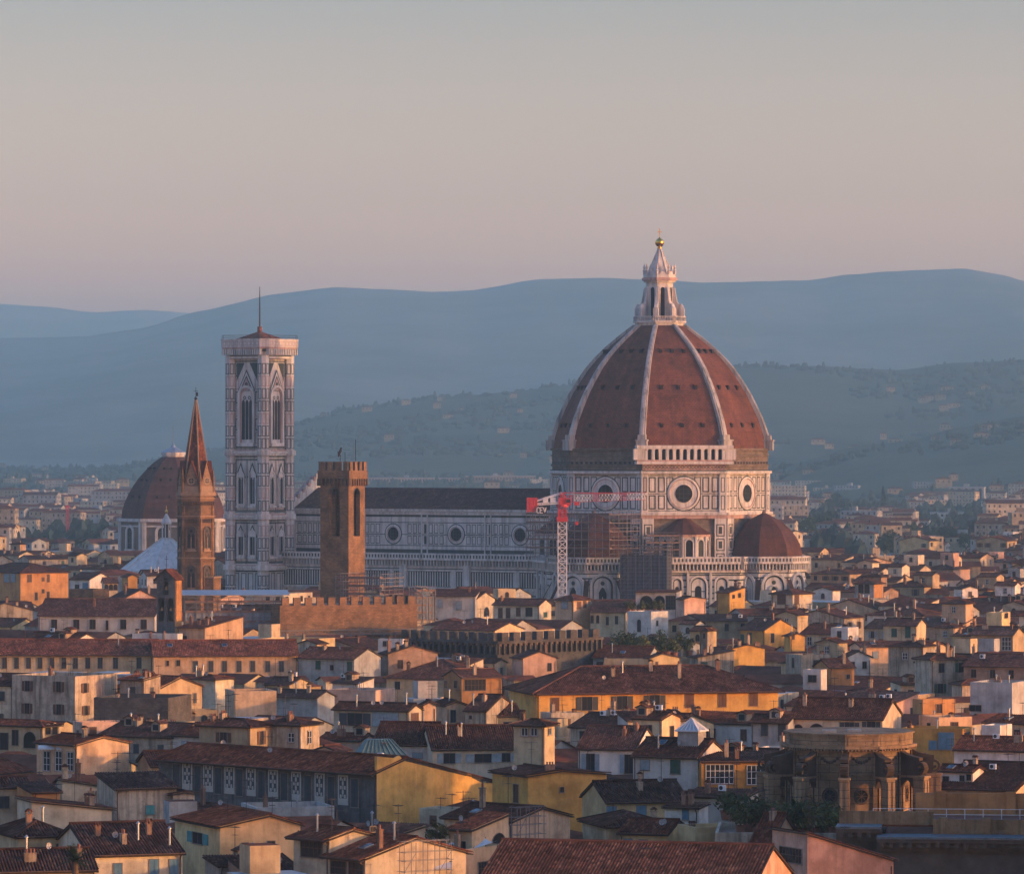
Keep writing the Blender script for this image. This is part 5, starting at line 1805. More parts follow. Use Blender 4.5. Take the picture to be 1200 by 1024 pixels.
def crane():
    Y = 1288.0
    m = Y / F
    root = empty('tower_crane', ((659 - 600) * m, Y, 0), 0)
    tag(root, 'red and white tower crane standing against the cathedral', 'crane')
    zf = lambda y: CZ - (y - HY) * m
    MATS = [M_CRED, M_CWHITE, M_IRON, M_GLASS]
    mb = MB()
    lattice(mb, (0, 0, 0), (0, 0, zf(610)), 2.3, 2.3, 20, [1], False, 0.27)
    mb.build('mast', MATS, root)
    mb = MB()
    lattice(mb, (0, 0, zf(610)), (0, 0, zf(594)), 2.0, 2.0, 3, [0], False, 0.4)
    mb.box(-1.5, -1.5, zf(611), 1.5, 1.5, zf(606), 0)
    mb.prism(ngon(1.7, 14), zf(594), zf(591), 0)
    mb.box(-1.0, -1.0, zf(591), 1.0, 1.0, zf(583), 0)
    mb.build('slewing_unit', MATS, root)
    mb = MB()
    x1 = (757 - 659) * m
    lattice(mb, (0.8, 0, zf(584.5)), (x1, 0.0, zf(581.5)), 1.3, 1.75, 26, [0, 0, 0, 1, 1, 1, 1, 1, 1, 0, 0, 1, 1, 1, 1, 1, 1, 1, 0, 0, 1, 1, 1, 1, 1, 1], True, 0.095)
    for sx in (-.65, .65): mb.bar((.8, sx, zf(584.5) - .9), (x1, sx, zf(581.5) - .9), .1, None, 0)
    z0, z1 = zf(577.6), zf(577.2)
    mb.bar((0, 0, z0), (x1, 0, z1), 0.15, None, 0)
    for xx in (x1 * 0.45, x1 * 0.8): mb.bar((0.2, 0, zf(577)), (xx, 0, zf(579)), 0.1, None, 0)
    mb.build('jib', MATS, root)
    mb = MB()
    xb = (623 - 659) * m
    lattice(mb, (-0.8, 0, zf(589)), (xb, 0, zf(591)), 1.4, 0.5, 6, [1], False, 0.2)
    mb.bar((-0.2, 0, zf(577)), (xb, 0.4, zf(588)), 0.3, None, 1); mb.bar((-0.2, 0, zf(578.5)), (xb, -0.4, zf(589)), 0.3, None, 1)
    lattice(mb, (0, 0, zf(588)), (0, 0, zf(576.5)), 1.2, 1.0, 3, [0], False, 0.22)
    for xx in (-2.5, -4.5): mb.box(xx - 0.7, -0.6, zf(589), xx + 0.7, 0.6, zf(583), 1)
    mb.build('counter_jib', MATS, root)
    mb = MB()
    for i in range(4):
        x0 = xb - 1.3 + i * 0.72
        mb.box(x0, -1.1, zf(600) + 0.2 * (i % 2), x0 + 0.66, 1.1, zf(583), 0)
    mb.build('counterweight', MATS, root)
    mb = MB()
    sx0, sx1 = (628.5 - 659) * m, (640.5 - 659) * m
    z0, z1 = zf(601), zf(594.3)
    mb.box(sx0, -1.35, z0 - 0.1, sx1, -1.22, z1 + 0.1, 0)
    hgt = z1 - z0 - 0.1
    for i, ch in enumerate('CEV'):
        ux = sx0 + 0.15 + i * (sx1 - sx0 - 0.1) / 3
        for (a, b), (c, d) in glyph(ch):
            mb.bar((ux + a * 1.15, -1.40, z0 + 0.05 + b * hgt), (ux + c * 1.15, -1.40, z0 + 0.05 + d * hgt), 0.1, 0.26, 1)
    mb.build('sign', [M_IRON, M_CWHITE], root)
    mb = MB()
    mb.box(0.9, -1.2, zf(592), 2.3, 0.2, zf(584), 0); mb.box(1.05, -1.23, zf(589), 2.15, -1.202, zf(585), 3)
    mb.build('cab', MATS, root)
    mb = MB()
    xt = (676 - 659) * m
    mb.box(xt - 0.7, -0.5, zf(592), xt + 0.7, 0.5, zf(588), 0)
    mb.bar((xt, 0, zf(590)), (xt, 0, zf(612)), 0.09, None, 2); mb.box(xt - 0.4, -0.25, zf(615), xt + 0.4, 0.25, zf(611), 0)
    mb.build('hook_block', MATS, root)
crane()

# ------------------------------------------------------------------ scaffolding
M_TUBE = plain('scaffold tube', (0.15, 0.15, 0.16), 0.6, 0.3)
M_PLANK = plain('scaffold planks', (0.20, 0.12, 0.085), 0.9)
M_NET = plain('dark debris net', (0.060, 0.068, 0.085), 0.95, 0, 0.35, 0.5)
M_NET2 = plain('grey debris net', (0.17, 0.19, 0.21), 0.95, 0, 0.3, 0.4)
def scaffold(label, ox, oy, ph, w, d, z0, z1, bay=2.4, lift=2.0, net=None, netz=None, top=None, planks=True, extra=0.7, tk=1.0):
    root = empty('scaffold', (ox, oy, z0 * 0), ph)
    tag(root, label, 'scaffolding')
    mb = MB()
    nx, ny, nz = max(1, round(w / bay)), max(1, round(d / bay)), max(1, round((z1 - z0) / lift))
    for i in range(nx + 1):
        for j in range(ny + 1):
            if 0 < i < nx and 0 < j < ny: continue
            mb.bar((w * i / nx, d * j / ny, z0), (w * i / nx, d * j / ny, z1 + extra), 0.13 * tk)
    for k in range(nz + 1):
        z = z0 + (z1 - z0) * k / nz
        for zz in (z, z + 1.0):
            if zz > z1 + 1: continue
            for j in (0, d): mb.bar((-0.3, j, zz), (w + 0.3, j, zz), 0.10 * tk)
            for i in (0, w): mb.bar((i, -0.3, zz), (i, d + 0.3, zz), 0.10 * tk)
    for i in range(0, nx, 3):
        for k in range(nz):
            mb.bar((w * i / nx, -0.08, z0 + (z1 - z0) * k / nz), (w * (i + 1) / nx, -0.08, z0 + (z1 - z0) * (k + 1) / nz), 0.09 * tk)
    mb.build('tube_frame', M_TUBE, root)
    if planks:
        mb = MB()
        for k in range(1, nz + 1):
            z = z0 + (z1 - z0) * k / nz
            mb.box(0.05, 0.08, z + 0.06, w - 0.05, min(d, 1.3), z + 0.42)
            mb.box(w - min(w, 1.3), min(d, 1.3) + 0.01, z + 0.06, w - 0.05, d - 0.05, z + 0.14)
        mb.build('plank_deck', M_PLANK, root)
    if net:
        mb = MB()
        za, zb = netz
        n = max(6, int(w / 0.5))
        for (ax, ay, bx, by) in ((0, 0.12, w, 0.12), (w - 0.12, 0.12, w - 0.12, d)):
            L = math.hypot(bx - ax, by - ay)
            n = max(4, int(L / 0.45))
            P = []
            for i in range(n + 1):
                t = i / n
                q = 0.09 * math.sin(i * 2.1) + 0.05 * math.sin(i * 0.7)
                P.append((ax + (bx - ax) * t + (q if bx == ax else 0), ay + (by - ay) * t + (q if by == ay else 0)))
            for p, q in zip(P, P[1:]): mb.face([(*p, za), (*q, za), (*q, zb), (*p, zb)])
        mb.build('debris_net', net, root)
    if top:
        mb = MB()
        mb.poly([(-0.6, -0.6, z1 + 1.6), (w + 0.6, -0.6, z1 + 1.6), (w + 0.6, d + 0.5, z1 + 2.4), (-0.6, d + 0.5, z1 + 2.4)], 0.12)
        mb.build('sheet_roof', top, root)
    return root
def wpos(x, y):   # cathedral local -> world
    c, s = math.cos(CPHI), math.sin(CPHI)
    return 41.5 + x * c - y * s, 1350 + x * s + y * c
# stepped scaffolding that hides the south apse's half dome
p = wpos(-13.5, -48.0)
scaffold('brown stepped scaffolding wrapped around the apse beside the crane', p[0], p[1], CPHI, 27, 16, 25.9, 37.5, 2.2, 2.2, None, None, None)
p = wpos(6.0, -42.5)
scaffold('tall dark netted scaffold tower right of the crane against the cathedral', p[0] + 6.2, p[1] - 6, R(-14), 13.0, 6.0, 0, 28.0, 2.2, 2.0, M_NET, (0.5, 26.6), None, False)
p = wpos(14, -37)
scaffold('light tube scaffold on the small chapel right of the netted tower', p[0] + 4, p[1], R(12), 9.5, 4.0, 25.8, 31.5, 1.9, 1.9)

def late_scaffolds():
    def sp(x, y, z):
        Y = F * (CZ - z) / (y - HY)
        return (x - 600) * Y / F, Y
    p = sp(474, 1004, 16.5)
    scaffold('thin pole scaffold on the sloping cream gable at the bottom edge', p[0], p[1] - 1.0, R(30), 5.0, .9, 8, 17.0, 1.3, 1.9, None, None, None, False, .9, .42)
    p = sp(606, 968, 16)
    scaffold('thin pole scaffold left of the yellow gabled block', p[0], p[1] - 1.2, R(40), 3.6, .9, 8, 17.0, 1.2, 1.8, None, None, None, False, .9, .42)
late_scaffolds()
# ------------------------------------------------------------------ the town, house by house (columns and rows measured on the photo)
def side_wall(root, face, pts, mat, thick=0.35, name='party_wall', out=0.02):
    """a wall slab standing on the front ('F') or visible side ('S') of the last house; outline given in photo pixels"""
    hd = HOUSES[-1]
    ph, w, d = hd['phi'], hd['w'], hd['d']
    c, s = math.cos(ph), math.sin(ph)
    ox, oy = hd['o']
    Cx, Cy = (ox + w * c, oy + w * s) if ph <= 0 else (ox, oy)
    dx, dy = (c, s) if face == 'F' else (-s, c)
    P = []
    for xp, yp in pts:
        u = (xp - 600) / F
        t = (u * Cy - Cx) / (dx - u * dy)
        P.append((t, CZ - (yp - HY) * (Cy + t * dy) / F))
    mb = MB()
    if face == 'F':
        q = lambda t, z, k: ((w if ph <= 0 else 0) + t, -out - (thick if k else 0) * 0 + (0 if k else thick), z)
        A = [q(t, z, 1) for t, z in P]; B = [q(t, z, 0) for t, z in P]
    else:
        sx = 1 if ph <= 0 else -1
        x0 = w if ph <= 0 else 0
        A = [(x0 + sx * out, t, z) for t, z in P]; B = [(x0 - sx * thick, t, z) for t, z in P]
    n = len(A)
    uvA = [(p[0] + p[1], p[2]) for p in A]
    mb.face(A, 0, uvA); mb.face(list(reversed(B)), 0, list(reversed(uvA)))
    for i in range(n):
        j = (i + 1) % n
        mb.face([A[j], A[i], B[i], B[j]], 0)
    return mb.build(name, mat, root)

C2 = [('c', .3, .3), ('a', .6, .5)]
# ---- near rows, bottom of the view
H('cream corner house with low hipped tile roof next to the palm tree', -6, 22, 80, 979, 22, 'h', 'cream', win=[('F', 66, 988, 75, 998, 'o')], items=[('c', .35, .3)], pitch=.42, tile='dark')
H('long cream house with sloping top and two tall windows above the palm', 30, 37, 131, 949, 20, 'l', 'palecream', z=17, pitch=.12, d=6, win=[('F', 80, 967, 91, 985, 'g'), ('F', 116, 966, 126, 985, 'g')], items=[('c', .75, .3), ('c', .85, .6), ('a', .4, .5)], tile='dark')
H('small orange box shaped attic with a square side window', 20, 38, 70, 927, 24, 's', 'orange', z=18, pitch=.12, win=[('S', 26, 939, 32, 949, 'o')], tile='dark')
H('large stained cream house with dark tile roof and one shuttered window', 114, 135, 207, 923, 24, 's', 'weathered', z=18, pitch=.2, win=[('F', 171, 943, 181, 954, 'cT')], items=[('a', .2, .6)], tile='dark')
H('stained cream annex with low gable beside the large stained house', 195, 203, 228, 929, 24, 'y', 'weathered', z=17.3, pitch=.14, tile='dark')
H('cream middle house with blue shuttered window and tall white chimney', 68, 73, 115, 920, 22, 'l', 'palecream', z=17, pitch=.16, win=[('F', 101, 934, 112, 947, 'cW')], items=[('c', .1, .2), ('c', .5, .5)], tile='brown')
H('house with three white french windows under awnings and a lit peach gable', 43, 90, 151, 872, -48, 'x', 'peach', z=17.5, pitch=.2, win=[('F', 51, 880, 59, 903, 'g'), ('F', 65, 880, 73, 903, 'g'), ('F', 79, 881, 86, 903, 'g')], items=[('a', .7, .2)], tile='red')
H('red roofed villa with an arched loggia on its side', -30, 50, 69, 850, -30, 'h', 'cream', z=17, pitch=.25, win=[('F', 14, 855, 22, 873, 'o'), ('F', 28, 857, 42, 876, 'A'), ('F', 0, 858, 10, 878, 'o'), ('S', 53, 848, 59, 860, 'A'), ('S', 61, 847, 67, 860, 'A')], tile='red')
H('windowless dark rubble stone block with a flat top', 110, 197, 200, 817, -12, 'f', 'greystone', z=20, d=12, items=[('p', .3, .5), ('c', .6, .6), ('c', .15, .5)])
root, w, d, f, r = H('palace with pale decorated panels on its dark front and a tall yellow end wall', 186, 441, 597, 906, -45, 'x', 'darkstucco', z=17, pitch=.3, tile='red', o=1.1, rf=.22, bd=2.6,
    win=[(('F', x0, 893 + (x0 - 215) * .082, x0 + 11.5, 925 + (x0 - 215) * .098, 'w')) for x0 in (214, 238.5, 263.5, 288.5, 314.5, 341.5, 369, 396.5)] +
        [(('F', x0, 896 + (x0 - 215) * .082, x0 + 8, 926 + (x0 - 215) * .098, 'cD')) for x0 in (203, 228, 252, 277, 303, 329.5, 357, 384.5, 412)], items=[('a', .2, .5), ('u', .75, .45)], name='palace', cat='palace')
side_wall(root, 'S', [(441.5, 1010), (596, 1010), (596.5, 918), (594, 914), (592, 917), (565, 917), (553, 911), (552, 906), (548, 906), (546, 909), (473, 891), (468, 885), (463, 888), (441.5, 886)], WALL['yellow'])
mb = MB(); mb.box(0, -0.5, 9.6, w, 0.0, 10.3); mb.box(0, -0.3, 8.9, w, 0.0, 9.6); mb.build('string_course', M_TRIM, root)
H('wide pale yellow house with green shutters below its small tile roof', 205, 258, 352, 968, 24, 'y', 'paleyellow', z=17.5, pitch=.30, rf=.62, win=[('F', 283, 987, 291, 999, 'o'), ('F', 313, 985, 322, 997, 'o'), ('S', 226, 975, 238, 988, 'sT')], tile='red', items=[('a', .5, .3)])
H('low cream house with three blue shutters beside the palm', 100, 106, 214, 1001, 20, 'x', 'palecream', z=16, d=14, win=[('F', 133, 1011, 143, 1026, 'cB'), ('F', 175, 1006, 186, 1026, 'cB'), ('F', 199, 1006, 208, 1026, 'cB')], items=[('c', .2, .3), ('p', .6, .2), ('p', .9, .1)], tile='dark')
H('low dark tiled house at the lower left edge with a hatted chimney', -40, -35, 112, 1021, 14, 'x', 'cream', z=15.5, d=9, items=[('c', .5, .2), ('c', .9, .3)], tile='dark')
H('cream house with a wide four pane window under brown eaves', 344, 386, 441, 983, -48, 'x', 'palecream', z=17.5, pitch=.24, o=.9, win=[('F', 353, 982, 378, 1004, 'q'), ('S', 433, 968, 440, 974, 'o')], tile='brown')
H('long house with scaffold poles on its sloping cream gable', 383, 428, 546, 1006, -50, 'x', 'palecream', z=16, pitch=.26, o=.8, win=[('F', 388, 1008, 406, 1024, 'q'), ('F', 409, 1010, 426, 1027, 'q')], tile='red', items=[('k', .5, .2), ('p', .7, .4), ('a', .8, .4)])
H('roof terrace house with white awning and grey parapet', 487, 530, 592, 996, -30, 'f', 'sand', z=15.5, win=[('F', 493, 1012, 528, 1030, 'q'), ('S', 560, 1008, 580, 1024, 'q')], items=[('u', .3, .5), ('a', .8, .3)])
H('small cream attic with an open loggia above the awning terrace', 525, 553, 596, 971, -30, 's', 'cream', z=17, pitch=.15, win=[('S', 575, 976, 593, 992, 'A'), ('F', 537, 985, 546, 996, 'o')], tile='red')
H('dark tiled house end with lit gable and scaffold beside the awning terrace', 520, 601, 668, 961, -38, 'x', 'peach', z=16, pitch=.22, tile='dark', items=[('a', .4, .2), ('a', .6, .4), ('k', .3, .2)])
H('yellow gabled block with a tall chimney stack and one tiny window', 577, 619, 711, 908, 26, 'y', 'yellow', z=17.5, pitch=.12, rf=.42, win=[('F', 656, 922, 661, 928, 'o'), ('S', 602, 918, 608, 940, 'o')], items=[('c', .32, .1), ('d', .05, .5)], tile='dark')
H('cream tower house with twin pale windows and a dark cap roof', 602, 638, 650, 849, -24, 'h', 'cream', z=21, pitch=.3, win=[('F', 611, 852, 619, 862, 'g'), ('F', 622, 852, 630, 862, 'g'), ('S', 642, 852, 646, 861, 'g')], tile='dark')
H('pale house with two blue shuttered openings and a worn wall', 677, 744, 752, 877, -14, 'x', 'white', z=16.5, d=13, win=[('F', 687, 883, 697, 904, 'sW'), ('F', 732, 884, 742, 906, 'sW')], tile='dark', pitch=.36, items=[('a', .3, .3), ('c', .7, .3)])
root, w, d, f, r = H('white house with a green door and a glass lantern on its roof', 742, 818, 851, 887, -26, 'x', 'white', z=16.5, win=[('F', 751, 890, 761, 902, 'cW'), ('F', 786, 890, 797, 906, 'cG')], tile='brown', pitch=.42, items=[('p', .3, .2), ('a', .7, .4), ('k', .3, .35)])
def glass_lantern(parent, x, y, z):
    mb = MB()
    mb.box(x - 1.4, y - 1.2, z - 2, x + 1.4, y + 1.2, z + 0.9, 0)
    b = [(x - 1.6, y - 1.4), (x + 1.6, y - 1.4), (x + 1.6, y + 1.4), (x - 1.6, y + 1.4)]
    mb.frustum(b, [(x - .02, y - .02), (x + .02, y - .02), (x + .02, y + .02), (x - .02, y + .02)], z + 0.9, z + 2.4, 1)
    for p in b: mb.bar((*p, z + 0.95), (x, y, z + 2.45), 0.16, None, 2)
    for i in range(1, 5):
        t = -1.6 + 3.2 * i / 5
        mb.bar((x + t, y - 1.42, z + 0.95), (x + t * .2, y - .25, z + 2.2), 0.09, None, 2)
        mb.bar((x + 1.62, y + t * .87, z + 0.95), (x + .25, y + t * .2, z + 2.2), 0.09, None, 2)
    for i in range(4): mb.bar((*b[i], z + 0.95), (*b[(i + 1) % 4], z + 0.95), 0.2, None, 2)
    mb.build('glass_lantern', [WALL['grey'], plain('lantern glass', (0.35, 0.42, 0.46), 0.2, 0, 0.1), M_FRAMEW], parent)
glass_lantern(r, w * .72, d * .42, f(w * .72, d * .42) + .4)
H('ochre veranda house with big white framed windows', 819, 822, 905, 891, 6, 's', 'ochre', z=16.2, pitch=.1, d=7, win=[('F', 827, 895, 860, 918, 'g'), ('F', 875, 896, 897, 919, 'g')], tile='dark', items=[('c', .4, .4)])
H('long yellow house under a dark tile roof with two blue shutters', 704, 711, 806, 939, 15, 'x', 'paleyellow', z=15.5, d=10, win=[('F', 711, 944, 722, 958, 'cB'), ('F', 746, 943, 757, 956, 'cB')], items=[('c', .5, .3), ('c', .6, .6), ('a', .8, .4)], tile='dark', pitch=.36)
H('small white house with pale canopy and one blue shutter', 779, 819, 830, 945, -24, 's', 'white', z=16, pitch=.1, win=[('F', 800, 948, 807, 960, 'cB')], tile='dark')
H('dark hipped roof house below the long yellow house', 705, 712, 784, 967, 16, 'h', 'sand', z=15, d=9, pitch=.3, tile='dark', win=[('F', 748, 982, 758, 993, 'cB')])
H('low yellow courtyard house with wide red tile roof and blue shutters', 726, 782, 906, 976, -20, 'x', 'paleyellow', z=14.5, d=7, pitch=.3, tile='red', win=[('F', 731, 982, 741, 997, 'cB'), ('F', 749, 983, 759, 997, 'cB')], items=[('d', .8, .2)])
H('yellow garden wall house with a blue shutter and shrubs on its terrace', 794, 815, 907, 968, 20, 'f', 'paleyellow', z=15.5, win=[('F', 831, 986, 842, 996, 'cB')], items=[('c', .5, .1), ('c', .05, .4)])
H('broad dark tiled roof at the bottom edge with a pink gable end', 560, 880, 915, 1043, -14, 'x', 'pink', z=16, d=19, pitch=.32, tile='brown', o=.7)
H('pink walled house with a recessed canopy at the lower right', 905, 946, 1047, 1011, 26, 'l', 'pink', z=15.5, pitch=.3, tile='dark', win=[('S', 914, 993, 940, 1010, 'q')], items=[('a', .6, .4), ('a', .2, .3)])
H('peach gable with reddish coping beside the pink walled house', 880, 902, 914, 989, -20, 'x', 'peach', z=15.5, tile='red', pitch=.5, d=10)
# ---- second rows
H('long yellow palace with seven shuttered windows in a row', 597, 629, 912, 812, 13, 'h', 'yellow', z=18.5, pitch=.36, o=.9, tile='brown', name='palace', cat='palace',
  win=[('F', 646, 817, 655, 833, 'cb'), ('F', 682, 816, 694, 832, 'sD'), ('F', 723, 815, 735, 831, 'sD'), ('F', 761, 814, 773, 830, 'sD'), ('F', 803, 812, 813, 829, 'cb'), ('F', 842, 811, 851, 828, 'cb'), ('F', 878, 810, 888, 827, 'cb')],
  items=[('c', .35, .3), ('c', .52, .4), ('c', .62, .25), ('d', .3, .2), ('a', .8, .3), ('c', .8, .4)])
H('cream house with big grey blind and lit pink side above the green metal roof', 391, 479, 494, 832, -24, 'x', 'palecream', z=17.5, pitch=.34, tile='brown', win=[('F', 407, 835, 425, 850, 'sD'), ('F', 437, 833, 467, 851, 'cW'), ('S', 482, 835, 490, 850, 'cb')], items=[('a', .8, .3), ('p', .9, .4)])
H('pink stair annex with a peaked top beside the cream house with grey blind', 493, 496, 511, 826, 20, 'y', 'peach', z=17.5, pitch=.5, tile='dark', items=[('a', .5, .3)])
H('low cream house with grooved tile roof and grey blue shutters left of the tower house', 437, 505, 512, 872, -10, 'x', 'white', z=16, d=12, tile='brown', win=[('F', 484, 882, 495, 888, 'cW'), ('F', 452, 880, 462, 892, 'o')], pitch=.4)
H('wider cream house with open shutters beside the grooved tile house', 505, 507, 606, 877, 8, 'x', 'palecream', z=15.8, d=13, tile='brown', win=[('F', 520, 882, 533, 894, 'sW'), ('F', 556, 883, 576, 893, 'sW'), ('F', 588, 882, 598, 892, 'sW')], pitch=.38, items=[('p', .2, .3)])
root, w, d, f, r = H('squat building with a green copper roof and air conditioner', 421, 425, 473, 885, 10, 'f', 'sand', z=16.4, d=5, items=[('u', .1, .1)])
mb = MB()
mb.frustum([(-.3, -.3), (w + .3, -.3), (w + .3, d + .3), (-.3, d + .3)], [(.9, 1.6), (w - 1.3, 1.6), (w - 1.3, d - 1.6), (.9, d - 1.6)], 16.4, 18.3, 0)
for i in range(10):
    t = i / 9
    mb.bar((-.3 + (w + .6) * t, -.33, 16.42), (.9 + (w - 2.2) * t, 1.58, 18.34), .12, None, 0)
mb.build('copper_roof', plain('green copper', (0.09, 0.155, 0.15), 0.7, 0.1, 0.2), root)
H('peach block wall with flat top left of the dark roofed hall', 270, 275, 324, 809, 14, 'f', 'peach', z=18, d=8)
H('dark roofed hall with grey gable right of the peach block', 292, 372, 392, 817, -30, 'x', 'grey', z=16, pitch=.34, tile='dark', items=[('c', .4, .2), ('c', .8, .3), ('a', .7, .4)])
H('orange house with one wide window and a grey left side', 520, 541, 588, 794, 24, 'x', 'orange', z=18.5, pitch=.3, tile='brown', win=[('F', 544, 796, 569, 809, 'q'), ('S', 521, 797, 525, 806, 'o'), ('S', 532, 797, 536, 806, 'o')])
H('grey fronted house with lit brick side and a drainpipe', 348, 415, 446, 772, -28, 'x', 'grey', z=18.5, pitch=.34, tile='red', win=[('F', 370, 774, 376, 784, 'cG'), ('F', 387, 779, 391, 785, 'o'), ('F', 407, 775, 413, 786, 'cG')], items=[('c', .3, .4), ('a', .3, .2)])
H('pink brick house with stepped gable and one tall window', 445, 455, 513, 766, 24, 'y', 'brick', z=19, pitch=.28, tile='brown', win=[('F', 466, 773, 472, 783, 'o')], items=[('c', .2, .1), ('c', .4, .2), ('c', .05, .2)])
H('small white roof hut with three dark openings on the brick house', 443, 472, 477, 748, -20, 'f', 'white', z=21, win=[('F', 449, 751, 453, 757, 'o'), ('F', 465, 752, 468, 758, 'o')])
H('low pink white wall house with a satellite dish', 384, 440, 463, 808, -22, 'f', 'pink', z=16.5, items=[('d', .7, .2), ('a', .3, .6), ('p', .5, .4)])
H('dark tiled low house right of the grey fronted house', 453, 556, 568, 795, -14, 'h', 'sand', z=16, d=15, tile='brown', pitch=.36, win=[('F', 'grid', 4, 'o', .9, 1.3, .8)], items=[('a', .3, .4), ('p', .5, .3), ('a', .6, .2)])
H('pink cottage with oval top window in the middle rows', 520, 523, 546, 826, 14, 'y', 'peach', z=17, d=7, pitch=.35, tile='dark', win=[('F', 528, 832, 534, 846, 'o')])
H('weathered low house with small white window under the orange house', 545, 570, 604, 832, -20, 'x', 'weathered', z=16.5, pitch=.3, tile='dark', win=[('F', 550, 838, 553, 842, 'o'), ('S', 590, 846, 596, 851, 'g')], items=[('c', .5, .3)])
H('small cream gable house left of the long yellow palace', 575, 582, 610, 838, 12, 'x', 'paleyellow', z=15.5, d=8, tile='brown', win=[('F', 590, 846, 600, 856, 'o')])
# left middle: long cream range, hall, loggia
H('long cream range with eleven tall dark windows', -40, 179, 181, 767, -4, 'x', 'cream', z=19, d=12, tile='red', pitch=.36, o=.8, name='palace', cat='palace',
  win=[('F', x, 770, x + 5, 783, 'cD') for x in (3, 17, 31, 44.5, 58.5, 72.5, 86, 100.5, 115, 133, 160.5)], items=[('a', .3, .3), ('a', .5, .4), ('p', .8, .3)])
H('orange lit wing continuing the long cream range', 178, 180, 349, 768, 7, 'x', 'peach', z=19, d=12, tile='red', pitch=.36, o=.8, name='palace', cat='palace',
  win=[('F', 195, 774, 198, 780, 'o'), ('F', 207, 773, 211, 780, 'o')] + [('F', x, 774, x + 5.5, 787, 'cD') for x in (226.5, 244.5, 260.5, 277.5, 293.5, 311, 327)], items=[('k', .12, .3), ('a', .4, .3), ('k', .5, .3)])
H('long church hall with dark square windows behind the cream range', 45, 181, 190, 721.5, -7, 'x', 'grey', z=22, d=14, tile='dark', pitch=.42, name='church_hall', cat='church',
  win=[('F', x, 726, x + 7, 737, 'o') for x in (60, 86, 105, 141, 165)] + [('F', 124, 727, 127, 738, 'o')])
H('white arcaded terrace at the foot of the belfry', 155, 208, 214, 742, -14, 'f', 'white', z=21, win=[('F', x, 749, x + 7, 760, 'a') for x in (158, 169.5, 181, 193)], items=[('c', .1, .1), ('c', .4, .1), ('c', .7, .1)])
H('peach walled terrace building right of the belfry', 208, 240, 285, 735, -24, 's', 'peach', z=22, pitch=.1, win=[('F', 213, 745, 219, 755, 'o'), ('S', 243, 749, 251, 758, 'a'), ('S', 255, 748, 263, 757, 'a')], items=[('c', .2, .2), ('c', .5, .2), ('c', .8, .2), ('p', .4, .6)], tile='red')
H('big orange stone palace with brown hipped roof at the left edge', -26, 24, 80, 671, 32, 'h', 'orange', z=25, pitch=.3, tile='brown', name='palace', cat='palace',
  win=[('F', 32, 673, 37, 682, 'o'), ('F', 49, 676, 52, 681, 'o'), ('F', 55, 673, 58, 682, 'o'), ('F', 49, 690, 52, 695, 'o'), ('F', 55, 693, 58, 703, 'o'), ('F', 41, 694, 44, 703, 'o'), ('S', 5, 672, 11, 682, 'cW'), ('S', 13, 672, 18, 682, 'cW')])
H('brown and orange stone cube right of the big orange palace', 81, 109, 128, 690, -34, 'f', 'brownstone', z=24)
H('pink gabled church end behind the orange cube', 128, 144, 184, 702, 30, 'y', 'pink', z=22, pitch=.45, tile='dark', items=[('c', .2, .3), ('c', .8, .1)])
H('small white house with lit peach gable above the orange cube', 82, 105, 131, 679, -36, 'x', 'white', z=21, pitch=.35, tile='brown', win=[('F', 88, 685, 93, 692, 'o'), ('F', 97, 683, 103, 690, 'cB')])
H('little yellow house with a pointed roof in front of the pyramid roof', 143, 150, 161, 676, 20, 'y', 'ochre', z=22, pitch=.4, tile='brown', win=[('F', 146, 682, 150, 687, 'o')])
H('low arcaded cream house near the pyramid roof', 118, 122, 138, 683, 10, 'x', 'cream', z=21, d=7, tile='brown', win=[('F', 'grid', 3, 'A', 1.0, 1.5, .5)])
# centre: battlemented palace and houses below the cathedral
def battlement_palace(label, xL, xC, xR, yt, phi, z, drop, n1, n2, mat, corb=True):
    Y = F * (CZ - z) / (yt - HY)
    ph = R(phi)
    ox, oy, w, d = solve_corner(xL, xC, xR, Y, ph)
    root = empty('battlemented_palace', (ox, oy, 0), ph)
    tag(root, label, 'palace')
    mb = MB()
    mb.prism([(0, 0), (w, 0), (w, d), (0, d)], 0, z - drop, 0)
    mb.build('wall', [WALL[mat]], root)
    mb = MB()
    faces = [(Face((w / 2, 0), -math.pi / 2, mb), w, n1), (Face((w, d / 2), 0.0, mb), d, n2)]
    for fc, L, n in faces:
        e = 0.5 if corb else 0.0
        fc.slab(-L / 2 - e, z - drop + (1.3 if corb else 0), L / 2 + e, z - 1.4, -0.7, e, 0)
        if corb:
            k = int(L / 1.35)
            for i in range(k + 1):
                u = -L / 2 + L * i / k
                fc.slab(u - 0.2, z - drop - 0.6, u + 0.2, z - drop + 1.3, -0.05, e - 0.02, 0)
            for i in range(k):
                u = -L / 2 + L * (i + .5) / k
                fc.arch(u, z - drop - 0.5, L / k - 0.5, 1.45, 0.03, 1, 8)
        m2 = MB()
        st = L / n
        for i in range(n):
            fc.slab(-L / 2 + st * (i + .22), z - 1.4, -L / 2 + st * (i + .78), z + 0.1, -0.6, e - 0.01, 0)
    mb.build('battlement', [WALL[mat], M_DARK], root)
    mb = MB()
    mb.box(0.75, 0.75, z - drop - 1, w - 0.75, d - 0.75, z - 1.9)
    mb.build('roof_terrace', M_FLATROOF, root)
    HOUSES.append(dict(root=root, c=(ox + (w * math.cos(ph) - d * math.sin(ph)) / 2, oy + (w * math.sin(ph) + d * math.cos(ph)) / 2), w=w, d=d, phi=ph, o=(ox, oy), z=z, pk=z, Y=oy, label=label, wall=mat, roof='f', gen=False))
    return root, w, d
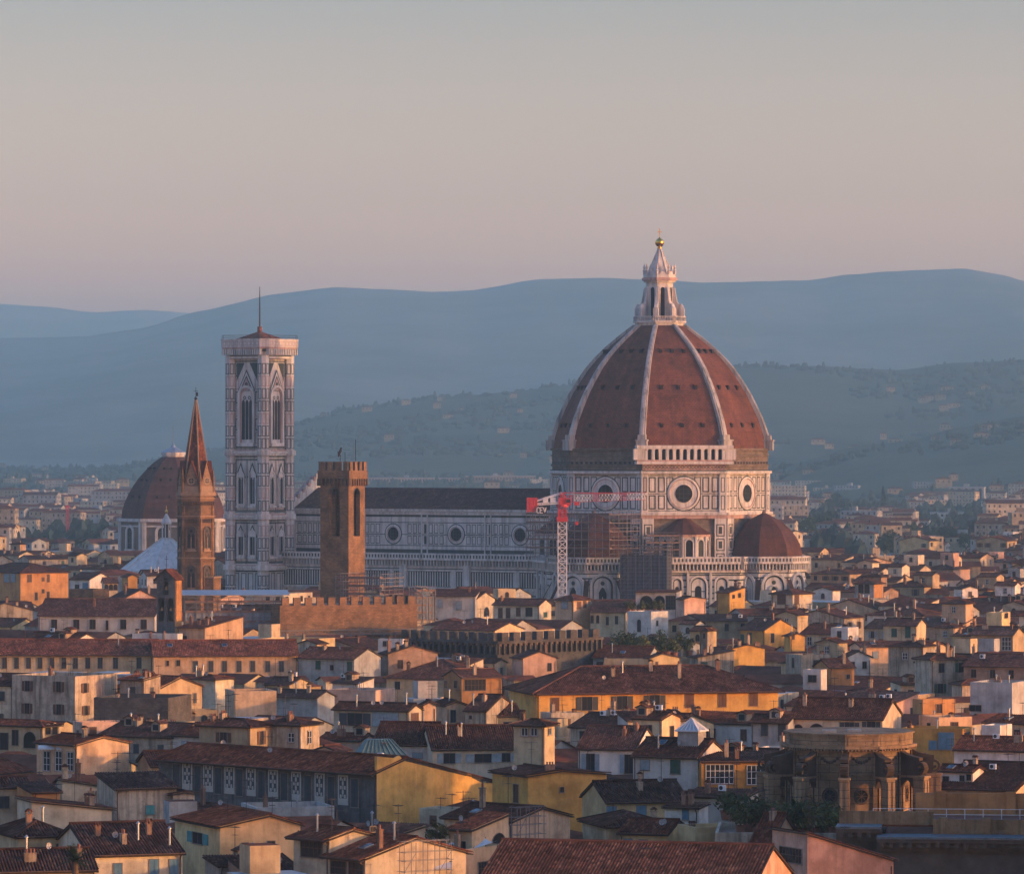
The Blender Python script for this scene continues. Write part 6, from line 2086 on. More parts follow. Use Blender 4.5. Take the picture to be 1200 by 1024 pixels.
battlement_palace('sunlit brown stone palace with battlements below the square tower', 320, 325, 488, 700, 16, 25, 2.2, 1, 14, 'brownstone', False) if False else None
# its lit side is the long one: front face turned right
def lit_battlement():
    z = 25.0
    Y = F * (CZ - z) / (701 - HY)
    ph = R(24)
    ox, oy, w, d = solve_corner(322, 328, 489, Y, ph)
    d = 14
    root = empty('battlemented_palace', (ox, oy, 0), ph)
    tag(root, 'sunlit brown stone palace with battlements below the square tower', 'palace')
    mb = MB(); mb.prism([(0, 0), (w, 0), (w, d), (0, d)], 0, z - 1.5, 0); mb.build('wall', WALL['brownstone'], root)
    mb = MB()
    fc = Face((w / 2, 0), -math.pi / 2, mb)
    n = 12
    for i in range(n):
        st = w / n
        fc.slab(-w / 2 + st * (i + .2), z - 1.5, -w / 2 + st * (i + .8), z + .1, -.6, .01, 0)
    f2 = Face((w, d / 2), 0.0, mb)
    for i in range(5): f2.slab(-d / 2 + d / 5 * (i + .2), z - 1.5, -d / 2 + d / 5 * (i + .8), z + .1, -.6, .01, 0)
    mb.build('battlement', WALL['brownstone'], root)
    HOUSES.append(dict(root=root, c=(ox + (w * math.cos(ph) - d * math.sin(ph)) / 2, oy + (w * math.sin(ph) + d * math.cos(ph)) / 2), w=w, d=d, phi=ph, o=(ox, oy), z=z, pk=z, Y=oy, label='lit battlemented palace', wall='brownstone', roof='f', gen=False))
    return ox, oy, w, d, ph
LB = lit_battlement()
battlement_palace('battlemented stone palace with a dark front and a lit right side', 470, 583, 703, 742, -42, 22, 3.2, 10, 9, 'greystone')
def last_side(mat):
    pass
# scaffold that covers the foot of the lit palace and the court left of it
m_ = F
def at(x, y, z):
    Y = F * (CZ - z) / (y - HY)
    return (x - 600) * Y / F, Y
p = at(218, 700, 25)
scaffold('long blue netted scaffold with a metal sheet roof left of the lit battlements', p[0], p[1] - 3, R(6), 20.5, 7, 0, 24.0, 2.4, 2.0, M_NET2, (8, 22), M_ZINC)
p = at(327, 701, 25)
scaffold('low dark scaffold across the foot of the sunlit battlemented palace', p[0] - 1.2, p[1] - 2.6, R(24), 34, 1.8, 0, 17.5, 2.4, 2.0, M_NET, (2, 15.5), None)
p = at(486, 700, 24)
scaffold('pale scaffold cube at the right end of the sunlit battlements', p[0] + .3, p[1] + 8, R(24), 4.2, 4.2, 8, 25.0, 1.4, 1.6, M_NET2, (19, 24))
def tower_collar():
    p = at(367, 690, 28)
    scaffold('light scaffold collar round the foot of the square brown tower', p[0], 1044, R(-28), 11, 10.5, 20, 27.0, 2.0, 2.0)
tower_collar()
H('white house with columned loggia and gabled roof below the nave', 505, 557, 562, 698, -10, 'x', 'white', z=22, d=12, tile='brown', pitch=.2, win=[('F', 514, 702, 519, 712, 'cW'), ('F', 535, 704, 541, 714, 'cW')], items=[('c', .8, .3), ('p', .9, .5)])
H('white gabled house with open portico below the nave', 522, 557, 580, 703, -30, 'x', 'palecream', z=21, pitch=.36, tile='brown', win=[('F', 528, 706, 550, 722, 'A'), ('S', 567, 711, 573, 722, 'a')])
H('cream house with brown shutters and a lit right side below the nave', 578, 632, 646, 709, -24, 'x', 'palecream', z=21, pitch=.34, tile='brown', win=[('F', 584, 712, 589, 724, 'cb'), ('F', 593, 712, 598, 724, 'cb'), ('F', 605, 712, 610, 722, 'cb'), ('F', 616, 712, 624, 722, 'o'), ('S', 637, 717, 641, 723, 'cG')], items=[('c', .1, .3), ('a', .5, .3)])
H('tall tan house with hipped roof and brown shutters before the crane', 651, 672, 692, 703, -38, 'h', 'peach', z=22.5, pitch=.36, tile='brown', win=[('F', 658, 704, 665, 713, 'cW'), ('S', 676, 705, 681, 713, 'cb'), ('S', 683, 704, 687, 712, 'cb')])
H('cream house with slate grey roof right of the tan house', 692, 733, 740, 717, -8, 'x', 'cream', z=20, d=11, tile='dark', win=[('F', 692.5, 721, 695.5, 730, 'a'), ('F', 699, 721, 702, 730, 'a'), ('F', 710, 723, 713.5, 732, 'o'), ('F', 721, 722, 724, 731, 'o')], pitch=.38)
H('plain white cube house with arched window and a pink lit side', 735, 763, 783, 716, -34, 'f', 'white', z=20.5, win=[('F', 747, 726, 751, 740, 'a'), ('S', 769, 727, 771, 733, 'o'), ('S', 772, 738, 774, 745, 'o')])
H('modern flat roofed house with dark glazed loggia under the netted tower', 745, 793, 802, 693, -10, 's', 'white', z=23, pitch=.03, d=8, win=[('F', 750, 698, 765, 714, 'A'), ('F', 767, 698, 779, 714, 'A'), ('F', 780, 698, 792, 714, 'q')], tile='red', o=.9)
H('pink lit gable right of the modern glazed loggia', 793, 802, 827, 702, 30, 'y', 'pink', z=22, pitch=.3, rf=.3, tile='brown')
H('yellow house with stepped chimneys against the chapel wall', 840, 855, 873, 694, -36, 's', 'yellow', z=23, pitch=.16, tile='brown', win=[('S', 858, 697, 861, 701, 'o'), ('S', 865, 695, 868, 700, 'o')], items=[('c', .5, .8), ('c', .8, .8)])
H('white and pink house with hipped roof below the right apse', 904, 929, 952, 696, -38, 'h', 'palecream', z=22.5, pitch=.3, tile='brown', win=[('F', 911, 697, 921, 708, 'cb'), ('S', 931, 697, 936, 708, 'cb')])
H('tall house with dark arched loggia and sunlit right side coloured orange', 1002, 1024, 1035, 684, -26, 'h', 'grey', z=24, pitch=.3, tile='brown', win=[('F', 1006, 684, 1012, 695, 'a'), ('F', 1013, 684, 1019, 695, 'a')])
side_wall(HOUSES[-1]['root'], 'S', [(1024, 760), (1034.5, 760), (1034.5, 684), (1024, 685)], WALL['orange'], .3, 'party_wall')  # orange slab colours this side as sunlit
H('cream house with two green shutters and grey tile roof', 1035, 1074, 1085, 733, -20, 'x', 'cream', z=19, tile='dark', pitch=.34, win=[('F', 1045, 736, 1051, 746, 'cG'), ('F', 1061, 734, 1067, 747, 'cG')])
H('broad cream house with dark roof and tall white window', 1138, 1187, 1200, 744, -22, 'x', 'cream', z=19, tile='dark', pitch=.34, win=[('F', 1158, 748, 1166, 760, 'cG'), ('F', 1174, 746, 1185, 762, 'g')])
H('yellow roof room standing above the broad cream house', 1156, 1174, 1184, 717, -26, 'f', 'paleyellow', z=22.5, win=[('S', 1177, 718, 1181, 724, 'o')])
H('pale tower house with square window and a yellow lit edge', 941, 962, 969, 784, -22, 'f', 'white', z=20, win=[('F', 947, 791, 957, 799, 'o')])
H('orange low house behind the pale tower house', 966, 972, 1001, 782, 18, 'x', 'orange', z=18, d=7, tile='brown', win=[('F', 992, 790, 996, 795, 'o')])
H('white lit gable with rounded top in the right middle rows', 985, 992, 1020, 770, 24, 'y', 'white', z=18, pitch=.4, tile='brown', rf=.5, win=[('F', 'grid', 2, 'o', .8, 1.2, 1.0)])
H('grey rendered house with twin white flues and a peach end', 1137, 1186, 1206, 799, -24, 'f', 'grey', z=20, items=[('p', .5, .3), ('p', .8, .3)], win=[('F', 1136, 826, 1150, 833, 'o')])
H('white house with two pairs of dark shutters above the round tribune', 925, 1034, 1057, 842, -16, 'x', 'palecream', z=18, d=13, tile='brown', pitch=.34, win=[('F', 990, 846, 1001, 859, 'sD'), ('F', 1016, 845, 1026, 858, 'sD'), ('F', 948, 848, 966, 858, 'A'), ('F', 930, 849, 941, 858, 'A')], items=[('c', .1, .3), ('c', .6, .3), ('a', .4, .4)])
H('ochre house with pale blue shutters right of the round tribune', 1056, 1128, 1140, 853, -18, 'f', 'ochre', z=17, win=[('F', 1100, 858, 1118, 878, 'cB'), ('F', 1089, 868, 1098, 878, 'cB'), ('S', 1130, 858, 1136, 865, 'o')], items=[('c', .1, .2), ('p', .5, .5)])
H('white tower room with a dark doorway near the right edge', 1150, 1172, 1186, 849, -26, 'f', 'white', z=17.5, win=[('F', 1157, 870, 1168, 882, 'A'), ('F', 1153, 869, 1156, 878, 'o')])
H('white L shaped house with small windows and red tile slopes', 1100, 1140, 1153, 903, -28, 'x', 'white', z=15, tile='red', pitch=.26, win=[('F', 1133, 907, 1138, 914, 'o'), ('F', 1125, 908, 1130, 915, 'o'), ('F', 1105, 909, 1112, 916, 'o')], items=[('k', .3, .2), ('d', .7, .3)])
H('dark roofed white house at the right edge below the white tower room', 1118, 1205, 1230, 879, -20, 'x', 'white', z=15, d=9, tile='red', pitch=.3, items=[('p', .2, .3), ('u', .5, .3), ('c', .8, .3)])
H('flat dark tiled house at the right edge above the orange parapet', 1100, 1190, 1250, 925, -26, 'x', 'sand', z=13, tile='dark', pitch=.28, items=[('u', .5, .3), ('c', .2, .4), ('a', .7, .3)])
H('cream twin house left of the white house with dark shutters', 880, 923, 935, 846, -22, 'x', 'grey', z=17.5, tile='dark', pitch=.34, win=[('F', 912, 848, 921, 868, 'cD'), ('F', 892, 848, 900, 862, 'cD')], items=[('c', .5, .3), ('m', .6, .2)])
H('orange house with arched panel above the long yellow palace', 848, 856, 896, 760, 24, 'y', 'yellow', z=18, pitch=.2, tile='brown', win=[('F', 852, 756, 858, 764, 'a')], items=[('c', .3, .2), ('c', .6, .4)])
H('cream house with grey roof and green shuttered door on the right slope', 867, 896, 932, 738, -34, 'x', 'yellow', z=19, pitch=.32, tile='dark', win=[('F', 876, 741, 881, 754, 'cG'), ('F', 868, 743, 872, 753, 'cG'), ('S', 903, 742, 907, 753, 'o')])
H('yellow house with two upright windows right of the grey roof house', 919, 926, 943, 745, 20, 'y', 'yellow', z=19, pitch=.3, tile='brown', win=[('F', 928, 740, 931, 749, 'o')])
H('tan stone tower with little openings beside the roof garden', 820, 829, 836, 739, -30, 'h', 'weathered', z=21.5, pitch=.4, tile='brown', win=[('F', 824, 742, 827, 748, 'o')])
H('white lit house with yellow left side below the roof garden', 757, 762, 796, 771, 30, 'y', 'paleyellow', z=18, pitch=.3, tile='brown', rf=.4, win=[('F', 768, 775, 771, 785, 'cb')])
H('long low house with blue grey front below the roof garden', 695, 758, 766, 771, -14, 'x', 'grey', z=17, d=12, tile='red', pitch=.3, win=[('F', 'grid', 4, 'o', 1.2, 1.2, .9)], items=[('p', .3, .2), ('k', .5, .2)])
H('brick gabled house with small window left of the long low house', 600, 613, 652, 771, 22, 'y', 'pink', z=18, pitch=.34, tile='brown', win=[('F', 642, 777, 646, 786, 'o')], items=[('a', .5, .3)])
H('stained house with dark window and sloping roof near the roof garden', 808, 818, 860, 770, 20, 'r', 'weathered', z=17.5, pitch=.16, tile='dark', win=[('F', 821, 775, 829, 787, 'cG')])

# ---- cloth awnings, a shade sail and loose scaffold poles on the near terraces
M_CLOTH = plain('white awning cloth', (0.55, 0.55, 0.53), .9, 0, .15)
def awning(label, x0, x1, y0, y1, z, out=1.3, mat=None):
    Y = F * (CZ - z) / (y0 - HY)
    m = Y / F
    a, b = (x0 - 600) * m, (x1 - 600) * m
    hgt = (y1 - y0) * m
    root = empty('awning', (a, Y, z - hgt), 0)
    tag(root, label, 'awning', 'cloth awnings on the near houses')
    mb = MB()
    w = b - a
    n = max(6, int(w / .4))
    for i in range(n):
        u0, u1 = w * i / n, w * (i + 1) / n
        mb.face([(u0, -out, .12), (u1, -out, .12), (u1, 0, hgt), (u0, 0, hgt)])
        mb.face([(u0, -out, .12), (u1, -out, .12), (u1, -out, .0), ((u0 + u1) / 2, -out, -.14), (u0, -out, .0)][::-1])
    mb.build('cloth', mat or M_CLOTH, root)
    mb = MB()
    for u in (0.03, w - .03): mb.bar((u, 0, hgt - .05), (u, -out, .06), .04)
    mb.bar((0, 0, hgt + .03), (w, 0, hgt + .03), .09)
    mb.build('awning_frame', M_IRON, root)
awning('white scalloped awning under the awning terrace parapet', 490, 530, 1009, 1016, 15.2)
awning('pale striped awning over the left french windows of the peach gable house', 45, 65, 872.5, 877, 17.2, .8)
awning('pale awning over the right french windows of the peach gable house', 66, 88, 873, 877.5, 17.2, .8)
Ys = F * (CZ - 16.6) / (975 - HY); ms = Ys / F
r_ = empty('shade_sail', ((555 - 600) * ms, Ys - 2.5, 16.0)); tag(r_, 'white triangular shade sail stretched above the small loggia terrace', 'sail')
mb = MB()
A_, B_, C_ = Vector((0, 0, -.75)), Vector((2.35, -.3, .05)), Vector((1.2, 1.2, .15))
for i in range(6):
    for j in range(6 - i):
        def P_(i, j):
            a, b = i / 6, j / 6
            p = A_ * (1 - a - b) + B_ * a + C_ * b
            return p + Vector((0, 0, -.5 * a * b * 2 - .25 * (1 - a - b) * (a + b)))
        mb.face([P_(i, j), P_(i + 1, j), P_(i, j + 1)])
        if i + j < 5: mb.face([P_(i + 1, j), P_(i + 1, j + 1), P_(i, j + 1)])
mb.build('cloth', M_CLOTH, r_)
mb = MB()
for p in (A_, B_, C_): mb.bar((p.x, p.y, -2.4), (p.x, p.y, p.z + .1), .06)
mb.build('sail_pole', M_IRON, r_)
# ------------------------------------------------------------------ round library tribune, terrace and big dark cornice
M_TUFA = stone('brown stucco stone', (0.34, 0.225, 0.13), (0.25, 0.165, 0.10), 2.2, 0.9, (0.10, 0.07, 0.05))
def tribune():
    Y = 556.0
    m = Y / F
    cx = (1000 - 600) * m
    zf = lambda y: CZ - (y - HY) * m
    root = empty('round_tribune', (cx, Y + 7.5, 0), 0)
    tag(root, 'round brown stone tribune with scroll buttresses and circular windows', 'rotunda')
    r = 7.3
    n = 12
    off = R(8)
    base = -math.pi / 2 + off
    pol = lambda q: ngon(q, n, base + math.pi / n)
    ST = [M_TUFA, M_DARK, M_FLATROOF, M_GLASS]
    mb = MB()
    mb.prism(pol(r), 0, zf(878), 0)
    mb.prism(pol(r + .35), zf(880), zf(878), 0); mb.prism(pol(r + .7), zf(878), zf(874.5), 0)
    mb.prism(pol(r + .2), zf(874.5), zf(862), 0); mb.prism(pol(r + .4), zf(862), zf(860), 0)
    Cn = math.cos(math.pi / n)
    for k in range(n):
        a = base + k * 2 * math.pi / n
        fc = Face((r * Cn * math.cos(a), r * Cn * math.sin(a)), a, mb)
        hh = r * math.sin(math.pi / n)
        # carved garlands and frames in the upper panels
        fc.slab(-hh + .5, zf(882), hh - .5, zf(881), 0, .15, 0)
        for sg in (-1, 1): fc.slab(sg * (hh - .3) - .25, 0, sg * (hh - .3) + .25, zf(880), 0, .22, 0)
        fc.frame(-hh + .8, zf(905), hh - .8, zf(885), .14, .06, 0)
        for i in range(7):
            u = -0.9 + 1.8 * i / 6
            fc.disc(u, zf(889) - .45 * (1 - (u / .9) ** 2), 0, .2, .2, .06, 0, 8)
        fc.slab(-hh + .4, zf(909), hh - .4, zf(907.5), 0, .2, 0)
        f2 = Face(((r + .7) * Cn * math.cos(a), (r + .7) * Cn * math.sin(a)), a, mb)
        for i in range(9):
            u = -hh + 2 * hh * (i + .5) / 9
            f2.slab(u - .1, zf(880), u + .1, zf(878), -.3, .0, 0)
        f3 = Face(((r + .2) * Cn * math.cos(a), (r + .2) * Cn * math.sin(a)), a, mb)
        f3.frame(-hh + .3, zf(873), hh - .3, zf(864), .15, .08, 0)
    w = mb.build('drum_wall', ST, root)
    mb = MB()
    fc = Face((0, 0), -math.pi / 2, mb)
    fc.disc(0, 0, .72, .98, .16, .08, 0, 24); fc.disc(0, 0, 0, .72, .03, .03, 3, 24)
    for k in range(4):
        t = k * math.pi / 4
        mb.bar((-.7 * math.cos(t), -.07, -.7 * math.sin(t)), (.7 * math.cos(t), -.07, .7 * math.sin(t)), .07, None, 0)
    me = mb.mesh('round_window', ST)
    for k in range(n):
        a = base + k * 2 * math.pi / n
        inst('round_window', me, w, (r * Cn * math.cos(a), r * Cn * math.sin(a), zf(933)), (0, 0, a + math.pi / 2))
    # scroll buttress: pier with arch behind it and a volute on top
    mb = MB()
    zt = zf(912)
    mb.box(2.0, -.55, zf(956), 3.5, .55, zt, 0)
    mb.box(1.85, -.7, zt, 3.7, .7, zt + .25, 0); mb.box(1.9, -.65, zf(956), 3.65, .65, zf(952), 0)
    for s_ in (-1, 1):
        mb.box(2.15, s_ * .56 - .04, zf(950), 2.5, s_ * .56 + .04, zt - .3, 0)
        mb.box(3.0, s_ * .56 - .04, zf(950), 3.35, s_ * .56 + .04, zt - .3, 0)
    for s_ in (-1, 1):
        mb.box(3.5, s_ * .3 - .14, zf(950), 3.6, s_ * .3 + .14, zt - .3, 0)
    # arch web between drum and pier
    pr = [(0, zt)] + [(2.0 * i / 8, zt - .3 - 1.5 * (abs(2.0 * i / 8 - 1.0) / 1.0) ** 2) for i in range(9)] + [(2.0, zt)]
    mb.face([(x, -.3, z) for x, z in pr], 0); mb.face([(x, .3, z) for x, z in reversed(pr)], 0)
    for (x0, z0), (x1, z1) in zip(pr, pr[1:]): mb.face([(x0, -.3, z0), (x1, -.3, z1), (x1, .3, z1), (x0, .3, z0)], 0)
    mb.box(0, -.5, zt, 2.0, .5, zt + .24, 0)
    # volute: spiral scroll rising to the drum
    sp = []
    for i in range(26):
        t = i / 25
        ang = t * 3.4 * math.pi
        rr = .95 * (1 - .78 * t)
        sp.append((2.75 - rr * math.sin(ang) * .0 + rr * math.cos(ang + math.pi * .5), zt + 1.2 + rr * math.sin(ang + math.pi * .5)))
    for (x0, z0), (x1, z1) in zip(sp, sp[1:]): mb.bar((x0, 0, z0), (x1, 0, z1), .9, .28, 0)
    sl = [(0.0, zt + 3.0), (.5, zt + 2.7), (1.1, zt + 2.45), (1.9, zt + 2.3), (2.75, zt + 2.15)]
    for (x0, z0), (x1, z1) in zip(sl, sl[1:]): mb.bar((x0, 0, z0), (x1, 0, z1), .9, .35, 0)
    web = [(0, zt + .24), (2.6, zt + .24), (2.75, zt + 2.0), (1.9, zt + 2.15), (1.1, zt + 2.3), (0, zt + 2.85)]
    mb.face([(x, -.36, z) for x, z in web], 0); mb.face([(x, .36, z) for x, z in reversed(web)], 0)
    mb.lathe([(0, 0)], 3) if False else None
    me = mb.mesh('scroll_buttress', ST)
    for k in range(n):
        a = base + (k + .5) * 2 * math.pi / n
        inst('scroll_buttress', me, root, ((r - .1) * math.cos(a), (r - .1) * math.sin(a), 0), (0, 0, a))
    mb = MB()
    mb.prism(pol(12.2), 0, zf(953), 0)
    mb.build('base_terrace', [M_FLATROOF], root)
    mb = MB()
    for p in ((.5, -2), (-2.5, -3.5)): mb.box(p[0] - .8, p[1] - .5, zf(862), p[0] + .8, p[1] + .5, zf(862) + .5)
    mb.prism(pol(r - .6), zf(862) - .9, zf(862) - .5)
    mb.build('roof', M_ZINC, root)
tribune()

def library():
    """the long terrace-roofed building in front of the tribune; it runs on to the right beyond the picture"""
    Y = 468.0
    m = Y / F
    zf = lambda y: CZ - (y - HY) * m
    x0, x1 = (985 - 600) * m, 150.0
    root = empty('library_building', (x0, Y, 0), R(-6))
    tag(root, 'long dark building with deep cornice and railed roof terrace at the lower right', 'building')
    L = x1 - x0
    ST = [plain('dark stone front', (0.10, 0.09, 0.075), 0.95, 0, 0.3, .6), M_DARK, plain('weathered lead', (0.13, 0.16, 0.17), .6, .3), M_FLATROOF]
    mb = MB()
    zt = zf(965)
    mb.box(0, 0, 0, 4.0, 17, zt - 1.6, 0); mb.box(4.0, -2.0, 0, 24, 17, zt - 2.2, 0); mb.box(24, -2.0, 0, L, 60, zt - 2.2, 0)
    for i in range(14):
        for zz in (zt - 9, zt - 15): mb.box(6.0 + i * 5, -2.06, zz, 7.6 + i * 5, -2.002, zz + 2.6, 1)
    mb.build('wall', ST, root)
    mb = MB()
    def cornice(xa, xb, y, z):
        mb.box(xa, y - .5, z - 1.6, xb, y + 2, z - 1.2, 0); mb.box(xa, y - .9, z - 1.2, xb, y + 2, z - .7, 0)
        mb.box(xa, y - 1.5, z - .7, xb, y + 2, z - .35, 0); mb.box(xa, y - 1.7, z - .35, xb, y + 2.2, z - .12, 2)
        k = int((xb - xa) / .9)
        for i in range(k): mb.box(xa + (i + .3) * .9, y - 1.3, z - 1.19, xa + (i + .75) * .9, y - .902, z - .71, 0)
    cornice(-.4, 4.0, 0, zt); cornice(3.6, L, -2.0, zt - .8)
    mb.build('cornice', ST, root)
    mb = MB()
    mb.box(-.2, 2.3, zt - .2, 9, 2.7, zt + 1.1, 0); mb.box(9, .4, zt - 1.0, L, .8, zt + .5, 0)
    for i in range(12): mb.box(9.5 + i * 4.2, .25, zt - 1, 10.4 + i * 4.2, .95, zt + .7, 0)
    mb.build('parapet', stucco('parapet plaster', (.34, .24, .13), .8), root)
    mb = MB()
    mb.box(.3, 2.71, zt - .4, 24, 17.2, zt - .1, 0)
    mb.build('roof_terrace', plain('red terrace tiles', (.22, .09, .06), .9, 0, .3, .8), root)
    mb = MB()
    for i in range(15): mb.bar((3 + i * 1.8, 6, zt - .1), (3 + i * 1.8, 6, zt + 1.1), .08)
    for z in (.55, 1.1): mb.bar((3, 6, zt + z), (28.2, 6, zt + z), .06)
    mb.build('railing', M_WHITEMETAL, root)
    mb = MB()
    mb.box(7, 14, zt - .3, L, 14.5, zt + 2.1, 0)
    for i in range(6): mb.box(9 + i * 7, 13.7, zt - .3, 10 + i * 7, 13.99, zt + 2.3, 0)
    mb.build('terrace_wall', WALL['orange'], root)
    # two unseen stair towers, with upper storey and wing added to shade the roofs
    mb = MB()
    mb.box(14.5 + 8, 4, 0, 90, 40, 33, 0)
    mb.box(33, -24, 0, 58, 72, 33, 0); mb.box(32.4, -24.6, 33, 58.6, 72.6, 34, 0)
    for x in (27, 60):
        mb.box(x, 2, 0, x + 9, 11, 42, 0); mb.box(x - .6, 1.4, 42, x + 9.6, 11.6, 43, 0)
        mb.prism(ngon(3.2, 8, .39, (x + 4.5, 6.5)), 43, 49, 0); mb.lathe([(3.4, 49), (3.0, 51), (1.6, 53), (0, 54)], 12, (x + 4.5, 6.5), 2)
    mb.build('unseen_shade_wing_and_towers', ST, root)
    HOUSES.append(dict(root=root, c=(x0 + 12, Y + 8), w=24, d=17, phi=R(-6), o=(x0, Y), z=zt, pk=30, Y=Y, label='library', wall='darkstucco', roof='f', gen=False))
library()
for cxy, r_ in (((39.5, 563), 12), ((30, 1308), 0)):
    if r_: HOUSES.append(dict(root=None, c=cxy, w=2 * r_, d=2 * r_, phi=0, o=(cxy[0] - r_, cxy[1] - r_), z=14, pk=14, Y=cxy[1], label='', wall='', roof='f', gen=False))
# ------------------------------------------------------------------ the rest of the town between the measured houses
RG = random.Random(2024)
def corners(h, m=0.0):
    c, s = math.cos(h['phi']), math.sin(h['phi'])
    ox, oy = h['o']
    return [(ox + x * c - y * s, oy + x * s + y * c) for x, y in ((-m, -m), (h['w'] + m, -m), (h['w'] + m, h['d'] + m), (-m, h['d'] + m))]
def inside(h, p, m=0.0):
    c, s = math.cos(h['phi']), math.sin(h['phi'])
    dx, dy = p[0] - h['o'][0], p[1] - h['o'][1]
    x, y = dx * c + dy * s, -dx * s + dy * c
    return -m < x < h['w'] + m and -m < y < h['d'] + m
def overlap(a, b, m=0.4):
    if math.hypot(a['c'][0] - b['c'][0], a['c'][1] - b['c'][1]) > (math.hypot(a['w'], a['d']) + math.hypot(b['w'], b['d'])) / 2 + 1: return False
    def samples(h):
        P = corners(h)
        out = P + [h['c']]
        for i in range(4):
            p, q = P[i], P[(i + 1) % 4]
            out += [(p[0] + (q[0] - p[0]) * t, p[1] + (q[1] - p[1]) * t) for t in (.25, .5, .75)]
        return out
    return any(inside(a, p, m) for p in samples(b)) or any(inside(b, p, m) for p in samples(a))
def pxrange(h):
    us = [x / y * F + 600 for x, y in corners(h, .3)]
    return min(us), max(us)
def topy(h, z=None):
    P = corners(h)
    Ym = sum(p[1] for p in P) / 4
    return HY + (CZ - (z or h['pk'])) * F / Ym
# what must stay visible: (x0, x1, lowest row, distance)
PROT = []
for h in HOUSES:
    if h['root'] is None or h['label'] == 'library': continue
    x0, x1 = pxrange(h)
    ye = HY + (CZ - h['z']) * F / h['Y']
    low = ye + 3.4 * F / h['Y']
    for ch in h['root'].children:
        if ch.name.startswith('window'):
            zz = ch.location.z
            low = max(low, HY + (CZ - zz + .5) * F / h['Y'])
    PROT.append((x0, x1, low, max(h['Y'], h['o'][1] + h['w'] * math.sin(h['phi']), h['o'][1])))
PROT += [(917, 1100, 952, 548), (262, 346, 692, 1370), (372, 431, 690, 1040), (207, 252, 694, 1070), (183, 214, 735, 890), (143, 210, 668, 1400), (340, 640, 688, 1370),
         (640, 850, 702, 1290), (850, 948, 703, 1290), (654, 664, 697, 1285), (215, 330, 735, 1030), (325, 490, 745, 1030), (470, 583, 770, 915), (583, 705, 762, 905), (985, 1205, 1030, 485), (905, 1050, 1024, 440), (186, 441, 955, 545), (441, 597, 962, 545),
         (130, 265, 645, 1690), (20, 116, 631, 3000), (34, 130, 645, 2000), (1030, 1166, 628, 2400), (900, 980, 621, 2500), (998, 1045, 650, 2400), (944, 992, 642, 2600), (1110, 1132, 647, 2500),
         (1110, 1155, 599, 4400), (1072, 1110, 604, 4000), (950, 980, 605, 3950), (1088, 1143, 616, 3500), (1022, 1060, 591, 5000), (975, 1016, 592, 4800), (1030, 1040, 605, 3500), (423, 630, 575, 5200)]
def keepouts(p):
    x, y = p
    if math.hypot(x - 41.5, y - 1350) < 64: return True
    c, s = math.cos(CPHI), math.sin(CPHI)
    dx, dy = x - 41.5, y - 1350
    lx, ly = dx * c + dy * s, -dx * s + dy * c
    if -150 < lx < 10 and -48 < ly < 30: return True
    if math.hypot(x - (203 - 600) * 1700 / F, y - 1700) < 32: return True
    if math.hypot(x - (195 - 600) * 1425 / F, y - 1425) < 24: return True
    if math.hypot(x - (229 - 600) * 1080 / F, y - 1080) < 12: return True
    if math.hypot(x - (400 - 600) * 1050 / F, y - 1050) < 11: return True
    return False
WALLS = ['cream', 'palecream', 'sand', 'white', 'grey', 'ochre', 'paleyellow', 'pink', 'peach', 'orange', 'weathered', 'brick', 'yellow']
WW = [12, 14, 9, 12, 8, 2, 7, 5, 8, 2, 10, 3, 1]
cand = []
def try_add(h, z0):
    if any(overlap(h, o) for o in HOUSES): return
    if any(overlap(h, o, .03) for o in cand if abs(o['Y'] - h['Y']) < 45): return
    if keepouts(h['c']): return
    x0, x1 = pxrange(h)
    if x1 < -5 or x0 > 1205: return
    rise = h['pk'] - h['z']
    Ym = max(p[1] for p in corners(h)) + .5
    Yn = min(p[1] for p in corners(h))
    lim = 99.0
    for a, b, low, Yp in PROT:
        if Yp > Yn and x1 > a - 1 and x0 < b + 1:
            lim = min(lim, CZ - (low - HY) * Ym / F)
    if h['z'] + rise > lim or (lim < h['z'] + rise + 6 and lim < 22 and RG.random() < .8): h['z'] = lim - rise; h['pk'] = lim
    if h['z'] < 6.0: return
    cand.append(h)
ga = R(-30)
gc, gs = math.cos(ga), math.sin(ga)
Y = 430.0
rowi = 0
i = 0
